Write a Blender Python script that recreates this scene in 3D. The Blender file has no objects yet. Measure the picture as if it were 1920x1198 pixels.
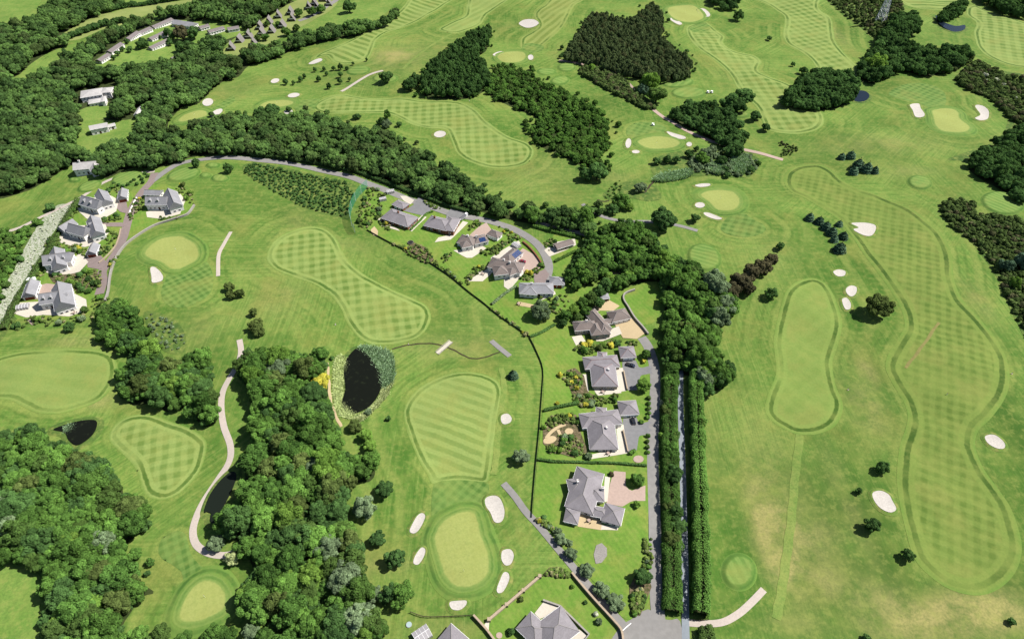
import bpy, math, random
import numpy as np
from mathutils import Vector

# ------------------------------------------------------------------ camera, sky, sun, exposure
scene = bpy.context.scene
C = scene.collection
FPX, PITCH, CAM_H = 1200.0, math.radians(44.0), 250.0      # focal length in photo pixels, tilt below the horizon, height (m)
cam_d = bpy.data.cameras.new('camera'); cam = bpy.data.objects.new('camera', cam_d); C.objects.link(cam)
cam_d.sensor_width = 36.0; cam_d.lens = FPX / 1920.0 * 36.0
cam_d.clip_start = 1.0; cam_d.clip_end = 20000.0
cam.location = (0, 0, CAM_H); cam.rotation_euler = (math.pi / 2 - PITCH, 0, 0)
scene.camera = cam
SUN_AZ = (1.0, 0.22); SUN_EL = math.radians(51.0)
w = bpy.data.worlds.new('World'); scene.world = w; w.use_nodes = True
wn = w.node_tree.nodes; wl = w.node_tree.links
sky = wn.new('ShaderNodeTexSky'); sky.sky_type = 'NISHITA'; sky.sun_disc = False
sky.sun_elevation = SUN_EL; sky.sun_rotation = math.atan2(SUN_AZ[0], SUN_AZ[1])
wl.new(sky.outputs[0], wn['Background'].inputs[0]); wn['Background'].inputs[1].default_value = 0.055
sun_d = bpy.data.lights.new('sun', 'SUN'); sun = bpy.data.objects.new('sun', sun_d); C.objects.link(sun)
sun_d.energy = 4.8; sun_d.angle = math.radians(0.5); sun_d.color = (1.0, 0.955, 0.88)
_a = np.array([SUN_AZ[0], SUN_AZ[1]]); _a = _a / np.linalg.norm(_a)
sdir = Vector((_a[0] * math.cos(SUN_EL), _a[1] * math.cos(SUN_EL), math.sin(SUN_EL)))
sun.rotation_euler = (-sdir).to_track_quat('-Z', 'Y').to_euler(); sun.location = sdir * 600
scene.view_settings.view_transform = 'Standard'; scene.view_settings.look = 'None'
scene.view_settings.gamma = 1.0; scene.view_settings.use_curve_mapping = False
scene.view_settings.exposure = 1.06
rng = np.random.default_rng(7); random.seed(7)

# ------------------------------------------------------------------ terrain height and photo-to-ground lookup
def H(x, y):
    x = np.asarray(x, float); y = np.asarray(y, float)
    return (2.6 * np.sin(x / 95 + 1.0) * np.cos(y / 120 + .5) + 1.3 * np.sin(x / 47 + y / 61)
            + 1.0 * np.sin(x / 19 + 1.3 * np.sin(y / 43)) * np.cos(y / 23) + .42 * np.sin(x / 7.5 + 1.7 * np.sin(y / 31)) * np.sin(y / 8.7 + 1.5 * np.sin(x / 29)) + 1.2 * np.sin(y / 70 + x / 210 + 2))
COSP, SINP = math.cos(PITCH), math.sin(PITCH)
def G(px, py, h=0.0):
    """ground point (x, y, z) under photo pixel, for something h metres above the ground"""
    dx = px - 960.0; u = 599.0 - py
    d = np.array([dx, u * SINP + FPX * COSP, u * COSP - FPX * SINP])
    z = 0.0
    for _ in range(12):
        t = (z + h - CAM_H) / d[2]
        x, y = dx * t, d[1] * t
        z = float(H(x, y))
    return np.array([x, y, z])
def GP(pts, h=0.0):
    return np.array([G(p[0], p[1], h)[:2] for p in pts])
def ppm(px, py):
    p = G(px, py)
    return FPX / (p[1] * COSP + (CAM_H - p[2]) * SINP)

def smooth(P, n=6, closed=True):
    P = np.asarray(P, float); N = len(P); out = []
    if closed:
        for i in range(N):
            a, b, c, d = P[i - 1], P[i], P[(i + 1) % N], P[(i + 2) % N]
            for k in range(n):
                t = k / n
                out.append(.5 * ((2 * b) + (c - a) * t + (2 * a - 5 * b + 4 * c - d) * t * t + (3 * b - a - 3 * c + d) * t ** 3))
    else:
        for i in range(N - 1):
            a, b, c, d = P[max(i - 1, 0)], P[i], P[i + 1], P[min(i + 2, N - 1)]
            for k in range(n):
                t = k / n
                out.append(.5 * ((2 * b) + (c - a) * t + (2 * a - 5 * b + 4 * c - d) * t * t + (3 * b - a - 3 * c + d) * t ** 3))
        out.append(P[-1])
    return np.array(out)

def sdf(P, X):
    """signed distance (+ inside) of points X to closed polygon P, and nearest points"""
    A = P; B = np.roll(P, -1, 0); E = B - A; ee = (E ** 2).sum(1) + 1e-12
    D = np.empty(len(X)); Q = np.empty_like(X)
    for s in range(0, len(X), 6000):
        x = X[s:s + 6000]
        d = x[:, None] - A[None]
        t = np.clip((d * E[None]).sum(2) / ee, 0, 1)
        q = A[None] + t[..., None] * E[None]
        d2 = ((x[:, None] - q) ** 2).sum(2); k = d2.argmin(1)
        Q[s:s + 6000] = q[np.arange(len(x)), k]
        cond = (A[None, :, 1] > x[:, None, 1]) != (B[None, :, 1] > x[:, None, 1])
        with np.errstate(divide='ignore', invalid='ignore'):
            xi = A[None, :, 0] + (x[:, None, 1] - A[None, :, 1]) / (B[None, :, 1] - A[None, :, 1]) * E[None, :, 0]
        ins = (cond & (x[:, None, 0] < xi)).sum(1) % 2 == 1
        D[s:s + 6000] = np.sqrt(d2.min(1)) * np.where(ins, 1, -1)
    return D, Q

# ------------------------------------------------------------------ mesh helpers
def mesh_np(name, V, F, smooth_shade=False, attrs=None):
    me = bpy.data.meshes.new(name); V = np.asarray(V, np.float32); F = np.asarray(F, np.int32)
    k = F.shape[1]
    me.vertices.add(len(V)); me.vertices.foreach_set('co', V.ravel())
    me.loops.add(F.size); me.loops.foreach_set('vertex_index', F.ravel())
    me.polygons.add(len(F)); me.polygons.foreach_set('loop_start', np.arange(0, F.size, k, dtype=np.int32))
    me.polygons.foreach_set('loop_total', np.full(len(F), k, np.int32))
    if smooth_shade: me.polygons.foreach_set('use_smooth', np.ones(len(F), bool))
    for an, av in (attrs or {}).items():
        a = me.attributes.new(an, 'FLOAT', 'POINT'); a.data.foreach_set('value', np.asarray(av, np.float32))
    me.update(calc_edges=True)
    return me

class MB:
    """collects faces and links them as one mesh object"""
    def __init__(s): s.v = []; s.f = []
    def add(s, vs, fs):
        o = len(s.v); s.v += [tuple(v) for v in vs]; s.f += [tuple(i + o for i in f) for f in fs]; return s
    def box(s, c, size, rz=0.0, taper=1.0):
        hx, hy, hz = size[0] / 2, size[1] / 2, size[2] / 2; ca, sa = math.cos(rz), math.sin(rz); vs = []
        for z, k in ((-hz, 1), (hz, taper)):
            for x, y in ((-hx, -hy), (hx, -hy), (hx, hy), (-hx, hy)):
                x *= k; y *= k
                vs.append((c[0] + x * ca - y * sa, c[1] + x * sa + y * ca, c[2] + z))
        return s.add(vs, [(0, 3, 2, 1), (4, 5, 6, 7), (0, 1, 5, 4), (1, 2, 6, 5), (2, 3, 7, 6), (3, 0, 4, 7)])
    def bar(s, a, b, r, n=4, r2=None):
        a = Vector(a); b = Vector(b); d = (b - a); q = d.to_track_quat('Z', 'Y'); r2 = r if r2 is None else r2; vs = []
        for p, rr in ((a, r), (b, r2)):
            for i in range(n):
                t = 2 * math.pi * (i + .5) / n
                vs.append(p + q @ Vector((rr * math.cos(t), rr * math.sin(t), 0)))
        fs = [(i, (i + 1) % n, n + (i + 1) % n, n + i) for i in range(n)] + [tuple(range(n - 1, -1, -1)), tuple(range(n, 2 * n))]
        return s.add(vs, fs)
    def mesh(s, name):
        me = bpy.data.meshes.new(name); me.from_pydata(s.v, [], s.f); me.update(); return me
    def build(s, name, mat, parent=None):
        return link(name, s.mesh(name), mat, parent)

def link(name, me, mat=None, parent=None):
    o = bpy.data.objects.new(name, me); C.objects.link(o)
    if mat is not None and len(me.materials) == 0: me.materials.append(mat)
    if parent is not None: o.parent = parent
    return o
def tag(o, label=None, cat=None, group=None, kind=None):
    if label: o['label'] = label
    if cat: o['category'] = cat
    if group: o['group'] = group
    if kind: o['kind'] = kind
    return o
def empty(name, loc, rz=0.0):
    o = bpy.data.objects.new(name, None); C.objects.link(o); o.location = loc; o.rotation_euler = (0, 0, rz)
    o.empty_display_size = .5
    return o
def copy_obj(o, parent=None):
    c = o.copy(); C.objects.link(c); c.parent = parent
    return c

# ------------------------------------------------------------------ materials
def srgb(r, g, b, k=1.0):
    f = lambda c: (c / 255 / 12.92 if c <= 10 else ((c / 255 + .055) / 1.055) ** 2.4)
    return tuple(min(.9, f(c) / k) for c in (r, g, b))
KX = 2.55           # how much brighter a sunlit surface looks in the photograph than its base colour
def alb(r, g, b): return srgb(r, g, b, KX)
class NT:
    def __init__(s, name, rough=.9, spec=.15):
        s.m = bpy.data.materials.new(name); s.m.use_nodes = True; s.t = s.m.node_tree; s.n = s.t.nodes; s.l = s.t.links
        s.b = s.n['Principled BSDF']; s.b.inputs['Roughness'].default_value = rough; s.b.inputs['Specular IOR Level'].default_value = spec
    def node(s, t, **kw):
        n = s.n.new(t)
        for k, v in kw.items(): setattr(n, k, v)
        return n
    def put(s, sock, v):
        if hasattr(v, 'is_output') or isinstance(v, bpy.types.NodeSocket): s.l.new(v, sock)
        else:
            if isinstance(v, tuple) and len(v) == 3 and sock.type == 'RGBA': v = (*v, 1)
            sock.default_value = v
    def math(s, op, a, b=None, c=None, clamp=False):
        n = s.node('ShaderNodeMath', operation=op, use_clamp=clamp); s.put(n.inputs[0], a)
        if b is not None: s.put(n.inputs[1], b)
        if c is not None: s.put(n.inputs[2], c)
        return n.outputs[0]
    def mix(s, fac, a, b, mode='MIX'):
        n = s.node('ShaderNodeMix', data_type='RGBA', blend_type=mode); s.put(n.inputs[0], fac); s.put(n.inputs[6], a); s.put(n.inputs[7], b)
        return n.outputs[2]
    def pos(s): return s.node('ShaderNodeNewGeometry').outputs['Position']
    def vmul(s, v, k):
        n = s.node('ShaderNodeVectorMath', operation='MULTIPLY'); s.put(n.inputs[0], v); s.put(n.inputs[1], k); return n.outputs[0]
    def dot(s, v, k):
        n = s.node('ShaderNodeVectorMath', operation='DOT_PRODUCT'); s.put(n.inputs[0], v); s.put(n.inputs[1], k); return n.outputs['Value']
    def noise(s, vec, scale, detail=3, rough=.55):
        n = s.node('ShaderNodeTexNoise'); s.put(n.inputs['Vector'], vec); n.inputs['Scale'].default_value = scale
        n.inputs['Detail'].default_value = detail; n.inputs['Roughness'].default_value = rough; return n.outputs['Fac']
    def ramp(s, f, lo, hi):
        n = s.node('ShaderNodeMapRange', interpolation_type='SMOOTHSTEP'); s.put(n.inputs[0], f); n.inputs[1].default_value = lo; n.inputs[2].default_value = hi
        return n.outputs[0]
    def attr(s, name):
        n = s.node('ShaderNodeAttribute', attribute_name=name); return n.outputs['Fac']
    def col(s, c): s.put(s.b.inputs['Base Color'], c); return s.m
    def bump(s, f, strength=.4, dist=.1):
        n = s.node('ShaderNodeBump'); s.put(n.inputs['Height'], f); n.inputs['Strength'].default_value = strength; n.inputs['Distance'].default_value = dist
        s.l.new(n.outputs[0], s.b.inputs['Normal'])

def mat_plain(name, c, var=.25, scale=1.2, rough=.85, spec=.2, c2=None):
    t = NT(name, rough, spec); p = t.pos()
    f = t.noise(p, scale, 4); g = t.noise(p, scale * .13, 2)
    c2 = c2 or tuple(x * (1 - var) for x in c)
    m = t.mix(t.ramp(f, .3, .7), c, c2)
    m = t.mix(t.math('MULTIPLY', t.ramp(g, .4, .7), .35), m, tuple(x * (1 - var) for x in c))
    return t.col(m)

def turf_detail(t, p, base, mottle=.16):
    """clump-scale mottling shared by all grass"""
    f = t.noise(p, 1.1, 4, .75); g = t.noise(p, .11, 4, .6); h = t.noise(p, .33, 4, .7)
    m = t.mix(t.math('MULTIPLY', t.ramp(f, .3, .72), mottle * 2.4), base, (.030, .060, .012))
    m = t.mix(t.math('MULTIPLY', t.ramp(h, .46, .68), mottle * 1.8), m, alb(178, 182, 98))
    m = t.mix(t.math('MULTIPLY', t.ramp(g, .42, .70), .24), m, alb(172, 178, 92))
    m = t.mix(t.math('MULTIPLY', t.ramp(h, .44, .26), mottle * 1.4), m, alb(84, 124, 54))
    hs = t.node('ShaderNodeHueSaturation'); hs.inputs['Saturation'].default_value = .99; hs.inputs['Hue'].default_value = .508; hs.inputs['Value'].default_value = 1.10; t.put(hs.inputs['Color'], m)
    return hs.outputs[0]

def mat_fairway(name, c1, c2, wdt, ang, check=True, contrast=1.0, band=True, bandw=2.3, cband=None, cdark=None):
    t = NT(name, .92, .1); p = t.pos()
    wob = t.math('MULTIPLY', t.math('SUBTRACT', t.noise(p, .08, 3), .5), 2.6)
    def wave(a):
        u = t.math('ADD', t.dot(p, (math.cos(a), math.sin(a), 0)), wob)
        s_ = t.math('SINE', t.math('MULTIPLY', u, math.pi / wdt))
        return t.math('MULTIPLY_ADD', t.math('MAXIMUM', t.math('MINIMUM', t.math('MULTIPLY', s_, 2.2), 1.0), -1.0), .5, .5)
    a = wave(ang + math.pi / 2)
    if check:
        b = wave(ang)
        f = t.math('MULTIPLY_ADD', t.math('ADD', a, b), .42, t.math('MULTIPLY', t.math('MULTIPLY', a, b), .16))
    else: f = a
    f = t.math('MULTIPLY', f, t.math('MULTIPLY', t.math('MULTIPLY_ADD', t.ramp(t.noise(p, .022, 2), .32, .58), .6, .4), contrast))
    m = t.mix(f, c1, c2)
    m = t.mix(t.math('MULTIPLY', t.ramp(t.noise(p, .05, 4, .6), .48, .68), .4), m, alb(172, 172, 92))
    if band:
        d = t.math('ADD', t.attr('d'), t.math('ADD', t.math('MULTIPLY', t.math('SUBTRACT', t.noise(p, .5, 2), .5), .9), t.math('MULTIPLY', t.math('SUBTRACT', t.noise(p, .045, 2), .5), 1.8)))
        cb = cband or tuple(x * 1.06 for x in c1); cd = cdark or tuple(x * .78 for x in c2)
        inb = t.ramp(d, 2.7 * bandw - .5, 2.7 * bandw + .5)
        m = t.mix(t.math('MULTIPLY', t.math('SUBTRACT', 1.0, inb), .8), m, cb)
        dk = t.math('MULTIPLY', t.ramp(d, bandw * .85 - .3, bandw * .85 + .3), t.math('SUBTRACT', 1.0, t.ramp(d, 1.75 * bandw - .35, 1.75 * bandw + .35)))
        brk = t.math('MULTIPLY_ADD', t.ramp(t.noise(p, .03, 3), .34, .58), .85, .15)
        m = t.mix(t.math('MULTIPLY', dk, brk), m, cd)
        # the outermost metre grades into the rough
        edge = t.math('MULTIPLY', t.math('SUBTRACT', 1.0, t.ramp(d, 0.0, bandw * .8)), t.math('MULTIPLY_ADD', t.ramp(t.noise(p, .06, 3), .35, .6), .6, .35))
        m = t.mix(edge, m, alb(132, 164, 72))
    m = turf_detail(t, p, m, .10)
    return t.col(m)

def mat_ground():
    t = NT('rough_grass', .95, .08); p = t.pos()
    base = t.mix(t.ramp(t.noise(p, .012, 4, .6), .34, .64), alb(96, 138, 50), alb(150, 180, 84))
    # mower passes: long narrow streaks whose direction turns with the land
    s1 = t.noise(t.vmul(p, (.75, .014, 0.0)), 1.0, 4, .65); s2 = t.noise(t.vmul(p, (.014, .75, 0.0)), 1.0, 4, .65)
    rot = t.node('ShaderNodeVectorRotate', rotation_type='Z_AXIS'); t.put(rot.inputs['Vector'], p); rot.inputs['Angle'].default_value = .75
    s3 = t.noise(t.vmul(rot.outputs[0], (.75, .014, 0.0)), 1.0, 4, .65)
    w1 = t.ramp(t.noise(p, .006, 1), .42, .52); w2 = t.ramp(t.noise(p, .0074, 1), .50, .58)
    def fmix(f, a, b):
        n = t.node('ShaderNodeMix', data_type='FLOAT'); t.put(n.inputs[0], f); t.put(n.inputs[2], a); t.put(n.inputs[3], b); return n.outputs[0]
    st = fmix(w2, fmix(w1, s1, s3), s2)
    near_r = t.math('MULTIPLY', t.ramp(t.dot(p, (1, 0, 0)), 66, 100), t.math('SUBTRACT', 1.0, t.ramp(t.dot(p, (0, 1, 0)), 290, 360)))   # the driving range is mown up and down
    st = fmix(near_r, st, t.noise(t.vmul(p, (1.0, .012, 0.0)), 1.0, 4, .7))
    base = t.mix(t.math('MULTIPLY', t.ramp(st, .44, .60), .55), base, alb(86, 126, 44))
    base = t.mix(t.math('MULTIPLY', t.math('SUBTRACT', 1.0, t.ramp(st, .32, .46)), .45), base, alb(176, 190, 104))
    fd = t.math('ADD', t.attr('fd'), t.math('MULTIPLY', t.noise(p, .05, 3), 5.0))
    rg = t.math('SINE', t.math('MULTIPLY', fd, 2 * math.pi / 4.6)); rg2 = t.math('SINE', t.math('MULTIPLY', fd, 2 * math.pi / 13.0))
    wr = t.math('MULTIPLY', t.ramp(t.noise(p, .018, 2), .40, .60), t.math('SUBTRACT', 1.0, t.ramp(t.attr('fd'), 22, 45)))
    base = t.mix(t.math('MULTIPLY', t.math('MULTIPLY', t.ramp(rg, -.1, .9), wr), .55), base, alb(84, 124, 44))
    base = t.mix(t.math('MULTIPLY', t.math('MULTIPLY', t.ramp(rg2, .1, .9), wr), .5), base, alb(176, 188, 98))
    base = t.mix(t.math('MULTIPLY', t.ramp(t.noise(p, .03, 5, .65), .50, .68), .6), base, alb(164, 166, 84))
    base = t.mix(t.math('MULTIPLY', t.attr('dark'), t.math('MULTIPLY_ADD', t.ramp(t.noise(p, .045, 4, .6), .3, .6), .5, .55)), base, alb(80, 116, 40))
    dn = t.math('MULTIPLY', t.attr('dry'), t.math('MULTIPLY_ADD', t.ramp(t.noise(p, .09, 5, .65), .3, .6), .85, .3))
    base = t.mix(dn, base, alb(192, 180, 116))
    base = turf_detail(t, p, base, .2)
    return t.col(base)

def mat_leaf(name, c, c2, hue=.5, trans=.22, tint=None):
    """foliage: colour drifts per tree (object random), per bough and per leaf (mesh attribute)"""
    m = bpy.data.materials.new(name); m.use_nodes = True; t = NT.__new__(NT); t.m = m; t.t = m.node_tree; t.n = t.t.nodes; t.l = t.t.links
    t.n.clear(); out = t.node('ShaderNodeOutputMaterial')
    oi = t.node('ShaderNodeObjectInfo').outputs['Random']
    lc = t.attr('lc')
    f = t.math('ADD', t.math('MULTIPLY', oi, hue), t.math('MULTIPLY', lc, 1 - hue))
    colr = t.mix(f, c, c2)
    if tint:   # a few trees of another leaf colour
        colr = t.mix(t.math('MULTIPLY', t.ramp(t.math('FRACT', t.math('MULTIPLY', oi, 7.31)), .78, .94), .7), colr, tint)
    br = t.math('MULTIPLY_ADD', t.math('FRACT', t.math('MULTIPLY', oi, 13.7)), .4, .8)
    br = t.math('MULTIPLY', br, t.math('MULTIPLY_ADD', lc, .9, .55))
    colr = t.mix(1.0, colr, br, 'MULTIPLY')
    hs = t.node('ShaderNodeHueSaturation'); hs.inputs['Saturation'].default_value = .97; hs.inputs['Value'].default_value = 1.42; t.put(hs.inputs['Color'], colr); colr = hs.outputs[0]
    d = t.node('ShaderNodeBsdfDiffuse'); t.put(d.inputs[0], colr)
    tr = t.node('ShaderNodeBsdfTranslucent'); t.put(tr.inputs[0], t.mix(1.0, colr, (1.2, 1.25, .6), 'MULTIPLY'))
    mx = t.node('ShaderNodeMixShader'); mx.inputs[0].default_value = trans
    t.l.new(d.outputs[0], mx.inputs[1]); t.l.new(tr.outputs[0], mx.inputs[2]); t.l.new(mx.outputs[0], out.inputs[0])
    return m

M = {}
M['rough'] = mat_ground()
FG = dict(c1=alb(170, 188, 104), c2=alb(112, 142, 60))
M['green'] = mat_fairway('putting_turf', alb(190, 196, 112), alb(178, 188, 102), 1.6, .4, True, .5, True, 1.0, cband=alb(128, 162, 78), cdark=alb(112, 148, 66))
M['tee'] = mat_fairway('tee_turf', alb(146, 178, 92), alb(106, 146, 66), 1.7, .5, False, .8, True, .55)
M['approach'] = mat_fairway('approach_turf', alb(126, 166, 92), alb(84, 130, 64), 1.7, .7, True, 1.0, True, 1.0)
M['sand'] = mat_plain('bunker_sand', (.38, .355, .325), .2, 1.4, .95, .1)
t = NT('bunker_lip', .95, .1); p = t.pos()
M['lip'] = t.col(turf_detail(t, p, t.mix(t.ramp(t.noise(p, .35, 3), .45, .7), alb(124, 156, 68), alb(170, 164, 96)), .2))
M['asphalt'] = mat_plain('worn_asphalt', alb(176, 173, 170), .14, .5, .9, .2)
M['asphalt2'] = mat_plain('drive_asphalt', alb(162, 162, 164), .14, .6, .9, .2)
M['pinkroad'] = mat_plain('pinkish_asphalt', alb(176, 158, 154), .14, .6, .9, .2)
M['gravel'] = mat_plain('gravel', alb(238, 224, 212), .14, 1.5, .95, .1)
M['bluetrack'] = mat_plain('wet_lane', alb(168, 178, 188), .16, .7, .7, .3)
M['pave'] = mat_plain('pale_paving', alb(255, 246, 228), .10, 1.2, .9, .2)
M['pinkpave'] = mat_plain('pink_paving', alb(222, 196, 182), .12, 1.0, .9, .2)
M['cream'] = mat_plain('cream_gravel', alb(240, 216, 172), .10, 1.5, .95, .1)
M['grey_stone'] = mat_plain('grey_slabs', alb(190, 184, 178), .3, 2.5, .9, .2)
t = NT('lawn_grass', .95, .1); p = t.pos()
st = t.ramp(t.math('SINE', t.math('MULTIPLY', t.dot(p, (.86, .5, 0)), 2.6)), -.4, .4)
lw = t.mix(t.math('MULTIPLY', st, .35), alb(134, 172, 66), alb(110, 152, 52))
lw = t.mix(t.math('MULTIPLY', t.ramp(t.noise(p, .09, 4), .45, .68), .6), lw, alb(168, 172, 82))
M['lawn'] = t.col(turf_detail(t, p, lw, .16))
t = NT('meadow_grass', .95, .1); p = t.pos()
M['meadow'] = t.col(turf_detail(t, p, t.mix(t.ramp(t.noise(p, .05, 5), .35, .65), alb(128, 164, 70), alb(150, 178, 84)), .22))
t = NT('hay_field', .95, .1); p = t.pos()
M['hay'] = t.col(turf_detail(t, p, t.mix(t.ramp(t.noise(p, .04, 5), .35, .65), alb(176, 184, 112), alb(158, 172, 96)), .15))
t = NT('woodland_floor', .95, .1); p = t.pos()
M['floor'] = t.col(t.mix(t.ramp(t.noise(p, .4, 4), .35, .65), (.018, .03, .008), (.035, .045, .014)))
t = NT('scrub_ground', .95, .1); p = t.pos()
M['scrub_ground'] = t.col(turf_detail(t, p, t.mix(t.ramp(t.noise(p, .25, 5, .7), .35, .65), alb(84, 114, 52), alb(116, 142, 66)), .3))
t = NT('daisy_bank', .95, .1); p = t.pos()
M['daisy'] = t.col(t.mix(t.ramp(t.noise(p, 1.1, 6, .8), .42, .56), alb(128, 154, 92), alb(232, 232, 216)))
t = NT('planting_bed', .95, .1); p = t.pos()
M['bed'] = t.col(t.mix(t.ramp(t.noise(p, .9, 4, .7), .4, .6), alb(96, 98, 62), alb(150, 132, 106)))
t = NT('dark_water', .2, .08)
M['water'] = t.col((.008, .011, .008))
t = NT('pond_weed_water', .3, .08); p = t.pos()
M['weedwater'] = t.col(t.mix(t.ramp(t.noise(p, .35, 5, .7), .55, .72), (.005, .006, .004), (.014, .018, .009)))
t = NT('blue_water', .2, .1)
M['bluewater'] = t.col((.006, .010, .018))
M['stonewall'] = mat_plain('pale_stone', alb(206, 200, 190), .25, 1.5, .9, .2)
M['tanwall'] = mat_plain('tan_stone', alb(226, 204, 176), .2, 1.5, .9, .2)
M['timber'] = mat_plain('weathered_timber', alb(128, 112, 92), .3, 3, .9, .2)
M['fence'] = mat_plain('dark_green_fence', (.030, .045, .022), .3, 2, .8, .2)
M['white'] = mat_plain('white_render', (.62, .60, .58), .06, .6, .8, .25)
M['wallstone'] = mat_plain('cream_render', alb(232, 218, 200), .10, .7, .85, .2)
M['brick'] = mat_plain('red_brick', alb(176, 120, 92), .3, 1.6, .9, .2)
M['frame'] = mat_plain('white_frame', (.78, .78, .78), .05, 2, .5, .4)
t = NT('window_glass', .06, .6); M['glass'] = t.col((.012, .015, .02))
t = NT('conservatory_glass', .1, .6); M['paleglass'] = t.col(alb(206, 202, 204))
def mat_roof(name, c):
    t = NT(name, .8, .25); tc = t.pos()
    oi = t.node('ShaderNodeObjectInfo').outputs['Random']
    sepz = t.dot(tc, (0, 0, 1)); crs = t.ramp(t.math('SINE', t.math('MULTIPLY', sepz, 2 * math.pi / .34)), -.2, .6)
    f = t.noise(tc, 1.6, 5, .7); g = t.noise(tc, .25, 3)
    m = t.mix(t.ramp(f, .32, .68), c, tuple(x * .80 for x in c))
    m = t.mix(t.math('MULTIPLY', crs, .14), m, tuple(x * .6 for x in c))
    m = t.mix(t.math('MULTIPLY', t.ramp(g, .45, .7), .4), m, tuple(min(.8, x * 1.22) for x in c))
    return t.col(m)
M['slate'] = mat_roof('grey_slate', alb(176, 170, 176))
M['slateb'] = mat_roof('blue_slate', alb(184, 184, 190))
M['tileb'] = mat_roof('brown_grey_tile', alb(160, 146, 140))
M['ridge_pink'] = mat_plain('pinkish_ridge_tile', alb(190, 160, 160), .15, 2)
M['ridge_grey'] = mat_plain('pale_ridge_tile', alb(186, 180, 178), .15, 2)
M['solar'] = NT('solar_glass', .12, .6).col((.012, .03, .10))
M['door'] = mat_plain('painted_door', alb(92, 60, 52), .2, 2, .6)
M['reddoor'] = mat_plain('red_garage_door', alb(176, 84, 60), .15, 2, .6)
M['bark'] = mat_plain('bark', (.06, .045, .03), .4, 3, .95, .1)
M['steel'] = mat_plain('galvanised_steel', (.62, .63, .65), .2, 3, .5, .4)
M['tyre'] = mat_plain('tyre', (.012, .012, .012), .2, 8)
M['lamp'] = NT('headlight', .1, .5).col((.7, .7, .7))
M['flag'] = NT('flag_yellow', .7, .1).col((.75, .6, .08))

L_dark = alb(58, 92, 42); L_mid = alb(84, 122, 52); L_light = alb(122, 160, 64)
M['leaf'] = mat_leaf('leaf_green', tuple(1.5 * x for x in alb(54, 84, 38)), tuple(1.65 * x for x in alb(100, 138, 58)), .6, .22, tint=tuple(1.35 * x for x in alb(78, 98, 50)))
M['leaf_far'] = mat_leaf('leaf_valley_green', tuple(1.8 * x for x in alb(52, 76, 42)), tuple(2.0 * x for x in alb(92, 122, 60)), .7, .2, tint=tuple(1.4 * x for x in alb(78, 92, 54)))
M['leaf_dark'] = mat_leaf('leaf_dark_green', tuple(1.9 * x for x in alb(50, 76, 40)), tuple(2.0 * x for x in alb(74, 104, 52)), .5, .2)
M['leaf_bright'] = mat_leaf('leaf_bright_green', tuple(1.45 * x for x in alb(92, 130, 50)), tuple(1.45 * x for x in alb(122, 154, 66)), .5, .3)
M['leaf_olive'] = mat_leaf('leaf_olive_brown', tuple(1.4 * x for x in alb(74, 92, 46)), tuple(1.5 * x for x in alb(100, 116, 60)), .5, .2)
M['leaf_grey'] = mat_leaf('leaf_grey_green', tuple(1.5 * x for x in alb(92, 112, 80)), tuple(1.5 * x for x in alb(120, 140, 102)), .5, .2)
M['leaf_gold'] = mat_leaf('leaf_golden', tuple(1.5 * x for x in alb(150, 154, 50)), tuple(1.5 * x for x in alb(190, 180, 66)), .4, .2)
M['leaf_purple'] = mat_leaf('leaf_copper_purple', tuple(1.3 * x for x in alb(70, 70, 50)), tuple(1.4 * x for x in alb(92, 88, 62)), .4, .1)
M['leaf_pine'] = mat_leaf('needle_dark', tuple(2.0 * x for x in alb(60, 76, 46)), tuple(2.2 * x for x in alb(88, 102, 64)), .5, .15, tint=tuple(1.8 * x for x in alb(92, 94, 62)))
M['leaf_blue'] = mat_leaf('needle_blue', tuple(1.4 * x for x in alb(58, 84, 62)), tuple(1.6 * x for x in alb(92, 118, 92)), .4, .1)
M['leaf_heath'] = mat_leaf('gorse_and_heath', tuple(1.4 * x for x in alb(62, 80, 44)), tuple(1.6 * x for x in alb(92, 112, 58)), .6, .1, tint=tuple(1.4 * x for x in alb(100, 92, 72)))
M['leaf_reed'] = mat_leaf('reed_teal', tuple(1.9 * x for x in alb(100, 128, 92)), tuple(2.1 * x for x in alb(128, 152, 116)), .3, .2)
M['leaf_pale'] = mat_leaf('bank_flowers_pale', tuple(1.8 * x for x in alb(148, 166, 104)), tuple(1.5 * x for x in alb(186, 194, 138)), .3, .2)
M['leaf_white'] = mat_leaf('white_blossom', tuple(1.2 * x for x in alb(150, 170, 120)), tuple(1.2 * x for x in alb(240, 238, 226)), .3, .2)
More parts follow.
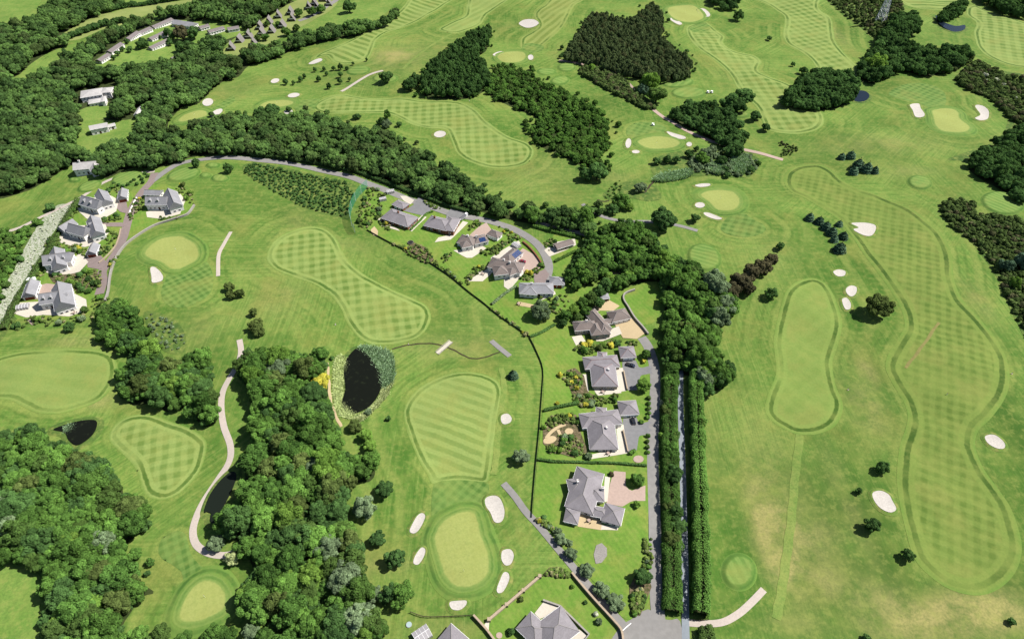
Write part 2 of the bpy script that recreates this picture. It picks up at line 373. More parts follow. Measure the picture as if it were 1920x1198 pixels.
# ------------------------------------------------------------------ ground
def ground():
    def axis(lo, hi, step, far):
        fine = np.arange(lo, hi + .1, step); out = []; x = hi; s = step
        while x < far: s *= 1.35; x += s; out.append(x)
        neg = []; x = lo; s = step
        while x > -far: s *= 1.35; x -= s; neg.append(x)
        return np.concatenate([neg[::-1], fine, out])
    xs = axis(-640, 640, 3.6, 6000); ys = axis(70, 900, 3.6, 7000)
    X, Y = np.meshgrid(xs, ys); Z = H(X, Y)
    dry = np.zeros_like(X); dark = np.zeros_like(X)
    def blob(A, px, py, rx, ry, amp):
        c = G(px, py); ax = rx / ppm(px, py); b = G(px, py - ry); e = G(px, py + ry); ay = abs(b[1] - e[1]) / 2
        A += amp * np.exp(-(((X - c[0]) / ax) ** 2 + ((Y - c[1]) / ay) ** 2))
    for a in ((1455, 1010, 30, 80, 1.3), (1455, 1070, 20, 20, .7), (1800, 1150, 130, 34, 1.1), (1545, 1090, 40, 30, .5), (1620, 760, 40, 60, .45),
              (1625, 690, 14, 30, .6), (550, 440, 40, 60, .28), (850, 650, 90, 20, .45), (1065, 105, 30, 10, .3), (150, 640, 70, 10, .6),
              (190, 755, 40, 14, .6), (530, 560, 50, 40, .3), (740, 105, 30, 10, .8), (1560, 60, 14, 30, .5), (640, 460, 60, 20, .25),
              (1270, 160, 20, 8, .4), (1480, 1170, 60, 20, .35), (740, 1060, 40, 10, .4), (1700, 320, 60, 12, .35), (1000, 45, 60, 8, .2),
              (1380, 130, 50, 40, .2), (1450, 985, 34, 60, .5), (1530, 1010, 50, 50, .4), (1860, 1140, 80, 40, .5), (1320, 800, 20, 100, .25), (1700, 1180, 90, 20, .6), (760, 110, 120, 40, .3), (1650, 270, 120, 20, .35), (1000, 330, 70, 40, .25), (1440, 880, 60, 140, .3), (380, 620, 50, 50, .25), (700, 1060, 60, 40, .2), (1150, 330, 50, 16, .3), (960, 590, 80, 30, .2), (1640, 1120, 60, 40, .4), (1590, 940, 20, 120, .3), (100, 410, 60, 30, .2), (830, 1180, 60, 20, .5), (1440, 480, 60, 60, .2), (1880, 430, 20, 10, .3), (1830, 560, 20, 40, .4), (430, 170, 60, 20, .25)): blob(dry, *a)
    for a in ((1900, 800, 50, 260, 1.0), (1600, 1050, 130, 160, .5), (1560, 720, 90, 160, .25), (1800, 1130, 140, 90, .35), (1390, 1160, 90, 40, .3), (1390, 700, 50, 120, .2), (1640, 1000, 70, 120, .5), (1840, 1150, 120, 60, .5), (1500, 1180, 200, 30, .3), (620, 390, 90, 30, .6), (500, 350, 40, 26, .5), (740, 470, 60, 30, .5), (1930, 520, 60, 160, .5), (1800, 620, 80, 60, .3), (760, 520, 60, 40, .35), (1600, 880, 60, 60, .35),
              (1130, 190, 50, 26, .7), (1790, 255, 90, 30, .5), (1640, 165, 80, 20, .5), (690, 430, 40, 30, .3), (1850, 920, 50, 200, .5), (1790, 330, 120, 30, .3), (1460, 1000, 120, 160, .25), (1350, 900, 30, 200, .2), (1480, 290, 90, 30, .35), (520, 640, 60, 20, .3), (850, 640, 60, 14, .3), (1080, 330, 40, 30, .3), (620, 150, 60, 20, .35), (560, 410, 60, 26, .5), (1750, 900, 40, 200, .25), (1560, 960, 60, 120, .35), (1440, 640, 26, 120, .3), (1620, 620, 30, 90, .35), (1660, 120, 60, 20, .4), (960, 900, 20, 60, .35), (800, 600, 80, 30, .3), (330, 590, 60, 20, .3), (1250, 330, 60, 14, .4), (1430, 330, 60, 30, .35), (1060, 190, 30, 40, .3), (450, 380, 50, 30, .35), (1900, 1100, 60, 60, .6)): blob(dark, *a)
    fd = np.full(X.size, 60.0); XY = np.stack([X.ravel(), Y.ravel()], 1)
    for P in RING:
        Pw = smooth(GP(P), 2); lo, hi = Pw.min(0) - 55, Pw.max(0) + 55; k = np.where(((XY > lo) & (XY < hi)).all(1))[0]
        Dk, _ = sdf(Pw, XY[k]); fd[k] = np.minimum(fd[k], np.maximum(-Dk, 0))
    n0, n1 = X.shape; I = np.arange(n0 * n1).reshape(n0, n1)
    F = np.stack([I[:-1, :-1].ravel(), I[:-1, 1:].ravel(), I[1:, 1:].ravel(), I[1:, :-1].ravel()], 1)
    me = mesh_np('ground', np.stack([X.ravel(), Y.ravel(), Z.ravel()], 1), F, True, {'dry': np.clip(dry, 0, 1).ravel(), 'fd': fd, 'dark': np.clip(dark, 0, 1).ravel()})
    tag(link('ground', me, M['rough']), kind='structure')
RING = []

def sheet(name, P, z, cell, mat, grow=0.0, zfun=None, kind='structure', parent=None, smooth_n=6, px=True, taper=False):
    """a thin sheet draped on the terrain, cut to the smoothed outline P; attribute d = metres in from its edge"""
    P = smooth(GP(P) if px else np.asarray(P, float), smooth_n) if smooth_n else (GP(P) if px else np.asarray(P, float))
    lo = P.min(0) - grow - 2 * cell; hi = P.max(0) + grow + 2 * cell
    xs = np.arange(lo[0], hi[0] + cell, cell); ys = np.arange(lo[1], hi[1] + cell, cell)
    X, Y = np.meshgrid(xs, ys); XY = np.stack([X.ravel(), Y.ravel()], 1)
    D, Q = sdf(P, XY); S = D + grow
    n0, n1 = X.shape; I = np.arange(n0 * n1).reshape(n0, n1)
    F = np.stack([I[:-1, :-1].ravel(), I[:-1, 1:].ravel(), I[1:, 1:].ravel(), I[1:, :-1].ravel()], 1)
    ins = S > 0; F = F[ins[F].any(1)]
    used = np.unique(F); mp = np.full(len(XY), -1); mp[used] = np.arange(len(used)); F = mp[F]
    XY = XY[used]; S = S[used]; Q = Q[used]; Dd = D[used]
    o = S < 0; v = Q[o] - XY[o]; L = np.linalg.norm(v, axis=1) + 1e-9
    XY[o] += v / L[:, None] * (-S[o] * np.where(Dd[o] > 0, -1, 1))[:, None]; S[o] = 0
    if len(F) == 0: return None
    Z = H(XY[:, 0], XY[:, 1]) + (z + .05) * (.4 + .6 * np.clip(S / 1.6, 0, 1) if taper else 1.0)
    if zfun is not None: Z = Z + zfun(S, XY)
    me = mesh_np(name, np.column_stack([XY, Z]), F, True, {'d': S})
    ob = link(name, me, mat, parent)
    if parent is None and kind: tag(ob, kind=kind)
    return ob
def cell_for(P, k=1.0):
    P = np.asarray(P, float); s = ppm(P[:, 0].mean(), P[:, 1].mean()); return max(.9, 4.2 / s) * k
def pxdir(a, b):
    p, q = G(*a), G(*b); return math.atan2(q[1] - p[1], q[0] - p[0])
def ellipse(cx, cy, rx, ry, rot=0.0, n=12):
    r = math.radians(rot)
    return [(cx + rx * math.cos(t) * math.cos(r) - ry * math.sin(t) * math.sin(r), cy + rx * math.cos(t) * math.sin(r) + ry * math.sin(t) * math.cos(r))
            for t in (2 * math.pi * i / n for i in range(n))]

def ribbon(name, pts, width, z, mat, kind='structure', n=6, parent=None, wob=.0):
    P = smooth(GP(pts), n, False)
    T = np.gradient(P, axis=0); T /= np.linalg.norm(T, axis=1)[:, None] + 1e-9; N = np.stack([-T[:, 1], T[:, 0]], 1)
    V = []; K = 5
    for j in range(K):
        o = (j / (K - 1) - .5) * width
        e = o * (1 + wob * np.sin(np.arange(len(P)) * 1.7 + j)) if wob else np.full(len(P), o)
        Q = P + N * e[:, None]; V.append(np.column_stack([Q, H(Q[:, 0], Q[:, 1]) + z + .05 + .03 * (1 - (2 * j / (K - 1) - 1) ** 2)]))
    V = np.concatenate(V); m = len(P); F = []
    for j in range(K - 1):
        i = np.arange(m - 1) + j * m; F.append(np.stack([i, i + 1, i + 1 + m, i + m], 1)[:, ::-1])
    ob = link(name, mesh_np(name, V, np.concatenate(F), True), mat, parent)
    if parent is None and kind: tag(ob, kind=kind)
    return ob

# ------------------------------------------------------------------ fields, woodland floors, lawns
FIELDS = [
    ('hay', [(110, 70), (150, 45), (195, 25), (260, 12), (365, 1), (335, 16), (285, 26), (235, 46), (190, 57), (150, 74), (120, 77)]),
    ('meadow', [(-40, 45), (-40, -30), (78, -30), (72, 10), (45, 30), (20, 42)]),
    ('meadow', [(36, 142), (70, 112), (100, 96), (150, 80), (142, 96), (112, 117), (82, 132), (50, 148)]),
    ('meadow', [(195, 28), (215, 15), (235, -6), (310, -10), (300, 2), (240, 16)]),
    ('meadow', [(560, 58), (600, 32), (650, 10), (690, -10), (760, -10), (735, 15), (700, 38), (640, 48), (590, 60)]),
    ('meadow', [(158, 235), (175, 232), (235, 232), (262, 228), (228, 262), (165, 286), (155, 262)]),
    ('meadow', [(150, 215), (195, 198), (195, 215), (160, 226)]),
    ('meadow', [(182, 120), (240, 82), (320, 45), (440, 45), (440, 65), (350, 90), (350, 110), (250, 122), (200, 128)]),
    ('hay', [(425, 100), (480, 55), (560, 5), (620, -5), (610, 20), (540, 58), (450, 100)]),
    ('meadow', [(-20, 1035), (30, 1045), (78, 1085), (72, 1150), (55, 1215), (-40, 1215)]),
    ('scrub_ground', [(455, 312), (480, 305), (520, 312), (580, 325), (640, 338), (668, 352), (660, 380), (655, 410), (640, 408), (600, 400), (560, 385), (520, 362), (490, 345), (462, 328)]),
    ('scrub_ground', [(270, 585), (320, 595), (347, 625), (345, 660), (310, 660), (285, 630)]),
    ('scrub_ground', [(-20, 440), (40, 430), (100, 400), (150, 380), (140, 420), (105, 480), (60, 540), (30, 600), (-20, 640)]),
    ('scrub_ground', [(1790, 145), (1830, 115), (1870, 132), (1940, 165), (1940, 365), (1880, 348), (1815, 305), (1775, 300), (1820, 283), (1870, 262), (1892, 215), (1855, 188), (1800, 162)]),
    ('scrub_ground', [(1760, 385), (1790, 372), (1828, 380), (1832, 400), (1870, 402), (1940, 430), (1940, 640), (1900, 592), (1880, 545), (1862, 508), (1830, 464), (1800, 438), (1778, 420)]),
    ('scrub_ground', [(1545, -10), (1640, -12), (1690, 0), (1695, 25), (1672, 48), (1640, 75), (1608, 48), (1575, 22)]),
    ('scrub_ground', [(1225, 300), (1300, 280), (1400, 285), (1425, 305), (1405, 332), (1340, 330), (1290, 332), (1235, 338)]),
    ('scrub_ground', [(1130, 365), (1160, 345), (1195, 340), (1230, 352), (1240, 372), (1215, 378), (1180, 372), (1150, 378)]),
]
for i, (m, P) in enumerate(FIELDS): sheet({'hay': 'hay_field', 'meadow': 'meadow', 'scrub_ground': 'scrub_ground'}[m], P, .03 + .0015 * i, 3.0 if P[0][1] < 300 else 2.0, M[m], grow=6.0 if 4 < i < 9 else 0.0)

LAWNS = [
    [(1000, 636), (1040, 608), (1075, 612), (1085, 650), (1190, 635), (1216, 655), (1220, 760), (1220, 870), (1215, 1000), (1226, 1100), (1180, 1163), (1130, 1110), (1060, 1030), (1002, 978), (1000, 955), (1008, 860), (1018, 765), (1018, 690)],
    [(905, 1170), (1014, 1082), (1078, 1080), (1165, 1182), (1175, 1230), (940, 1230), (925, 1195)],
    [(692, 345), (740, 366), (800, 392), (860, 412), (930, 424), (985, 450), (1010, 480), (1010, 530), (1060, 525), (1110, 540), (1160, 545), (1232, 528), (1236, 590), (1208, 610), (1120, 608), (1045, 608), (994, 630), (930, 588), (870, 540), (800, 489), (725, 452), (686, 432), (676, 395)],
    [(150, 372), (190, 352), (240, 358), (262, 370), (240, 400), (228, 450), (195, 505), (190, 545), (165, 590), (70, 600), (25, 590), (60, 520), (85, 470), (110, 420)],
    [(272, 352), (310, 346), (352, 368), (362, 388), (345, 404), (305, 416), (262, 438), (240, 455), (238, 430), (248, 396), (265, 366)],
    [(1040, 440), (1085, 445), (1080, 470), (1062, 500), (1045, 520), (1032, 500), (1030, 470)],
]
for i, P in enumerate(LAWNS): sheet('lawn', P, .06 + .002 * i, 1.6, M['lawn'], smooth_n=3)
sheet('flower_bank', [(102, 388), (132, 384), (126, 402), (98, 440), (78, 480), (58, 512), (28, 562), (12, 592), (-10, 615), (-10, 570), (15, 525), (38, 482), (55, 450), (75, 418)], .075, 2.0, M['daisy'])

# ------------------------------------------------------------------ fairways, approaches, greens, tees
def fairway(P, angle_px, wdt=3.4, check=True, contrast=1.0, c1=None, c2=None, bandw=1.9, z=.10, name='fairway', band=True, cdark=None):
    m = mat_fairway('mown_' + name, c1 or FG['c1'], c2 or FG['c2'], wdt, pxdir(*angle_px), check, contrast, band, bandw, cdark=cdark or alb(92, 124, 48))
    RING.append(P); sheet(name, P, z, cell_for(P, .8), m, taper=True)
fairway([(500, 485), (507, 462), (530, 440), (570, 426), (605, 428), (628, 445), (640, 465), (650, 485), (670, 505), (700, 525), (740, 545), (775, 560), (798, 572), (808, 590), (803, 612), (785, 632), (755, 643), (715, 647), (685, 641), (665, 625), (650, 605), (640, 580), (622, 556), (600, 540), (575, 528), (545, 518), (515, 505)], ((600, 450), (606, 620)), 3.2, True, .95)
fairway([(757, 785), (762, 757), (785, 728), (825, 707), (865, 697), (905, 701), (932, 714), (941, 735), (938, 770), (932, 810), (925, 850), (919, 885), (910, 905), (860, 902), (815, 908), (800, 888), (785, 862), (768, 822)], ((800, 733), (890, 762)), 2.6, False, .5, bandw=1.7)
fairway([(204, 822), (212, 800), (235, 783), (265, 776), (292, 779), (320, 790), (350, 800), (372, 812), (387, 828), (386, 850), (376, 880), (358, 905), (335, 925), (310, 937), (288, 936), (270, 925), (262, 905), (255, 880), (240, 860), (220, 842)], ((285, 920), (297, 790)), 2.8, bandw=1.9)
fairway([(-60, 690), (0, 668), (40, 659), (100, 654), (165, 654), (203, 661), (219, 680), (219, 705), (207, 730), (186, 751), (150, 766), (110, 776), (70, 774), (40, 761), (15, 750), (-60, 745)], ((0, 700), (180, 720)), 5.0, False, .45, c1=alb(156, 176, 92), c2=alb(138, 162, 78))
fairway([(1434, 768), (1440, 738), (1455, 700), (1452, 660), (1450, 640), (1455, 610), (1465, 570), (1475, 545), (1495, 528), (1520, 521), (1545, 529), (1560, 548), (1571, 575), (1579, 605), (1573, 640), (1561, 680), (1566, 720), (1580, 755), (1577, 780), (1562, 802), (1530, 814), (1495, 814), (1468, 803), (1446, 788)], ((1500, 560), (1560, 600)), 4.0, True, .35, c1=alb(152, 174, 86), c2=alb(128, 156, 68), bandw=2.2, cdark=alb(82, 112, 40))
fairway([(1470, 342), (1476, 322), (1500, 311), (1535, 309), (1562, 321), (1582, 340), (1610, 354), (1650, 367), (1700, 388), (1737, 413), (1768, 443), (1785, 480), (1788, 520), (1803, 560), (1832, 593), (1863, 630), (1886, 670), (1893, 710), (1884, 747), (1858, 784), (1834, 808), (1829, 840), (1844, 878), (1868, 912), (1893, 948), (1909, 990), (1916, 1030), (1904, 1072), (1872, 1104), (1830, 1116), (1780, 1104), (1738, 1075), (1712, 1042), (1697, 990), (1686, 940), (1681, 890), (1686, 840), (1701, 790), (1696, 757), (1675, 722), (1660, 690), (1666, 662), (1686, 632), (1696, 605), (1681, 562), (1646, 512), (1616, 472), (1596, 442), (1572, 413), (1543, 393), (1508, 372), (1482, 360)], ((1560, 430), (1700, 462)), 2.6, True, .9, c1=alb(142, 162, 76), c2=alb(104, 130, 50), bandw=2.7, cdark=alb(76, 106, 36))
fairway([(585, 200), (610, 184), (645, 177), (690, 184), (750, 184), (800, 189), (860, 191), (890, 204), (915, 229), (950, 254), (990, 269), (1001, 285), (991, 305), (960, 315), (920, 316), (880, 304), (855, 286), (845, 263), (835, 244), (800, 241), (765, 231), (735, 216), (700, 213), (650, 214), (605, 213)], ((858, 200), (862, 300)), 3.6, bandw=2.1)
fairway([(1288, 50), (1320, 42), (1335, 50), (1350, 62), (1360, 70), (1357, 82), (1377, 96), (1412, 104), (1428, 115), (1423, 132), (1442, 144), (1482, 159), (1512, 184), (1542, 214), (1543, 235), (1522, 248), (1480, 252), (1438, 244), (1428, 225), (1418, 202), (1403, 187), (1383, 166), (1368, 141), (1343, 116), (1308, 91), (1290, 70)], ((1380, 110), (1420, 170)), 4.2, bandw=2.4)
fairway([(1410, -12), (1535, -20), (1535, 14), (1558, 34), (1563, 60), (1568, 80), (1593, 110), (1613, 132), (1600, 147), (1570, 145), (1538, 137), (1523, 116), (1498, 96), (1473, 81), (1468, 60), (1470, 32), (1448, 15)], ((1490, 30), (1540, 60)), 4.4, bandw=2.5)
fairway([(1812, 28), (1830, 45), (1825, 65), (1838, 95), (1870, 116), (1920, 128), (2010, 135), (2010, 60), (1920, 42), (1860, 24), (1832, 11), (1815, 14)], ((1860, 40), (1868, 110)), 4.6, bandw=2.5)
fairway([(1670, -16), (1698, 10), (1750, 19), (1800, 11), (1822, -16)], ((1700, 0), (1790, 4)), 4.6, False, bandw=2.4)
fairway([(588, 114), (610, 105), (626, 118), (655, 121), (687, 113), (699, 95), (708, 75), (727, 62), (762, 50), (802, 30), (838, 8), (862, -16), (785, -16), (752, 17), (718, 39), (678, 64), (638, 84), (598, 101)], ((700, 60), (730, 70)), 4.4, False, .9, bandw=2.3)
fairway([(822, 56), (840, 44), (870, 30), (875, 10), (890, -14), (972, -14), (948, 5), (917, 26), (902, 46), (880, 57), (850, 63)], ((860, 40), (920, 10)), 4.6, False, .4, bandw=2.4)
fairway([(975, 87), (979, 70), (1008, 50), (1001, 28), (1018, 11), (1048, -12), (1112, -12), (1079, 10), (1068, 30), (1053, 55), (1023, 82), (1000, 97), (978, 99)], ((1010, 60), (1055, 25)), 4.2, False, .9, bandw=2.3, c1=alb(168, 180, 98), c2=alb(134, 152, 70))
AC = dict(c1=alb(138, 168, 84), c2=alb(86, 126, 52))
for P, a in (([(312, 512), (345, 505), (382, 489), (396, 505), (400, 530), (393, 551), (371, 567), (340, 577), (313, 571), (302, 551), (307, 530)], ((330, 520), (370, 560))),
             ([(815, 905), (860, 899), (908, 902), (917, 915), (912, 945), (905, 965), (860, 957), (825, 978), (810, 985)], ((830, 960), (880, 905))),
             ([(297, 1030), (304, 1010), (325, 996), (346, 999), (353, 1020), (359, 1040), (376, 1060), (396, 1074), (360, 1085), (345, 1088), (340, 1072), (325, 1060), (303, 1046)], ((325, 1000), (335, 1050))),
             ([(1178, 257), (1175, 241), (1193, 231), (1220, 229), (1243, 236), (1252, 250), (1230, 254), (1200, 260)], ((1190, 240), (1230, 250))),
             ([(1352, 432), (1362, 410), (1390, 399), (1411, 411), (1430, 421), (1435, 433), (1415, 443), (1382, 444)], ((1380, 420), (1420, 428))),
             ([(1666, 177), (1688, 161), (1720, 156), (1752, 162), (1772, 177), (1772, 197), (1750, 205), (1725, 195), (1695, 188)], ((1690, 170), (1745, 190))),
             ([(976, 98), (982, 82), (1014, 83), (1019, 93), (1005, 99), (990, 102)], ((985, 90), (1010, 95))),
             ([(1292, 52), (1320, 44), (1335, 52), (1325, 60), (1300, 62)], ((1300, 50), (1325, 60))),
             ([(555, 194), (575, 187), (600, 187), (590, 206), (565, 213), (553, 206)], ((560, 205), (590, 190))),
             ([(398, 205), (420, 190), (436, 180), (440, 190), (420, 203), (402, 210)], ((400, 200), (430, 190)))):
    big = P[0][1] > 480
    fairway(P, a, 1.9 if big else 2.6, True, 1.0 if big else .9, AC['c1'], AC['c2'], 1.1, .13, 'approach', False)

GREENS = [
    [(806, 1008), (815, 985), (830, 968), (855, 955), (880, 951), (898, 958), (905, 975), (912, 1000), (922, 1025), (928, 1050), (926, 1075), (912, 1095), (890, 1108), (865, 1112), (843, 1105), (825, 1085), (815, 1055), (808, 1030)],
    [(265, 478), (275, 462), (300, 446), (330, 440), (350, 442), (370, 455), (380, 472), (375, 490), (355, 502), (335, 510), (315, 508), (298, 496), (275, 489)],
    [(326, 1165), (330, 1140), (345, 1110), (365, 1088), (390, 1077), (415, 1083), (432, 1105), (435, 1130), (425, 1150), (405, 1163), (375, 1175), (345, 1178)],
    [(1190, 268), (1200, 260), (1230, 254), (1262, 258), (1280, 268), (1270, 278), (1240, 283), (1210, 280)],
    [(1308, 368), (1318, 358), (1345, 354), (1375, 358), (1390, 370), (1392, 385), (1380, 397), (1355, 400), (1337, 395), (1325, 382)],
    [(1742, 208), (1760, 203), (1785, 204), (1800, 212), (1805, 225), (1822, 240), (1815, 250), (1790, 252), (1762, 247), (1748, 235), (1745, 220)],
    [(1248, 18), (1265, 12), (1300, 11), (1315, 20), (1323, 35), (1305, 43), (1275, 42), (1255, 32)],
    [(930, 105), (945, 98), (970, 96), (987, 100), (988, 112), (970, 120), (945, 120), (932, 114)],
    [(330, 228), (345, 215), (375, 206), (393, 210), (390, 220), (360, 228), (340, 232)],
    [(483, 200), (500, 190), (530, 187), (553, 190), (550, 198), (520, 205), (495, 206)],
]
M['collar'] = mat_fairway('green_surround', alb(122, 158, 72), alb(112, 150, 66), 3, 0, False, .3, True, 1.5, cband=alb(126, 160, 72), cdark=alb(88, 126, 52))
for P in GREENS:
    s = ppm(*np.mean(P, 0)); g = 3.8 if s > 3 else 4.6
    sheet('green_surround', P, .16, cell_for(P, .8), M['collar'], grow=g, taper=True, zfun=lambda S, XY, g=g: .30 * np.clip(S / g, 0, 1) ** 2 * (3 - 2 * np.clip(S / g, 0, 1)))
    sheet('putting_green', P, .51, cell_for(P, .7), M['green'], grow=.3)

RING += GREENS
ground()
TEES = [ellipse(1385, 1072, 29, 31), ellipse(1724, 343, 21, 12, 8), ellipse(1880, 381, 38, 20, 10), ellipse(1290, 175, 30, 10), ellipse(1272, 156, 27, 8, -6),
        ellipse(1320, 483, 30, 23, 20), ellipse(1062, 127, 15, 7), ellipse(1050, 152, 16, 7, -6), ellipse(1390, 216, 13, 5), ellipse(1093, 317, 12, 5),
        ellipse(240, 336, 30, 13, -12), ellipse(168, 350, 22, 9, -20), ellipse(345, 328, 30, 12, -12), ellipse(386, 330, 10, 5), ellipse(413, 335, 15, 7), ellipse(400, 311, 12, 5),
        ellipse(672, 133, 20, 8, -6), ellipse(722, 148, 22, 8), ellipse(140, 338, 10, 4), ellipse(1025, 135, 16, 6)]
for P in TEES:
    s = ppm(*np.mean(P, 0)); st = 2.6 if s > 2.5 else 3.2
    m = mat_fairway('mown_tee', alb(148, 178, 90), alb(112, 150, 66), 1.8 if s > 2.5 else 2.6, rng.uniform(0, 3), False, .75, True, .9, cband=alb(102, 140, 58), cdark=alb(90, 128, 52))
    sheet('tee', P, .07, cell_for(P, .6), m, grow=st * .5, taper=True, zfun=lambda S, XY, st=st: .75 * np.clip(S / st, 0, 1) ** 2 * (3 - 2 * np.clip(S / st, 0, 1)))
# mown strip through the rough on the right, walkway on the left of the fairway
t = NT('mown_strip_grass', .95, .1); p = t.pos(); M['strip'] = t.col(turf_detail(t, p, t.mix(t.ramp(t.noise(p, .08, 3), .35, .6), alb(142, 168, 80), alb(162, 178, 92)), .2))
ribbon('mown_strip', [(1500, 815), (1492, 880), (1485, 960), (1475, 1040), (1465, 1110), (1455, 1160)], 3.6, .05, M['strip'], wob=.1)
ribbon('mown_strip', [(1697, 690), (1725, 655), (1760, 605)], 1.5, .14, mat_plain('worn_track', alb(164, 158, 88), .2, .5), wob=.3)
ribbon('mown_strip', [(940, 690), (945, 730), (935, 790), (930, 860), (925, 890)], 3.0, .07, M['strip'], wob=.15)
ribbon('mown_strip', [(755, 130), (800, 92), (850, 62)], 3.2, .06, M['strip'], wob=.1)

# ------------------------------------------------------------------ bunkers (things: sand dish inside a raised grassy lip)
BUNKERS = [
    ([(911, 935), (925, 930), (937, 935), (945, 955), (944, 972), (937, 980), (927, 978), (920, 962), (911, 948)], 'large kidney-shaped white bunker right of the front putting green'),
    ([(792, 963), (797, 970), (788, 990), (778, 1000), (769, 997), (773, 985), (783, 968)], 'slanting narrow white bunker at upper left of the front putting green'),
    ([(790, 1028), (797, 1031), (795, 1043), (785, 1058), (776, 1056), (779, 1043)], 'slanting white bunker at lower left of the front putting green'),
    ([(945, 1032), (957, 1031), (963, 1042), (958, 1057), (948, 1060), (941, 1050), (941, 1037)], 'rounded white bunker between two longer ones right of the front putting green'),
    ([(945, 1074), (953, 1076), (954, 1088), (944, 1108), (935, 1112), (932, 1105), (938, 1088)], 'long thin white bunker at lower right of the front putting green'),
    ([(845, 1129), (860, 1127), (874, 1127), (873, 1135), (863, 1143), (850, 1143), (844, 1136)], 'white bunker just below the front putting green, near the timber fence'),
    ([(941, 780), (952, 777), (959, 785), (956, 793), (945, 796), (940, 790)], 'small round white bunker beside the striped fairway above the path end'),
    ([(283, 504), (290, 502), (300, 510), (306, 520), (303, 528), (287, 531), (285, 520)], 'white bunker below the heart-shaped green near the curved stone wall'),
    ([(1636, 925), (1650, 921), (1665, 928), (1672, 940), (1679, 955), (1668, 961), (1650, 953), (1638, 938)], 'large pear-shaped white bunker at the lower edge of the right-hand fairway'),
    ([(1846, 820), (1858, 816), (1870, 820), (1882, 832), (1881, 841), (1868, 841), (1852, 832)], 'oval white bunker on the far right edge of the big fairway'),
    ([(1596, 420), (1620, 419), (1639, 423), (1641, 432), (1633, 443), (1618, 442), (1600, 432), (1610, 428)], 'forked tooth-shaped white bunker beside the row of blue spruces'),
    ([(1562, 511), (1572, 507), (1584, 510), (1582, 518), (1570, 519)], 'small round pot bunker topmost of three beside the right-hand fairways'),
    ([(1586, 543), (1595, 537), (1605, 540), (1604, 551), (1596, 557), (1588, 552)], 'round white bunker in the middle of three near the brown round tree'),
    ([(1579, 562), (1587, 560), (1594, 570), (1593, 580), (1585, 581), (1580, 571)], 'slim upright white bunker, lowest of three near the brown round tree'),
    ([(1706, 198), (1722, 196), (1726, 205), (1733, 216), (1728, 221), (1716, 220), (1711, 208)], 'white bunker left of the pear-shaped green at upper right'),
    ([(1828, 200), (1842, 200), (1853, 210), (1851, 224), (1838, 227), (1828, 223), (1838, 216)], 'crescent-shaped white bunker right of the pear-shaped green at upper right'),
    ([(1303, 349), (1315, 346), (1330, 346), (1329, 350), (1312, 352)], 'thin white bunker behind the oval green near the grey reeds'),
    (ellipse(1312, 386, 9, 5), 'small oval white bunker left of the oval green near the grey reeds'),
    ([(1320, 400), (1330, 401), (1345, 407), (1353, 411), (1345, 413), (1330, 409), (1321, 404)], 'long thin white bunker in front of the oval green near the grey reeds'),
    ([(1250, 248), (1262, 251), (1282, 257), (1285, 261), (1275, 262), (1258, 256)], 'long white bunker behind the green beside the pink track'),
    (ellipse(1178, 270, 5, 9, 10), 'upright white bunker at the left end of the green beside the pink track'),
    (ellipse(1192, 286, 7, 3), 'tiny white bunker in front of the green beside the pink track'),
    (ellipse(1292, 272, 5, 4), 'small round white bunker at the right end of the green beside the pink track'),
    ([(1307, 20), (1320, 18), (1331, 28), (1327, 33), (1315, 29)], 'white bunker at the upper right of the green behind the conifer plantation'),
    ([(1255, 36), (1265, 37), (1278, 45), (1274, 48), (1263, 43)], 'white bunker at the lower left of the green behind the conifer plantation'),
    ([(973, 46), (982, 39), (1000, 38), (1010, 45), (1000, 52), (985, 53)], 'big white bunker beside the striped fairway at top centre'),
    (ellipse(995, 109, 5, 5), 'small white bunker at the right of the top-centre green'),
    (ellipse(934, 102, 10, 3, -16), 'thin white bunker at the left of the top-centre green'),
    (ellipse(825, 253, 11, 6, -6), 'single white bunker at the bend of the checked fairway above the tree belt'),
    ([(579, 121), (590, 114), (601, 111), (604, 115), (590, 121)], 'thin white bunker at the tip of the fairway below the chalet hedge'),
    (ellipse(516, 153, 8, 4, -14), 'small white bunker left of the scattered young trees'),
    (ellipse(551, 180, 11, 4, -8), 'white bunker behind the narrow green left of the checked fairway'),
    (ellipse(541, 211, 8, 4, -8), 'white bunker in front of the narrow green left of the checked fairway'),
    (ellipse(390, 193, 10, 7, -12), 'round white bunker above the leftmost green by the valley wood'),
    (ellipse(406, 213, 13, 5, -28), 'slanting white bunker below the leftmost green by the valley wood'),
]
for P, lab in BUNKERS:
    s = ppm(*np.mean(P, 0)); c = cell_for(P, .42); g = 1.7 if s > 3 else 2.2
    ctr = GP(P).mean(0); zc = float(H(*ctr))
    root = tag(empty('sand_bunker', (ctr[0], ctr[1], zc)), lab, 'bunker', 'white sand bunkers on the golf course')
    def ring(S, XY, g=g, ctr=ctr):
        # lip higher on the far side
        k = np.clip(S / (g * .8), 0, 1); r = k * k * (3 - 2 * k)
        back = np.clip((XY[:, 1] - ctr[1]) / 6, -.5, 1)
        return (.36 + .26 * back) * r * (1 - .9 * np.clip((S - g * .8) / (g * .35), 0, 1))
    def dish(S, XY): return -.14 * np.clip(S / 2.2, 0, 1) ** .8
    a = sheet('lip', P, .17, c, M['lip'], grow=g, taper=True, zfun=ring, parent=root)
    b = sheet('sand', P, .52, c, M['sand'], grow=.1, zfun=dish, parent=root)
    for o in (a, b):
        if o: o.location = (-ctr[0], -ctr[1], -zc)

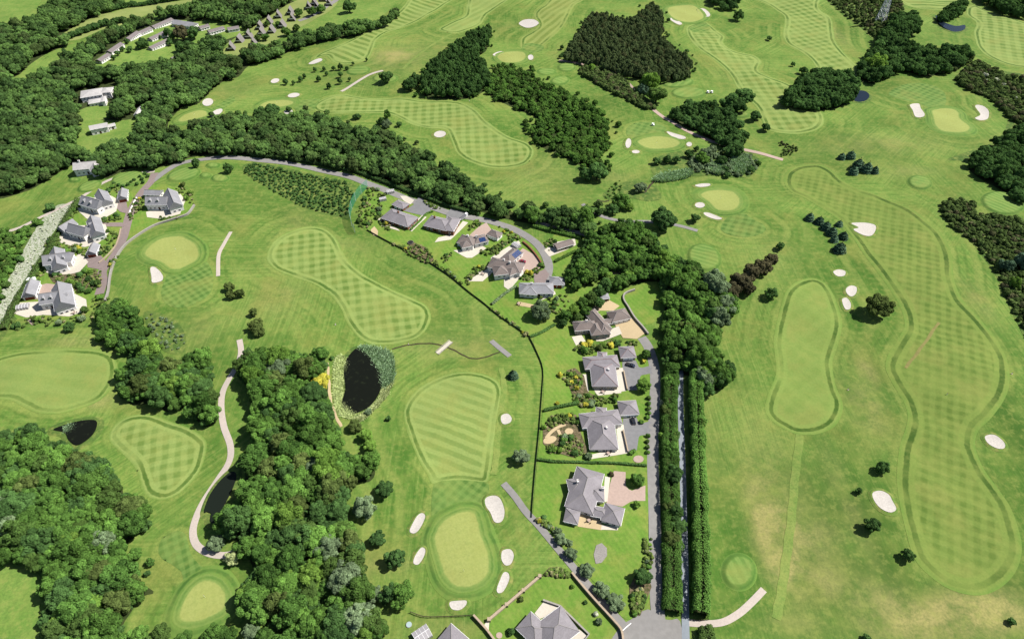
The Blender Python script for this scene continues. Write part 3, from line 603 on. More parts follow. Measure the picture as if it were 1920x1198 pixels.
# ------------------------------------------------------------------ water
def pond(P, mat, name='pond'):
    def bank(S, XY): return .25 * np.clip(S / 1.5, 0, 1) - .0
    sheet('pond_bank', P, .02, 1.0, M['scrub_ground'], grow=2.6, taper=True, zfun=lambda S, XY: .30 * np.sin(np.clip(S / 2.6, 0, 1) * math.pi / 2))
    Pw = smooth(GP(P), 6); z0 = float(H(Pw[:, 0], Pw[:, 1]).max())
    ob = sheet(name, P, 0, 1.2, mat, zfun=lambda S, XY: z0 + .34 - H(XY[:, 0], XY[:, 1]))
    return z0
pond([(672, 656), (690, 668), (705, 690), (716, 710), (713, 737), (696, 762), (670, 775), (650, 777), (642, 757), (649, 730), (645, 700), (648, 678), (662, 660)], M['weedwater'])
pond([(100, 806), (130, 795), (160, 790), (183, 792), (181, 810), (165, 826), (145, 836), (130, 826), (122, 812)], M['weedwater'])
pond([(434, 885), (444, 892), (436, 920), (420, 952), (406, 980), (395, 978), (398, 955), (384, 962), (394, 932), (412, 905)], M['water'])
pond(ellipse(1612, 183, 17, 9), M['bluewater'])
pond([(1752, 33), (1765, 44), (1790, 51), (1808, 50), (1806, 58), (1785, 60), (1760, 48)], M['bluewater'])
M['ditch'] = mat_plain('ditch_mud', alb(88, 78, 56), .4, 1.2)
for pts, wd in (([(735, 655), (760, 648), (800, 644), (825, 647), (850, 656), (880, 671), (905, 671), (937, 660)], .8), ([(1228, 338), (1216, 352), (1208, 362)], 1.6), ([(1295, 325), (1305, 318), (1320, 312)], 1.6), ([(1120, 375), (1130, 378), (1142, 377)], 1.2)):
    ribbon('stream', pts, wd, .05, M['ditch'], wob=.3)

# ------------------------------------------------------------------ roads and paths
ribbon('gravel_path', [(449, 637), (452, 660), (445, 685), (430, 710), (418, 735), (415, 765), (420, 800), (432, 835), (430, 865), (408, 900), (385, 935), (370, 965), (362, 995), (368, 1020), (390, 1036), (420, 1041), (445, 1034), (464, 1022)], 3.0, .09, M['gravel'])
ribbon('gravel_path', [(433, 435), (420, 458), (410, 480), (409, 518)], 2.3, .09, M['gravel'])
ribbon('lane', [(944, 906), (965, 930), (985, 958), (1010, 985), (1035, 1015), (1060, 1045), (1085, 1075), (1110, 1105), (1135, 1135), (1165, 1167), (1185, 1190)], 3.1, .10, M['asphalt'])
ribbon('path', [(921, 639), (936, 652), (956, 668)], 3.0, .10, M['asphalt'])
ribbon('path', [(1432, 1105), (1410, 1128), (1385, 1150), (1355, 1166), (1320, 1169), (1290, 1167)], 2.7, .10, M['gravel'])
ribbon('path', [(1092, 383), (1120, 402), (1150, 412), (1180, 416), (1215, 416), (1245, 418), (1275, 424), (1308, 433)], 3.0, .09, M['asphalt'])
ribbon('track', [(1048, 114), (1085, 119), (1120, 127), (1150, 136), (1180, 160), (1192, 177), (1230, 210), (1270, 235), (1318, 259), (1350, 270), (1395, 281), (1430, 289), (1468, 300)], 4.0, .09, M['pinkpave'])
ribbon('path', [(640, 172), (665, 157), (690, 142), (718, 133)], 3.2, .09, M['gravel'])
ribbon('estate_road', [(1240, 1240), (1236, 1180), (1230, 1100), (1228, 1000), (1226, 930), (1224, 860), (1226, 780), (1228, 700), (1217, 655), (1203, 633)], 5.2, .115, M['asphalt'])
ribbon('farm_lane', [(1287, 1240), (1285, 1160), (1283, 1000), (1279, 850), (1276, 750), (1276, 640), (1272, 560)], 2.8, .125, M['bluetrack'])
sheet('road_junction', [(1140, 1235), (1160, 1178), (1185, 1160), (1215, 1142), (1250, 1162), (1275, 1164), (1270, 1235)], .105, 1.2, M['asphalt'], smooth_n=3)
ribbon('estate_road', [(283, 342), (310, 322), (345, 305), (400, 297), (460, 298), (520, 304), (580, 315), (640, 328), (690, 345), (740, 364), (790, 382), (850, 402), (920, 416), (965, 431), (1000, 452), (1020, 475), (1029, 500), (1023, 525), (1012, 538)], 5.4, .115, M['asphalt'])
ribbon('estate_road', [(290, 325), (283, 342), (262, 366), (246, 395), (236, 430), (226, 460), (206, 490), (192, 510), (193, 530), (186, 552)], 5.4, .125, M['pinkroad'])
ribbon('track', [(290, 322), (260, 325), (220, 333), (185, 348), (150, 372), (130, 382), (80, 406), (40, 426), (0, 438), (-40, 446)], 3.0, .09, M['gravel'])
ribbon('farm_lane', [(1003, 416), (1050, 428), (1100, 441)], 3.4, .09, M['gravel'])
ribbon('footpath', [(614, 680), (617, 720), (622, 760), (640, 800)], 1.4, .09, M['cream'], wob=.3)
ribbon('track', [(195, 30), (215, 14), (228, -8)], 5.0, .09, M['hay'])
ribbon('chalet_road', [(560, 40), (590, 28), (620, 8), (640, -6), (655, -14)], 6.0, .11, M['asphalt'])
ribbon('footpath', [(480, 1165), (500, 1155), (515, 1147)], 2.4, .09, M['cream'])

def pad(name, mat, P, z=.14): sheet(name, P, z, 1.0, M[mat], smooth_n=0)
for i, (n, m, P) in enumerate([
    ('driveway', 'asphalt2', [(1167, 676), (1192, 676), (1199, 691), (1226, 684), (1226, 699), (1201, 704), (1194, 732), (1175, 732), (1167, 699)]),
    ('driveway', 'asphalt2', [(1168, 785), (1193, 782), (1198, 795), (1226, 788), (1226, 813), (1198, 817), (1194, 844), (1176, 849), (1168, 809)]),
    ('driveway', 'pinkpave', [(1151, 883), (1173, 885), (1173, 911), (1182, 921), (1210, 910), (1210, 939), (1185, 939), (1167, 950), (1137, 944), (1144, 906)]),
    ('driveway', 'cream', [(1153, 610), (1185, 596), (1213, 623), (1194, 636), (1168, 634)]),
    ('patio', 'cream', [(1128, 563), (1140, 562), (1162, 574), (1150, 583), (1120, 583), (1118, 595), (1105, 583)]),
    ('patio', 'pave', [(1072, 632), (1090, 628), (1098, 640), (1080, 648)]), ('patio', 'pave', [(1115, 628), (1160, 612), (1166, 626), (1130, 640), (1118, 640)]),
    ('patio', 'pave', [(1110, 725), (1163, 723), (1165, 737), (1120, 742)]), ('patio', 'pave', [(1155, 690), (1168, 690), (1174, 733), (1161, 735)]), ('patio', 'pave', [(1091, 702), (1100, 702), (1104, 734), (1099, 732)]),
    ('patio', 'pave', [(1110, 852), (1160, 840), (1170, 842), (1176, 850), (1118, 859), (1102, 862)]), ('patio', 'pave', [(1155, 800), (1169, 796), (1176, 849), (1160, 845)]),
    ('patio', 'cream', [(1088, 960), (1120, 968), (1129, 984), (1128, 994), (1083, 987)]), ('patio', 'pave', [(1134, 893), (1144, 895), (1139, 940), (1131, 942)]), ('patio', 'pave', [(1128, 984), (1160, 988), (1158, 994), (1127, 993)]),
    ('driveway', 'asphalt2', [(757, 396), (775, 385), (785, 370), (800, 378), (808, 396), (796, 406), (772, 400)]), ('patio', 'pave', [(708, 412), (730, 400), (735, 425), (746, 430), (750, 434), (715, 424)]), ('patio', 'pave', [(765, 428), (792, 404), (800, 408), (772, 435)]), ('patio', 'pave', [(750, 368), (762, 368), (777, 376), (770, 384), (758, 378)]),
    ('driveway', 'asphalt2', [(838, 400), (850, 388), (875, 400), (862, 412), (848, 416), (836, 412)]), ('patio', 'pave', [(848, 440), (868, 415), (878, 418), (845, 450), (815, 455), (822, 446)]),
    ('driveway', 'pinkpave', [(880, 442), (900, 424), (912, 418), (922, 432), (910, 444), (892, 446)]), ('patio', 'pave', [(850, 470), (878, 468), (905, 462), (912, 466), (885, 484), (875, 484)]),
    ('driveway', 'pinkpave', [(966, 480), (980, 466), (1008, 482), (1016, 500), (998, 514), (972, 508), (958, 492)]), ('driveway', 'pinkroad', [(1000, 514), (1022, 505), (1030, 515), (1020, 533), (1002, 530)]),
    ('patio', 'pave', [(920, 484), (955, 462), (972, 452), (976, 456), (940, 492), (925, 496)]), ('patio', 'pave', [(895, 512), (915, 500), (925, 510), (905, 528), (880, 528), (875, 522)]), ('patio', 'pave', [(945, 522), (970, 508), (985, 510), (955, 545), (945, 538)]),
    ('patio', 'cream', [(972, 566), (1002, 572), (998, 578), (970, 573)]), ('patio', 'pave', [(1010, 558), (1036, 550), (1040, 545), (1042, 552), (1014, 564)]),
    ('patio', 'cream', [(1100, 505), (1130, 498), (1165, 512), (1160, 525), (1120, 520), (1095, 535)]), ('patio', 'pave', [(1020, 470), (1040, 455), (1078, 448), (1080, 460), (1060, 470), (1030, 482)]),
    ('driveway', 'pinkroad', [(212, 377), (237, 378), (242, 402), (226, 398), (215, 388)]), ('driveway', 'pinkroad', [(160, 480), (190, 480), (200, 492), (188, 506), (165, 502)]), ('driveway', 'pinkroad', [(185, 419), (230, 418), (232, 426), (190, 426)]), ('driveway', 'pinkpave', [(72, 536), (88, 532), (112, 535), (112, 552), (78, 560), (66, 562)]),
    ('patio', 'pave', [(144, 394), (160, 374), (207, 367), (223, 376), (218, 398), (194, 411), (163, 411)]), ('patio', 'pave', [(103, 444), (134, 424), (198, 421), (204, 438), (186, 456), (160, 464), (132, 461), (108, 454)]),
    ('patio', 'pave', [(84, 510), (126, 494), (152, 474), (166, 492), (150, 510), (112, 520)]), ('patio', 'pave', [(26, 588), (38, 568), (76, 566), (134, 548), (162, 562), (164, 582), (130, 594), (80, 591), (50, 596)]), ('patio', 'pave', [(274, 398), (318, 388), (338, 364), (348, 376), (338, 402), (304, 411), (276, 408)]),
    ('patio', 'pinkpave', [(48, 598), (75, 594), (85, 600), (60, 610)]),
    ('patio', 'pave', [(1002, 1150), (1020, 1127), (1052, 1139), (1040, 1150), (1012, 1160)]), ('patio', 'pave', [(1068, 1195), (1086, 1180), (1102, 1192), (1090, 1215)]), ('patio', 'pave', [(912, 1165), (918, 1160), (916, 1185), (906, 1175)]), ('stone_bed', 'grey_stone', [(1113, 1040), (1118, 1022), (1128, 1018), (1138, 1028), (1138, 1042), (1128, 1055), (1117, 1057)]),
    ('planting_bed', 'bed', [(1015, 1080), (1030, 1064), (1050, 1063), (1070, 1073), (1076, 1083), (1045, 1082)]), ('planting_bed', 'bed', [(1180, 1100), (1190, 1080), (1205, 1060), (1222, 1100), (1200, 1155), (1182, 1150)]),
    ('planting_bed', 'bed', [(1062, 695), (1078, 690), (1095, 705), (1102, 735), (1120, 745), (1100, 758), (1076, 748), (1066, 722)]), ('planting_bed', 'bed', [(1018, 800), (1040, 778), (1080, 778), (1088, 810), (1104, 850), (1075, 858), (1040, 848), (1018, 832)]),
    ('planting_bed', 'bed', [(755, 470), (775, 455), (800, 465), (815, 490), (800, 496), (770, 480)]), ('planting_bed', 'bed', [(90, 515), (130, 515), (180, 505), (190, 530), (170, 545), (130, 545), (100, 530)]),
    ('flower_bed', 'pinkpave', ellipse(1197, 861, 10, 7)), ('garden_path', 'cream', ellipse(1031, 825, 13, 7, -15)), ('garden_path', 'cream', ellipse(1067, 809, 8, 6)), ('pond_patio', 'cream', [(695, 432), (702, 425), (709, 434), (708, 444), (700, 442)]),
]): pad(n, m, P, .14 + .0022 * i)
ribbon('garden_path', [(1060, 796), (1045, 802), (1032, 812), (1024, 822)], 1.6, .30, M['cream']); ribbon('garden_path', [(1046, 806), (1054, 822), (1064, 834)], 1.5, .31, M['cream'])
# painted give-way line at the junction
ribbon('road_marking', [(1167, 1182), (1183, 1168)], .25, .19, M['frame'])
# ------------------------------------------------------------------ foliage meshes (unit size: crown radius 1)
def leaf_quads(name, Cn, Nn, size, lc, mat):
    n = len(Cn); r = rng.normal(size=(n, 3)); Nn = Nn / (np.linalg.norm(Nn, axis=1)[:, None] + 1e-9)
    T = np.cross(Nn, r); T /= np.linalg.norm(T, axis=1)[:, None] + 1e-9; B = np.cross(Nn, T)
    s = (size * rng.uniform(.7, 1.3, n))[:, None] * .5 if np.isscalar(size) else (size * rng.uniform(.7, 1.3, n))[:, None] * .5
    k = rng.uniform(.6, 1.0, n)[:, None]
    V = np.stack([Cn - T * s - B * s * k, Cn + T * s * .8 - B * s * k, Cn + T * s + B * s * k, Cn - T * s * .7 + B * s * k], 1).reshape(-1, 3)
    F = np.arange(4 * n).reshape(n, 4)
    me = mesh_np(name, V, F, False, {'lc': np.repeat(lc, 4)}); me.materials.append(mat); return me
def unit(n):
    d = rng.normal(size=(n, 3)); return d / np.linalg.norm(d, axis=1)[:, None]
def crown_mesh(name, leaves, ls, nl=18, asp=.85, zc=1.12, lr=(.26, .44), spread=.64, mat=None):
    d = unit(nl * 3); d = d[d[:, 2] > -.5][:nl]
    cen = d * (spread * rng.uniform(.62, 1.22, len(d)))[:, None] * np.array([1, 1, asp]); rad = rng.uniform(lr[0], lr[1], len(d))
    cen = np.vstack([cen, [[0, 0, .05]]]); rad = np.append(rad, .58); lob = rng.random(len(rad))
    P, N, L = [], [], []; got = 0
    while got < leaves:
        k = rng.choice(len(rad), 4000, p=rad ** 2 / (rad ** 2).sum()); u = unit(4000)
        p = cen[k] + u * (rad[k] * rng.uniform(.80, 1.06, 4000))[:, None]
        dd = np.linalg.norm(p[:, None] - cen[None], axis=2) / rad[None]; dd[np.arange(4000), k] = 9
        ok = (dd.min(1) > .82) & (p[:, 2] > -.62)
        P.append(p[ok]); N.append(u[ok] + .75 * unit(4000)[ok] + np.array([0, 0, .25])); L.append(lob[k][ok] * .55 + rng.random(ok.sum()) * .45); got += ok.sum()
    P = np.concatenate(P)[:leaves]; N = np.concatenate(N)[:leaves]; L = np.concatenate(L)[:leaves]
    P[:, 2] += zc
    return leaf_quads(name, P, N, ls, L, mat or M['leaf'])
def trunk_mesh(name, h=.8, r=.075, limbs=5):
    b = MB(); lean = rng.uniform(-.06, .06, 2); pts = [(0, 0, -.15), (lean[0] * .4, lean[1] * .4, h * .5), (lean[0], lean[1], h)]
    b.bar(pts[0], pts[1], r * 1.25, 7, r * .9); b.bar(pts[1], pts[2], r * .9, 7, r * .55)
    for i in range(limbs):
        a = 2 * math.pi * i / limbs + rng.uniform(-.4, .4); z = h * rng.uniform(.5, .9)
        b.bar((lean[0] * .7, lean[1] * .7, z), (.5 * math.cos(a), .5 * math.sin(a), z + rng.uniform(.2, .5)), r * .45, 5, r * .15)
    me = b.mesh(name); me.materials.append(M['bark']); return me
def spruce_mesh(name, leaves=2600, h=1.35, mat=None):
    t = rng.random(leaves) ** .7; z = h * (1 - t) ; tier = .78 + .22 * np.cos(z * 14)
    r = t ** .42 * tier * rng.uniform(.55, 1.03, leaves); a = rng.uniform(0, 2 * math.pi, leaves)
    P = np.stack([r * np.cos(a), r * np.sin(a), z * .97 + .08], 1); N = np.stack([np.cos(a), np.sin(a), np.full(leaves, .8)], 1) + .7 * unit(leaves)
    return leaf_quads(name, P, N, .15, rng.random(leaves), mat or M['leaf_blue'])
CROWN = [crown_mesh('crown', 8000, .068, int(rng.integers(34, 52)), rng.uniform(.7, .95), rng.uniform(.80, .92), (.12, .30), rng.uniform(.68, .78)) for _ in range(9)]
TRUNK = [trunk_mesh('trunk') for _ in range(4)]
SHRUB = [crown_mesh('shrub', 900, .19, 9, .8, .62, (.3, .5), .5) for _ in range(5)]
TUFT = [crown_mesh('shrub', 420, .26, 8, .8, .55, (.3, .5), .5, M['leaf_heath']) for _ in range(3)]
SPRUCE = [spruce_mesh('crown', mat=M['leaf_blue']) for _ in range(2)]
STEM = trunk_mesh('trunk', 1.8, .06, 0)

def tree(x, y, r, label, group, mat='leaf', asp=1.0, name='broadleaf_tree', cat='tree', kind='broad'):
    root = empty(name, (x, y, float(H(x, y)))); root.scale = (r * rng.uniform(.92, 1.08), r * rng.uniform(.92, 1.08), r * asp); root.rotation_euler[2] = rng.uniform(0, 6.28)
    tag(root, label, cat, group)
    if kind == 'broad': cm, tm = CROWN[rng.integers(len(CROWN))], TRUNK[rng.integers(len(TRUNK))]
    else: cm, tm = SPRUCE[rng.integers(2)], STEM
    c = bpy.data.objects.new('crown', cm); C.objects.link(c); c.parent = root
    k = bpy.data.objects.new('trunk', tm); C.objects.link(k); k.parent = root
    if mat != 'leaf': c.material_slots[0].link = 'OBJECT'; c.material_slots[0].material = M[mat]
    return root
def tree_px(px, py, rpx, label, group=None, mat='leaf', asp=1.0, name='broadleaf_tree', kind='broad', cat='tree'):
    r = rpx / ppm(px, py); g = G(px, py, .85 * r * asp)
    return tree(g[0], g[1], r, label, group, mat, asp, name, cat, kind)
def shrub(x, y, r, label, group, mat='leaf', asp=1.0, name='garden_shrub', cat='shrub'):
    o = bpy.data.objects.new(name, SHRUB[rng.integers(len(SHRUB))]); C.objects.link(o)
    o.location = (x, y, float(H(x, y)) + .1); o.scale = (r, r, r * asp); o.rotation_euler[2] = rng.uniform(0, 6.28)
    o.material_slots[0].link = 'OBJECT'; o.material_slots[0].material = M[mat]
    return tag(o, label, cat, group)
def shrub_px(px, py, rpx, label, group=None, mat='leaf', asp=1.0, name='garden_shrub', cat='shrub'):
    r = rpx / ppm(px, py); g = G(px, py, .6 * r * asp); return shrub(g[0], g[1], r, label, group, mat, asp, name, cat)

def scatter(poly_px, spacing, h=5.0, inset=0.0, excl=(), jitter=.42, n=4):
    P = smooth(GP(poly_px, h), n); lo, hi = P.min(0), P.max(0); pts = []
    ys = np.arange(lo[1], hi[1] + spacing, spacing * .87)
    for j, y in enumerate(ys):
        for x in np.arange(lo[0] + (j % 2) * spacing / 2, hi[0] + spacing, spacing): pts.append((x, y))
    pts = np.array(pts) + rng.uniform(-jitter, jitter, (len(pts), 2)) * spacing
    D, _ = sdf(P, pts); ok = D > inset
    for e in excl:
        De, _ = sdf(smooth(GP(e, h * .5), 3), pts); ok &= De < -5.0
    return pts[ok]

def forest_stuff(name, label, cat, pts, rad, meshes, mat, zoff=0.0, asp=(.85, 1.15)):
    """many crowns that read as one mass: one object, geometry-node instances on its points"""
    pts = np.asarray(pts); n = len(pts); z = H(pts[:, 0], pts[:, 1]) + zoff
    me = bpy.data.meshes.new(name); me.vertices.add(n); me.vertices.foreach_set('co', np.column_stack([pts, z]).astype(np.float32).ravel())
    s = rng.uniform(rad[0], rad[1], n); a = rng.uniform(asp[0], asp[1], n)
    at = me.attributes.new('scl', 'FLOAT_VECTOR', 'POINT'); at.data.foreach_set('vector', np.column_stack([s, s * rng.uniform(.9, 1.1, n), s * a]).astype(np.float32).ravel())
    at = me.attributes.new('rotz', 'FLOAT', 'POINT'); at.data.foreach_set('value', rng.uniform(0, 6.28, n).astype(np.float32))
    at = me.attributes.new('pick', 'INT', 'POINT'); at.data.foreach_set('value', rng.integers(0, len(meshes), n).astype(np.int32))
    ob = bpy.data.objects.new(name, me); C.objects.link(ob); tag(ob, label, cat, kind='stuff')
    ng = bpy.data.node_groups.new(name + '_scatter', 'GeometryNodeTree')
    ng.interface.new_socket('Geometry', in_out='INPUT', socket_type='NodeSocketGeometry'); ng.interface.new_socket('Geometry', in_out='OUTPUT', socket_type='NodeSocketGeometry')
    gi = ng.nodes.new('NodeGroupInput'); go = ng.nodes.new('NodeGroupOutput'); ip = ng.nodes.new('GeometryNodeInstanceOnPoints'); jn = ng.nodes.new('GeometryNodeJoinGeometry')
    for m_ in meshes:
        src = next(o for o in bpy.data.objects if o.data == m_)
        oi = ng.nodes.new('GeometryNodeObjectInfo'); oi.transform_space = 'ORIGINAL'; oi.inputs['Object'].default_value = src; oi.inputs['As Instance'].default_value = True
        ng.links.new(oi.outputs['Geometry'], jn.inputs[0])
    def named(nm, ty):
        q = ng.nodes.new('GeometryNodeInputNamedAttribute'); q.data_type = ty; q.inputs['Name'].default_value = nm; return q.outputs['Attribute']
    cx = ng.nodes.new('ShaderNodeCombineXYZ'); er = ng.nodes.new('FunctionNodeEulerToRotation'); sm = ng.nodes.new('GeometryNodeSetMaterial'); sm.inputs['Material'].default_value = mat
    ng.links.new(named('rotz', 'FLOAT'), cx.inputs['Z']); ng.links.new(cx.outputs[0], er.inputs[0])
    ng.links.new(gi.outputs[0], ip.inputs['Points']); ng.links.new(jn.outputs[0], ip.inputs['Instance']); ip.inputs['Pick Instance'].default_value = True
    ng.links.new(named('pick', 'INT'), ip.inputs['Instance Index']); ng.links.new(er.outputs[0], ip.inputs['Rotation']); ng.links.new(named('scl', 'FLOAT_VECTOR'), ip.inputs['Scale'])
    ng.links.new(ip.outputs[0], sm.inputs[0]); ng.links.new(sm.outputs[0], go.inputs[0])
    md = ob.modifiers.new('scatter', 'NODES'); md.node_group = ng
    return ob
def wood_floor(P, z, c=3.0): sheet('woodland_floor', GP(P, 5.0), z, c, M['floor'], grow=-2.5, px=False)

# ------------------------------------------------------------------ near woods, tree by tree
W1 = [(-15, 815), (30, 800), (70, 795), (100, 812), (140, 838), (172, 850), (215, 868), (232, 898), (237, 925), (267, 935), (280, 960), (277, 985), (252, 1000), (232, 1020), (237, 1040), (252, 1065), (292, 1090), (292, 1112), (262, 1117), (247, 1140), (232, 1165), (227, 1215), (55, 1215), (75, 1150), (77, 1085), (30, 1048), (-15, 1030)]
W2 = [(447, 670), (475, 657), (540, 655), (570, 665), (590, 652), (612, 660), (613, 690), (621, 720), (620, 760), (641, 790), (647, 830), (645, 845), (702, 853), (710, 880), (692, 900), (665, 903), (650, 925), (650, 960), (667, 1000), (684, 1040), (694, 1075), (692, 1105), (712, 1150), (702, 1215), (480, 1215), (500, 1163), (455, 1163), (443, 1125), (458, 1080), (452, 1050), (438, 1018), (412, 1000), (410, 970), (430, 940), (442, 900), (445, 860), (465, 840), (470, 790), (465, 740), (443, 710)]
W3 = [(178, 590), (200, 562), (240, 565), (262, 585), (275, 620), (300, 652), (330, 668), (355, 662), (385, 652), (402, 690), (402, 720), (412, 760), (407, 782), (380, 798), (352, 782), (335, 760), (300, 768), (270, 752), (240, 757), (218, 737), (223, 695), (245, 678), (215, 652), (185, 642), (176, 612)]
W4C = [(1100, 440), (1150, 418), (1190, 412), (1217, 425), (1242, 440), (1262, 470), (1302, 490), (1342, 520), (1377, 560), (1377, 590), (1352, 620), (1352, 660), (1372, 690), (1372, 718), (1350, 728), (1308, 728), (1296, 700), (1245, 700), (1238, 640), (1242, 590), (1236, 540), (1222, 522), (1170, 530), (1150, 507), (1100, 530), (1070, 532), (1063, 500), (1078, 470)]
mats = ['leaf'] * 20 + ['leaf_dark'] * 6 + ['leaf_bright'] * 3 + ['leaf_olive'] * 3 + ['leaf_grey'] * 2
COLW = {'leaf': 'mid green', 'leaf_dark': 'dark green', 'leaf_bright': 'bright green', 'leaf_olive': 'olive', 'leaf_grey': 'grey-green'}
pool = []
WOODS = ((W1, 'lower left wood', 'trees of the lower left wood', 6.6, (4.0, 7.0), 'small trees filling the lower left wood'),
         (W2, 'central wood', 'trees of the central wood', 7.0, (4.2, 7.6), 'small trees filling the central wood'),
         (W3, 'copse left of the path', 'trees of the copse by the gravel path', 6.4, (3.8, 6.6), 'small trees filling the copse left of the gravel path'),
         (W4C, 'belt behind the houses', 'trees of the belt behind the houses', 6.8, (4.0, 7.0), 'small trees filling the belt behind the houses'))
for k, (P, lab, grp, spc, rr, lab2) in enumerate(WOODS):
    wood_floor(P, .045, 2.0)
    pts_ = scatter(P, spc, 5.0, 2.0); Dw, _ = sdf(smooth(GP(P, 5.0), 4), pts_)
    for (x, y), dw in zip(pts_, Dw):
        r = min(rng.uniform(*rr), dw + 2.0); pool.append((r / (y * COSP + CAM_H * SINP), x, y, r, k))
KEEP = [G(600, 718, 5)[:2], G(500, 880, 6)[:2]]
pool = [q for q in pool if min(np.hypot(q[1] - k_[0], q[2] - k_[1]) for k_ in KEEP) > 6.5]
pool.sort(reverse=True)
WY = [sorted(q[2] for q in pool[:215] if q[4] == k) for k in range(4)]
for _s, x, y, r, k in pool[:215]:
    mt = mats[rng.integers(len(mats))]; ys_ = WY[k]; part = ('bottom', 'lower', 'middle', 'upper', 'top')[min(4, int(5 * np.searchsorted(ys_, y) / len(ys_)))]
    tree(x, y, r, COLW[mt] + ' tree, ' + part + ' part of the ' + WOODS[k][1], WOODS[k][2], mt, rng.uniform(.85, 1.1))
for k, wd in enumerate(WOODS):
    rest = [(q[1], q[2]) for q in pool[215:] if q[4] == k]
    low = scatter(wd[0], 4.6, 3.0, 2.0); forest_stuff('undergrowth', 'undergrowth' + wd[5][11:], 'undergrowth', low, (2.2, 3.4), CROWN[:6], M['leaf_dark'])
    if rest: forest_stuff('wood_understorey', wd[5], 'wood', rest, (wd[4][0], wd[4][0] * 1.3), CROWN[:6], M['leaf'])

# ------------------------------------------------------------------ single trees
def T(px, py, r, label, mat='leaf', asp=1.0, name='broadleaf_tree', group=None, kind='broad'): tree_px(px, py, r, label, group, mat, asp, name, kind)
T(600, 718, 20, 'golden yellow tree on the edge of the central wood beside the pond', 'leaf_gold', .9)
T(500, 880, 26, 'large brown-leaved tree in the central wood', 'leaf_olive', .9)
T(720, 918, 18, 'dark solitary tree above left of the front putting green, near the wood', 'leaf_dark')
T(682, 952, 24, 'big grey-green tree at the wood edge left of the front putting green', 'leaf_grey')
T(707, 1008, 16, 'small dark tree between the grey tree and the round tree by the front green', 'leaf_dark')
T(741, 1047, 20, 'round dark green tree left of the lower left greenside bunker', 'leaf_dark')
T(668, 1040, 17, 'clipped olive tree at the wood edge facing the round dark tree', 'leaf_grey', 1.1)
T(655, 905, 16, 'upright olive tree at the tip of the central wood', 'leaf_olive', 1.25)
for px, r, m in ((703, 16, 'leaf_grey'), (732, 20, 'leaf_dark'), (754, 24, 'leaf')): T(px, 1108 + r * .3, r, 'tree in the row of three above the timber fence', m, group='three trees above the timber fence')
T(665, 797, 13, 'olive tree at the foot of the pond', 'leaf_olive'); T(685, 815, 14, 'bright green round tree, middle of three below the pond', 'leaf_bright'); T(693, 836, 13, 'bright green round tree, lowest of three below the pond', 'leaf_bright')
T(977, 857, 16, 'grey-green solitary tree left of the fence beside the white bunker', 'leaf_grey')
T(1650, 574, 27, 'large brown round tree beside the big right-hand fairway', 'leaf_olive', .85)
T(1657, 876, 12, 'dark tree left of the big fairway, above the pear-shaped bunker', 'leaf_dark', 1.2); T(1611, 920, 7, 'small dark tree left of the pear-shaped bunker', 'leaf_dark', 1.1); T(1636, 985, 15, 'dark round tree below the pear-shaped bunker', 'leaf_dark', 1.1); T(1703, 1040, 13, 'dark straggly tree on the lower left rim of the big fairway', 'leaf_dark', 1.1)
T(1898, 1166, 8, 'small dark tree in the lower right corner', 'leaf_dark'); T(1626, 1196, 8, 'small dark tree at the bottom edge right of the footpath', 'leaf_dark')
T(1447, 551, 12, 'dark tree left of the narrow right-hand fairway', 'leaf_dark'); T(1464, 462, 9, 'small dark tree above the purple trees', 'leaf_dark')
T(1240, 412, 27, 'big round dark tree over the asphalt path', 'leaf_dark', .85); T(1303, 409, 10, 'small dark tree left of the long bunker by the oval green', 'leaf_dark')
T(1166, 377, 16, 'green tree by the stream bend near the asphalt path', 'leaf'); T(1150, 393, 12, 'low dark tree beside the asphalt path bend', 'leaf_dark', .8); T(1180, 388, 9, 'light tree right of the stream bend tree', 'leaf_bright')
T(1200, 352, 14, 'grey-leaved tree beside the stream', 'leaf_grey', .8); T(1120, 322, 19, 'dark tree at the lower tip of the centre spinney', 'leaf_dark'); T(1098, 328, 14, 'dark tree beside the small tee at the spinney tip', 'leaf_dark')
T(1218, 152, 20, 'bright lime-green tree beside the pink track', 'leaf_bright'); T(1232, 178, 18, 'mid green tree below the lime-green tree', 'leaf'); T(1208, 165, 12, 'blue-green tree left of the lime-green tree', 'leaf_blue')
for px, py, r in ((1370, 192, 20), (1397, 182, 20), (1385, 198, 18)): T(px, py, r, 'tree in the dark clump right of the round tees', 'leaf_dark', .85, group='dark clump by the round tees')
T(1418, 217, 11, 'small dark tree below the dark clump', 'leaf_dark'); T(1437, 238, 9, 'small dark tree at the foot of the checked fairway', 'leaf_dark'); T(1385, 30, 10, 'dark round tree right of the top green', 'leaf_dark'); T(1443, 72, 5, 'tiny dark bush between two upper fairways', 'leaf_dark'); T(1487, 121, 5, 'tiny tree above the big clump', 'leaf_dark'); T(1507, 132, 9, 'small tree just above the big clump', 'leaf_dark')
T(723, 145, 14, 'round dark tree on the ringed tee at the path end', 'leaf_dark', .9); T(654, 13, 13, 'single round tree in the meadow right of the chalets', 'leaf_dark', 1.0)
T(512, 205, 16, 'very dark round tree right of the narrow green', 'leaf_dark', .85); T(489, 212, 14, 'dark round tree left of the narrow green', 'leaf_dark', .85); T(669, 218, 9, 'low dark bush on the edge of the checked fairway', 'leaf_dark', .7)
T(726, 215, 8, 'tall thin tree beside the checked fairway', 'leaf', 1.3); T(714, 228, 8, 'tree left of the thin tree beside the checked fairway', 'leaf_dark'); T(725, 232, 9, 'grey tree below the thin tree', 'leaf_grey'); T(748, 233, 6, 'small bush right of the thin trees', 'leaf_dark')
for px, py, r in ((770, 158, 13), (778, 150, 12), (762, 160, 9)): T(px, py, r, 'tree in the small clump left of the conifer spinney', 'leaf_dark', group='small clump left of the spinney')
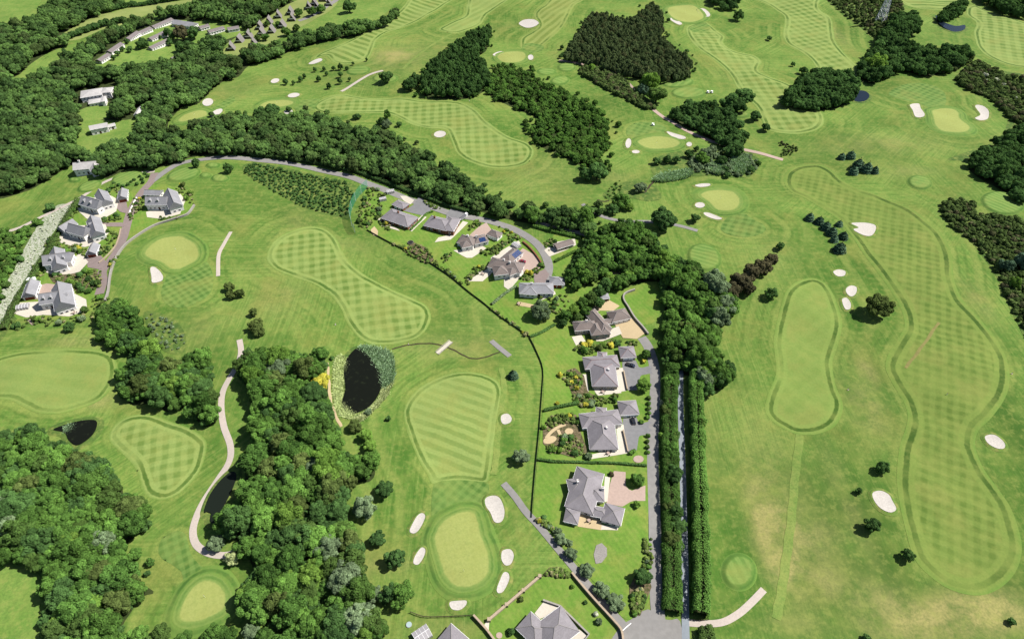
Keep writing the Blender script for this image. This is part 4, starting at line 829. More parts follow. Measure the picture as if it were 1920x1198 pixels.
for px, py, r in ((535, 154, 5), (550, 156, 3.5), (563, 148, 5), (597, 148, 5), (590, 131, 4), (607, 129, 4), (625, 128, 4), (638, 126, 5), (638, 140, 5), (637, 152, 5), (617, 161, 5.5), (650, 128, 3.5), (655, 149, 3.5), (570, 143, 4), (612, 138, 3.5), (687, 112, 3), (662, 119, 3)):
    T(px, py, r, 'young tree scattered on the rough left of the ringed tee', 'leaf_dark', 1.4, 'young_tree', 'young trees left of the ringed tee')
for px, py, r in ((1232, 302, 8), (1251, 299, 9), (1268, 299, 9), (1292, 289, 9), (1306, 279, 6)): T(px, py, r, 'dark tree in the row below the green beside the pink track', 'leaf_dark', group='row of dark trees below the green')
for px, py, r, m in ((1325, 286, 12, 'leaf_grey'), (1318, 296, 13, 'leaf'), (1352, 300, 12, 'leaf_dark'), (1360, 288, 10, 'leaf_olive'), (1408, 318, 9, 'leaf_dark'), (1363, 328, 8, 'leaf_dark'), (1422, 306, 6, 'leaf'), (1335, 280, 10, 'leaf_grey'), (1360, 316, 7, 'leaf_dark')): T(px, py, r, 'shrubby tree in the damp thicket between the two greens', m, .85, group='thicket between the two greens')
for px, py, r in ((1520, 405, 10), (1538, 412, 10), (1551, 422, 11), (1562, 432, 11), (1575, 418, 8), (1583, 440, 10), (1577, 462, 13), (1566, 446, 9)): T(px, py, r, 'blue spruce in the diagonal row beside the forked bunker', 'leaf', 1.0, 'spruce_tree', 'blue spruces by the forked bunker', 'spruce')
for px, py, r in ((1580, 292, 8), (1597, 289, 10), (1611, 306, 13), (1628, 312, 12), (1642, 317, 9), (1603, 318, 10)): T(px, py, r, 'blue spruce in the clump above the big right-hand fairway', 'leaf', 1.0, 'spruce_tree', 'blue spruces above the big fairway', 'spruce')
T(962, 700, 12, 'lone blue spruce beside the fence left of the gardens', 'leaf', 1.0, 'spruce_tree', kind='spruce')
for px, py, r in ((430, 538, 10), (432, 554, 9), (449, 550, 10)): T(px, py, r, 'olive conifer in the cluster of three right of the checked approach', 'leaf_olive', 1.1, 'conifer_bush', 'three conifers by the approach')
for px, py, r in ((476, 585, 9), (482, 605, 10), (484, 618, 12), (474, 612, 10)): T(px, py, r, 'golden-green conifer in the cluster beside the long fairway', 'leaf_olive', 1.1, 'conifer_bush', 'golden conifers by the long fairway')
T(368, 306, 8, 'dark conifer at the roadside above the tees', 'leaf_dark', 1.4, 'conifer_bush'); T(427, 315, 9, 'dark conifer right of the small tees', 'leaf_dark', 1.3, 'conifer_bush')
T(1645, 119, 20, 'bright green tree at the front of the upper right clump', 'leaf_bright'); T(130, 612, 10, 'round green tree on the rough below the left houses', 'leaf_dark')
T(1925, 492, 20, 'blue-green tree on the right edge above the heath', 'leaf_blue'); T(1888, 498, 14, 'blue-green tree in the heath on the right', 'leaf_blue'); T(1905, 530, 12, 'bright conifer in the heath on the right', 'leaf_bright', 1.3)
for px, py, r in ((1370, 545, 19), (1390, 527, 20), (1412, 512, 20), (1432, 500, 18), (1448, 488, 14), (1400, 540, 16)): T(px, py, r, 'purple-brown tree in the row running out from the belt', 'leaf_purple', .95, 'copper_tree', 'row of purple-brown trees')
for px, py in ((1355, 540), (1362, 572), (1350, 595), (1340, 525)): T(px, py, 22, 'pale willow at the right edge of the belt behind the houses', 'leaf_grey', 1.0, 'willow_tree', 'pale willows of the belt')
T(998, 404, 18, 'bright green tree beside the estate road above the houses', 'leaf'); T(1095, 408, 22, 'round tree where the tree belt meets the asphalt path', 'leaf')
# lane-side and garden trees
T(1014, 580, 19, 'round grey-green tree in the lawn below the blue-roofed bungalow', 'leaf_grey')
T(1208, 722, 14, 'olive-green round tree in the lawn between the driveways', 'leaf_bright', 1.0); T(1212, 664, 10, 'small green tree right of the hip-roofed garage', 'leaf'); T(1194, 899, 14, 'round tree in the lawn above the pink driveway', 'leaf'); T(1194, 945, 8, 'small tree in the lawn below the pink driveway', 'leaf_bright')
for px, py, r in ((1046, 996, 9), (1051, 1011, 12), (1070, 1038, 14), (1100, 1070, 15), (1128, 1104, 17), (1155, 1128, 17), (1068, 1018, 7)): T(px, py, r, 'dark garden tree in the row along the narrow lane', 'leaf_grey', .8, group='garden trees along the narrow lane')
T(1203, 1081, 19, 'dark spreading tree beside the estate road near the junction', 'leaf_dark', .8)
for px, py, r in ((1265, 893, 20), (1267, 960, 17), (1272, 985, 16), (1264, 880, 14)): T(px, py, r, 'tree growing out of the hedge beside the estate road', 'leaf_dark', 1.0, group='trees in the roadside hedge')
for px, py, r in ((1365, 690, 17), (1348, 708, 20), (1330, 690, 20), (1325, 730, 15)): T(px, py, r, 'dark tree bulging from the far hedge of the lane', 'leaf_dark', 1.0, group='trees in the far lane hedge')
for px, py, r in ((1060, 592, 13), (1075, 580, 14), (1092, 566, 14), (1108, 560, 14), (1122, 568, 12), (1098, 583, 12), (1135, 535, 16), (1160, 530, 16), (1180, 520, 14), (1145, 522, 14), (1085, 595, 10), (1055, 605, 9), (1125, 548, 12)): T(px, py, r, 'garden tree behind the brown-roofed house', ['leaf', 'leaf', 'leaf_bright', 'leaf_dark'][rng.integers(4)], .95, group='trees behind the brown-roofed house')
for px, py, r in ((260, 1190, 20), (300, 1190, 22), (345, 1200, 18), (400, 1192, 22), (425, 1188, 16)): T(px, py, r, 'green tree along the bottom edge below the lower left green', 'leaf', .9, group='trees below the lower left green')
T(255, 1036, 13, 'small round tree left of the lower left approach', 'leaf'); T(281, 1053, 9, 'smaller tree beside the lower left approach', 'leaf'); T(275, 1075, 6, 'bush below the smaller tree by the approach', 'leaf_dark'); T(403, 1018, 17, 'grey-green tree inside the bend of the gravel path', 'leaf_grey', .85); T(437, 1045, 15, 'pale yellowish willow at the end of the gravel path', 'leaf_pale', .85)
T(470, 1185, 16, 'pale grey-blue tree at the bottom edge', 'leaf_grey')

# ------------------------------------------------------------------ far woods (one mass each)
BELT = [(-20, 300), (60, 283), (130, 278), (170, 288), (210, 283), (240, 263), (300, 243), (340, 238), (380, 226), (420, 218), (480, 213), (540, 211), (600, 212), (640, 225), (670, 245), (720, 245), (760, 265), (800, 285), (840, 310), (870, 330), (900, 345), (915, 362), (960, 382), (1040, 390), (1080, 395), (1110, 388), (1122, 408), (1110, 432), (1060, 424), (990, 412), (955, 406), (900, 390), (850, 377), (790, 357), (740, 338), (690, 322), (640, 310), (590, 299), (540, 294), (480, 288), (410, 281), (360, 286), (310, 302), (280, 308), (240, 308), (190, 328), (165, 300), (130, 302), (80, 332), (40, 352), (-20, 362)]
VALLEY = [(-20, 150), (40, 142), (80, 132), (110, 117), (150, 88), (235, 48), (290, 28), (400, -10), (545, -10), (545, 18), (480, 45), (425, 75), (430, 95), (470, 88), (520, 78), (560, 66), (600, 55), (660, 44), (700, 42), (720, 32), (740, 14), (754, 20), (732, 36), (690, 54), (640, 64), (600, 72), (550, 86), (510, 104), (470, 114), (450, 134), (420, 144), (400, 158), (375, 184), (345, 190), (320, 214), (310, 236), (260, 252), (210, 290), (170, 297), (-20, 300)]
CLEAR = [[(178, 114), (215, 84), (250, 62), (290, 42), (320, 33), (370, 38), (400, 46), (448, 46), (442, 66), (400, 76), (352, 82), (352, 108), (318, 112), (305, 94), (260, 97), (230, 117), (205, 122), (185, 124)],
         [(145, 168), (212, 156), (216, 186), (196, 215), (165, 224), (152, 205)], [(160, 240), (175, 228), (212, 226), (262, 226), (230, 264), (165, 287), (155, 262)], [(422, 98), (430, 78), (475, 52), (500, 32), (560, 0), (600, -10), (625, 5), (592, 32), (560, 47), (530, 62), (490, 74), (450, 94)],
         [(140, 325), (140, 303), (185, 300), (190, 326)], [(250, 222), (258, 200), (270, 200), (266, 218)], [(36, 142), (70, 112), (100, 96), (150, 80), (142, 96), (112, 117), (82, 132), (50, 148)]]
T5A = [(55, 42), (85, 8), (130, -8), (232, -12), (215, 14), (190, 30), (140, 50), (108, 72), (150, 76), (100, 96), (40, 128), (-20, 152), (-20, 58), (20, 42)]
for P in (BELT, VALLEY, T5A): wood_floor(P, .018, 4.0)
def forest(name, label, P, sp, rr, mat, h=5.0, excl=(), inset=1.5, meshes=None, asp=(.85, 1.15)):
    pts = scatter(P, sp, h, inset, excl); forest_stuff(name, label, 'wood', pts, rr, meshes or CROWN[:6], mat, 0.0, asp)
forest('tree_belt', 'long belt of dark broadleaf trees above the curving estate road', BELT, 6.8, (3.6, 6.2), M['leaf_far'])
forest('valley_wood', 'dense broadleaf wood filling the valley at the upper left', VALLEY, 8.0, (4.4, 7.6), M['leaf_far'], 6.0, CLEAR + [q for _m, q in FIELDS[:9]])
forest('hill_wood', 'wood on the hillside in the top left corner', T5A, 8.5, (4.6, 7.4), M['leaf_far'], 6.0, CLEAR[-1:] + [FIELDS[0][1], FIELDS[1][1], FIELDS[2][1]])
W6 = [(1060, 96), (1075, 70), (1090, 50), (1110, 24), (1150, 28), (1190, 34), (1210, 8), (1235, 13), (1246, 40), (1246, 65), (1266, 90), (1291, 105), (1300, 125), (1290, 140), (1240, 147), (1210, 142), (1170, 136), (1140, 126), (1095, 113), (1060, 106)]
wood_floor(W6, .03, 3.0); forest('conifer_plantation', 'dark conifer plantation block beside the pink track', W6, 4.2, (2.2, 3.2), M['leaf_pine'], 6.0, asp=(1.5, 2.0))
W7A = [(788, 168), (798, 120), (830, 100), (858, 74), (890, 58), (920, 53), (917, 85), (897, 100), (917, 125), (922, 150), (905, 167), (880, 177), (830, 178)]
W7B = [(923, 132), (945, 124), (975, 126), (1000, 138), (1040, 158), (1080, 178), (1112, 194), (1142, 225), (1142, 260), (1132, 290), (1140, 310), (1125, 320), (1105, 306), (1080, 300), (1040, 280), (1000, 260), (990, 238), (1005, 215), (960, 195), (925, 177), (908, 162)]
for P in (W7A, W7B): wood_floor(P, .03, 3.0)
forest('spinney', 'dark spinney pointing up towards the top-centre green', W7A, 5.2, (2.6, 3.8), M['leaf_dark'], 5.0, asp=(1.3, 1.9))
forest('spinney', 'long mixed spinney running down the centre of the course', W7B, 4.8, (2.0, 3.8), M['leaf'], 4.0)
def fringe(P, n, rr, label, mat):     # outlying trees and scrub that fray the edge of a copse
    Pw = smooth(GP(P, 2.0), 4); k = rng.integers(len(Pw), size=n); T_ = np.roll(Pw, -1, 0) - Pw; N_ = np.stack([T_[:, 1], -T_[:, 0]], 1); N_ /= np.linalg.norm(N_, axis=1)[:, None] + 1e-9
    cen = Pw.mean(0); s_ = np.sign(((Pw - cen) * N_).sum(1)); pts = Pw[k] + N_[k] * (s_[k] * rng.uniform(-2.0, 5.5, n))[:, None] + rng.normal(0, 1.5, (n, 2))
    forest_stuff('copse_fringe', label, 'scrub', pts, rr, CROWN[:5], mat)
fringe(W7A, 45, (1.0, 2.6), 'scattered small trees along the edge of the upper spinney', M['leaf']); fringe(W7B, 70, (1.0, 2.8), 'scattered scrub along the edge of the long spinney', M['leaf']); fringe(W6, 50, (1.0, 2.4), 'scattered small trees round the conifer plantation', M['leaf_dark'])
fringe(BELT, 90, (1.4, 3.2), 'scrubby edge of the long tree belt', M['leaf_far'])
W9 = [(1608, 132), (1614, 110), (1638, 90), (1658, 50), (1690, 24), (1722, 30), (1722, 56), (1702, 70), (1722, 86), (1770, 86), (1816, 95), (1822, 110), (1792, 126), (1740, 137), (1700, 127), (1660, 142), (1640, 150), (1612, 144)]
W10 = [(1466, 187), (1478, 165), (1498, 145), (1540, 129), (1580, 136), (1607, 150), (1602, 176), (1587, 192), (1540, 200), (1498, 200)]
W14 = [(1256, 216), (1275, 197), (1310, 194), (1350, 204), (1382, 225), (1402, 250), (1397, 277), (1370, 287), (1350, 266), (1320, 246), (1290, 231)]
for P, nm, lab, mt in ((W9, 'tree_clump', 'dark tree clump below the pylon', 'leaf_dark'), (W10, 'tree_clump', 'big dark clump of round trees beside the little blue pond', 'leaf_dark'), (W14, 'tree_clump', 'dark tree clump along the pink track', 'leaf_dark')):
    wood_floor(P, .03, 3.0); forest(nm, lab, P, 6.6, (4.0, 6.4), M[mt], 5.0)
W11 = [(1815, 302), (1850, 276), (1890, 250), (1940, 225), (1940, 372), (1880, 346), (1840, 326)]
wood_floor(W11, .09, 3.0); forest('edge_wood', 'dark wood on the right edge above the lone tees', W11, 6.6, (3.8, 6.0), M['leaf_dark'], 5.0)
forest('edge_wood', 'dark wood in the top right corner', [(1840, -12), (1940, -12), (1945, 28), (1880, 20)], 9, (5, 7.5), M['leaf_dark'], 5.0)
forest('edge_wood', 'trees at the top edge right of the top green', [(1318, -10), (1378, -10), (1378, 14), (1342, 8)], 8, (4.5, 6.5), M['leaf_dark'], 5.0)
forest('edge_wood', 'leaning trees beside the crescent pond', [(1758, 32), (1775, 18), (1795, 4), (1812, 4), (1802, 22), (1785, 34), (1768, 38)], 6, (3.5, 5.0), M['leaf_dark'], 4.0, inset=0)
# hedgerows in the top left fields
for pts, lab in (([(200, 24), (240, 15), (290, 8), (345, -2)], 'hedgerow between the two top left fields'), ([(120, 78), (160, 62), (195, 50), (235, 42)], 'hedgerow below the pale field')):
    Pw = smooth(GP(pts), 16, False); forest_stuff('hedgerow', lab, 'hedge', Pw + rng.uniform(-1, 1, Pw.shape), (2.6, 4.2), CROWN[:4], M['leaf_dark'])
# scrub, gorse and heath: low bushes nobody could count
def scrub(name, label, P, sp, rr, mat, h=.8, meshes=None, inset=.3): forest_stuff(name, label, 'scrub', scatter(P, sp, h, inset), rr, meshes or SHRUB[:3], mat, .05, (.7, 1.1))
shrub_px(1112, 128, 9, 'green bush at the top end of the strip below the pink track', None, 'leaf_bright')
for k, o in enumerate(SHRUB): # one visible source bush of each form, at the edge of the heath
    g = G(1768 + 5 * k, 392 + 7 * k); q = bpy.data.objects.new('heath_bush', o); C.objects.link(q); q.location = g; q.scale = (1.8,) * 3
    q.material_slots[0].link = 'OBJECT'; q.material_slots[0].material = M['leaf_heath']; tag(q, 'dark heath bush at the near tip of the right-hand heath', 'bush', 'heath bushes at the tip')
scrub('scrub', 'young scrub plantation below the curving estate road', [(457, 313), (480, 306), (520, 312), (580, 326), (635, 338), (664, 352), (658, 380), (652, 400), (636, 404), (600, 396), (560, 384), (520, 362), (490, 345), (462, 328)], 2.7, (.6, 1.5), M['leaf_dark'])
scrub('scrub', 'grey-green scrub patch in the notch of the copse', [(272, 588), (318, 598), (344, 626), (342, 656), (312, 655), (288, 630)], 3.2, (.5, 1.3), M['leaf_grey'])
scrub('scrub', 'dark scrub strip below the pink track', [(1088, 130), (1110, 119), (1140, 135), (1172, 150), (1187, 170), (1222, 196), (1227, 207), (1200, 201), (1150, 176), (1110, 151), (1090, 141)], 3.0, (1.8, 3.2), M['leaf_heath'])
scrub('heath', 'dark heath and gorse at the upper right edge', [(1795, 145), (1830, 117), (1870, 134), (1940, 165), (1940, 240), (1890, 222), (1858, 188), (1802, 162)], 3.6, (1.8, 3.6), M['leaf_heath'])
scrub('heath', 'purple-brown heath and gorse strip along the right edge', [(1765, 385), (1790, 375), (1826, 381), (1831, 400), (1870, 404), (1940, 430), (1940, 630), (1902, 592), (1882, 543), (1865, 506), (1831, 461), (1801, 436), (1780, 420)], 2.8, (1.2, 2.6), M['leaf_heath'])
scrub('heath', 'rough scrub around the foot of the pylon', [(1550, -8), (1640, -12), (1688, 2), (1692, 25), (1670, 46), (1640, 72), (1610, 46), (1577, 21)], 5.0, (1.4, 3.0), M['leaf_heath'])
scrub('scrub', 'scrub thicket right of the tree clump below the pylon', [(1700, 125), (1740, 100), (1800, 90), (1825, 110), (1800, 128), (1770, 138), (1740, 136)], 3.2, (1.8, 3.2), M['leaf_heath'])
scrub('scrub', 'scrub bank left of the white flower strip', [(-20, 442), (40, 432), (85, 412), (60, 440), (40, 476), (20, 520), (5, 560), (-20, 600)], 4.2, (1.6, 3.0), M['leaf'])
scrub('flowering_bank', 'strip of white flowering scrub beside the left houses', [(104, 392), (128, 388), (122, 404), (96, 440), (76, 480), (56, 512), (28, 560), (10, 590), (-10, 612), (-8, 572), (17, 525), (40, 482), (57, 450), (77, 420)], 5.0, (.4, .9), M['leaf_white'])
scrub('scrub', 'scrub in the damp ground between the two greens', [(1290, 300), (1330, 285), (1400, 288), (1422, 305), (1400, 328), (1340, 328), (1300, 320)], 3.6, (1.0, 2.4), M['leaf_grey'])
scrub('scrub', 'rough tufts by the stream bend', [(1150, 345), (1165, 330), (1165, 360), (1150, 375), (1125, 370)], 3.4, (.6, 1.3), M['leaf'])
scrub('scrub', 'dark patch of gorse in the rough near the track end', [(1456, 268), (1470, 266), (1496, 278), (1484, 290), (1462, 292), (1468, 280)], 2.4, (.7, 1.3), M['leaf_heath'])
for px, py in ((1847, 143), (1852, 155), (1868, 152), (1880, 160), (1903, 185)): shrub_px(px, py, 6, 'white-flowering bush in the upper right heath', 'white-flowering bushes in the heath', 'leaf_white')

# reeds and bank plants round the ponds
def blades(name, label, P, n, h, mat, wd=.16):
    Pw = smooth(GP(P), 5); lo, hi = Pw.min(0), Pw.max(0); pts = rng.uniform(lo, hi, (n * 4, 2)); D, _ = sdf(Pw, pts); pts = pts[D > 0][:n]; n = len(pts)
    a = rng.uniform(0, 6.28, n); hh = rng.uniform(.6, 1.1, n) * h; lean = rng.normal(0,   .5 if h > 1.5 else .8, (n, 2)) * h
    z = H(pts[:, 0], pts[:, 1]); dx = np.stack([np.cos(a), np.sin(a)], 1) * wd * rng.uniform(.6, 1.6, n)[:, None]
    V = np.stack([np.column_stack([pts - dx, z]), np.column_stack([pts + dx, z]), np.column_stack([pts + lean + dx * .5, z + hh]), np.column_stack([pts + lean - dx * .5, z + hh])], 1).reshape(-1, 3)
    ob = link(name, mesh_np(name, V, np.arange(4 * n).reshape(n, 4), False, {'lc': np.repeat(rng.random(n), 4)}), M[mat]); tag(ob, label, 'reeds', kind='stuff')
blades('reed_bed', 'teal reed bed on the right side of the large pond', [(674, 653), (702, 653), (732, 663), (740, 690), (737, 716), (718, 727), (714, 705), (702, 685), (688, 668)], 7000, 1.9, 'leaf_reed')
blades('bank_plants', 'pale flowering plants on the left bank of the large pond', [(630, 673), (645, 668), (651, 690), (646, 725), (651, 760), (668, 782), (650, 783), (631, 767), (626, 720)], 6000, .9, 'leaf_pale')
blades('bank_plants', 'pale flowering plants on the lower right bank of the large pond', [(665, 787), (690, 771), (713, 745), (720, 724), (737, 718), (722, 747), (702, 768), (680, 788)], 4500, .9, 'leaf_pale')
blades('reed_bed', 'long teal reed bed in the ditch before the oval green', [(1226, 338), (1240, 330), (1270, 324), (1294, 321), (1297, 328), (1285, 335), (1255, 341), (1232, 342)], 5000, 2.2, 'leaf_reed', .25)
blades('reed_bed', 'round teal reed bed left of the damp thicket', ellipse(1344, 318, 14, 11), 4000, 2.4, 'leaf_reed', .25)
blades('reed_bed', 'tall teal reed bed right of the damp thicket', ellipse(1387, 310, 15, 19), 5000, 2.8, 'leaf_reed', .25)
blades('reed_bed', 'reeds at the edge of the small left pond', [(122, 800), (150, 794), (165, 797), (140, 806), (126, 812)], 1500, .8, 'leaf_reed')
# ------------------------------------------------------------------ hedges, walls, fences
def hedge(name, label, pts, width, height, mat='leaf_dark', dens=9.0, ls=.42, group=None, shade_core=True):
    P = smooth(GP(pts), 6, False); seg = np.linalg.norm(np.diff(P, axis=0), axis=1); L = np.concatenate([[0], np.cumsum(seg)]); tot = L[-1]
    n = int(tot * (width + 2 * height) * dens); s = rng.uniform(0, tot, n)
    x = np.interp(s, L, P[:, 0]); y = np.interp(s, L, P[:, 1]); T = np.gradient(P, axis=0); T /= np.linalg.norm(T, axis=1)[:, None]
    tx = np.interp(s, L, T[:, 0]); ty = np.interp(s, L, T[:, 1]); nx, ny = -ty, tx
    th = rng.uniform(-.15, math.pi + .15, n); hw = width / 2
    nl = max(3, int(tot / 1.3)); ls_ = rng.uniform(0, tot, nl * 3); lt = rng.uniform(0, math.pi, nl * 3); la = rng.uniform(-.13, .18, nl * 3)   # leafy lumps
    bulge = rng.uniform(.86, 1.02, n)
    for q in range(0, n, 4000):
        ds = (s[q:q + 4000, None] - ls_[None]) / 1.25; dt = (th[q:q + 4000, None] - lt[None]) / .45; bulge[q:q + 4000] += (la[None] * np.exp(-ds * ds - dt * dt)).sum(1)
    bulge += np.interp(s, np.arange(0, tot + 8, 6.0), rng.uniform(-.05, .06, len(np.arange(0, tot + 8, 6.0))))
    ct, st_ = np.cos(th), np.sin(th); off = hw * np.sign(ct) * np.abs(ct) ** .5 * bulge; zc = height * np.clip(st_, .0, 1) ** .5 * bulge
    N = np.stack([nx * ct, ny * ct, st_ + .2], 1) + .6 * unit(n)
    X = x + nx * off; Y = y + ny * off; c0 = np.array([P[:, 0].mean(), P[:, 1].mean()]); z0 = float(H(*c0))
    me = leaf_quads(name, np.stack([X - c0[0], Y - c0[1], H(X, Y) + zc - z0], 1), N, ls, .35 * np.interp(s, np.arange(0, tot + 14, 9.0), rng.random(len(np.arange(0, tot + 14, 9.0)))) + .65 * rng.random(n), M[mat])
    core = MB()  # dark inner shell, added to stand in for the shade deep inside the foliage
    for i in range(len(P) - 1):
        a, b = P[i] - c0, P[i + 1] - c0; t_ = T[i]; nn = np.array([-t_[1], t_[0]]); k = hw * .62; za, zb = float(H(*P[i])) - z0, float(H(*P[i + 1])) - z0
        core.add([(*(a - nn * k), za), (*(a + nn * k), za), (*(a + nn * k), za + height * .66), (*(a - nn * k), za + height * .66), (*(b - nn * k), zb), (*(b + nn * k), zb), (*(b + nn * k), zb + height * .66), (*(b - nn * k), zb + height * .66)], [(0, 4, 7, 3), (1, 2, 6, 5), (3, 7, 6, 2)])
    root = tag(empty(name, (c0[0], c0[1], z0)), label, 'hedge', group)
    link('foliage', me, None, root); core.build('shade_fill', M['floor'], root)
hedge('hedge', 'long thick hedge between the estate road and the farm lane', [(1259, 1150), (1259, 1100), (1258, 1000), (1255, 900), (1253, 800), (1257, 720), (1257, 690)], 7.6, 4.4, 'leaf', 13, .42)
hedge('hedge', 'long tall hedge on the right side of the farm lane', [(1311, 1157), (1312, 1100), (1311, 1000), (1306, 850), (1303, 750), (1303, 710)], 6.8, 6.4, 'leaf', 13, .42)
hedge('hedge', 'short hedge stub at the bottom edge right of the farm lane', [(1318, 1178), (1324, 1195), (1328, 1230)], 6.0, 4.2, 'leaf', 11, .40)
hedge('hedge', 'roadside hedge below the tree belt along the curving estate road', [(470, 292), (540, 300), (600, 309), (660, 322), (720, 343), (780, 366), (840, 388), (900, 404)], 3.0, 2.6, 'leaf_dark', 6)
hedge('hedge', 'hedge between the white flower strip and the left houses', [(150, 376), (128, 410), (108, 445), (88, 480), (66, 515), (40, 555), (22, 590), (8, 620)], 4.0, 3.0, 'leaf', 6)
hedge('hedge', 'dark garden hedge between the two upper villas', [(1020, 771), (1045, 765), (1085, 757)], 1.6, 1.8)
hedge('hedge', 'low garden hedge between the two lower villas', [(1008, 862), (1040, 866), (1100, 868), (1150, 869), (1212, 874)], 1.2, 1.3)
hedge('hedge', 'garden hedge above the upper villa lawn', [(994, 632), (1012, 626), (1040, 610)], 1.5, 1.5)
hedge('hedge', 'pale clipped hedge between the last two middle gardens', [(922, 572), (945, 553), (968, 538)], 1.6, 1.6, 'leaf_grey')
hedge('hedge', 'clipped hedge between the two upper bungalows', [(770, 432), (785, 418), (800, 402), (812, 398)], 1.3, 1.3, 'leaf')
hedge('hedge', 'garden hedge beside the thatched-looking cottage', [(1040, 492), (1060, 482), (1080, 472)], 1.8, 1.6, 'leaf')
hedge('hedge', 'trimmed hedge above the cottage lane', [(1000, 425), (1040, 436), (1090, 448)], 3.0, 2.2, 'leaf')

def run(pts, h=0): return smooth(GP(pts, h), 4, False)
def wall(name, label, pts, width, height, mat, cap=None, piers=0, straight=False):
    P = GP(pts) if straight else run(pts); c0 = P.mean(0); z0 = float(H(*c0)); root = tag(empty(name, (c0[0], c0[1], z0)), label, 'wall')
    def strip(w_, za, zb):
        b = MB()
        T = np.gradient(P, axis=0); T /= np.linalg.norm(T, axis=1)[:, None]; N = np.stack([-T[:, 1], T[:, 0]], 1)
        vs = []
        for i, p in enumerate(P):
            g = float(H(*p)) - z0; q = p - c0
            for sx, z in ((-1, za), (1, za), (1, zb), (-1, zb)): r = q + N[i] * sx * w_ / 2; vs.append((r[0], r[1], g + z))
        fs = []
        for i in range(len(P) - 1):
            o = 4 * i
            for k in range(4): fs.append((o + k, o + (k + 1) % 4, o + 4 + (k + 1) % 4, o + 4 + k))
        fs += [(3, 2, 1, 0), tuple(4 * (len(P) - 1) + k for k in range(4))]
        return b.add(vs, fs)
    strip(width, -.5, height).build('wall_body', M[mat], root); strip(width + .16, height + .003, height + .11).build('coping', M[cap or mat], root)
    if piers:
        L = np.concatenate([[0], np.cumsum(np.linalg.norm(np.diff(P, axis=0), axis=1))])
        for s in np.linspace(0, L[-1], max(2, int(L[-1] / piers) + 1)):
            x = np.interp(s, L, P[:, 0]); y = np.interp(s, L, P[:, 1])
            MB().box((x - c0[0], y - c0[1], float(H(x, y)) - z0 + height / 2), (width + .5, width + .5, height + .9)).build('pier', M[mat], root)
wall('stone_wall', 'curved pale stone wall enclosing the left-hand estate', [(365, 386), (355, 400), (345, 406), (320, 414), (290, 424), (258, 443), (236, 460), (220, 482), (209, 510), (204, 545), (198, 565)], 1.0, 1.1, 'stonewall')
wall('garden_wall', 'straight tan garden wall with piers beside the front green', [(917, 1163), (1012, 1082)], .8, 1.3, 'tanwall', 'tanwall', 7.5, True)
wall('garden_wall', 'dark-shaded garden wall along the lower lane', [(1072, 1076), (1085, 1092), (1118, 1130), (1150, 1165), (1165, 1185), (1168, 1215)], .6, 1.6, 'tanwall')
wall('garden_wall', 'short garden wall running down from the timber fence end', [(888, 1155), (902, 1170), (915, 1185), (935, 1212)], .6, 1.5, 'tanwall')
wall('garden_wall', 'pale wall round the corner of the bottom villa terrace', [(1018, 1126), (1050, 1137), (1104, 1190), (1085, 1215)], .5, 1.0, 'stonewall', straight=True)
wall('garden_wall', 'curved garden wall beside the cream forecourt', [(1190, 545), (1172, 552), (1169, 563), (1178, 578), (1190, 598), (1205, 615), (1215, 628)], .7, 1.4, 'stonewall')
wall('retaining_wall', 'roadside retaining wall of the red-car driveway', [(980, 455), (992, 465), (1005, 480), (1015, 495)], .6, 1.2, 'brick')
wall('garden_wall', 'white wall edging the left estate road', [(257, 372), (250, 385), (243, 402)], .5, .9, 'white'); wall('garden_wall', 'pale kerb wall of the left estate lawn', [(227, 430), (222, 450), (215, 465), (200, 482), (186, 494)], .5, .7, 'tanwall')
wall('garden_wall', 'terrace wall between driveway and house of the upper villa', [(1169, 697), (1172, 712), (1176, 732)], .4, 1.2, 'tanwall'); wall('garden_wall', 'terrace wall between driveway and house of the lower villa', [(1168, 808), (1172, 825), (1177, 848)], .4, 1.2, 'tanwall')

POST = MB().box((0, 0, .75), (.12, .12, 1.9)).mesh('post'); POST.materials.append(M['timber'])
def fence(name, label, pts, height, mat, gap=3.0, rails=None):
    P = run(pts); c0 = P.mean(0); z0 = float(H(*c0)); root = tag(empty(name, (c0[0], c0[1], z0)), label, 'fence')
    L = np.concatenate([[0], np.cumsum(np.linalg.norm(np.diff(P, axis=0), axis=1))]); n = int(L[-1] / gap); S = np.linspace(0, L[-1], n + 1)
    Q = np.stack([np.interp(S, L, P[:, 0]), np.interp(S, L, P[:, 1])], 1); Z = H(Q[:, 0], Q[:, 1]) - z0; Q = Q - c0
    for i in range(n + 1):
        o = bpy.data.objects.new('post', POST); C.objects.link(o); o.parent = root; o.location = (Q[i, 0], Q[i, 1], Z[i]); o.scale = (1, 1, height / 1.5)
    for i in range(n):
        a, b = Q[i], Q[i + 1]; d = (b - a) / np.linalg.norm(b - a); a = a + d * .08; b = b - d * .08; nn = np.array([-d[1], d[0]]) * .035
        for zl, zh, nm in (rails or [(.05, height, 'panel')]):
            m = MB(); m.add([(*(a - nn), Z[i] + zl), (*(a + nn), Z[i] + zl), (*(b + nn), Z[i + 1] + zl), (*(b - nn), Z[i + 1] + zl), (*(a - nn), Z[i] + zh), (*(a + nn), Z[i] + zh), (*(b + nn), Z[i + 1] + zh), (*(b - nn), Z[i + 1] + zh)], [(3, 2, 1, 0), (4, 5, 6, 7), (0, 1, 5, 4), (1, 2, 6, 5), (2, 3, 7, 6), (3, 0, 4, 7)])
            m.build(nm, M[mat], root)
fence('boundary_fence', 'long dark green fence between the middle gardens and the fairway', [(688, 432), (725, 453), (760, 470), (800, 490), (835, 513), (870, 541), (905, 568), (930, 589), (960, 610), (992, 632)], 1.15, 'fence', 4.0)
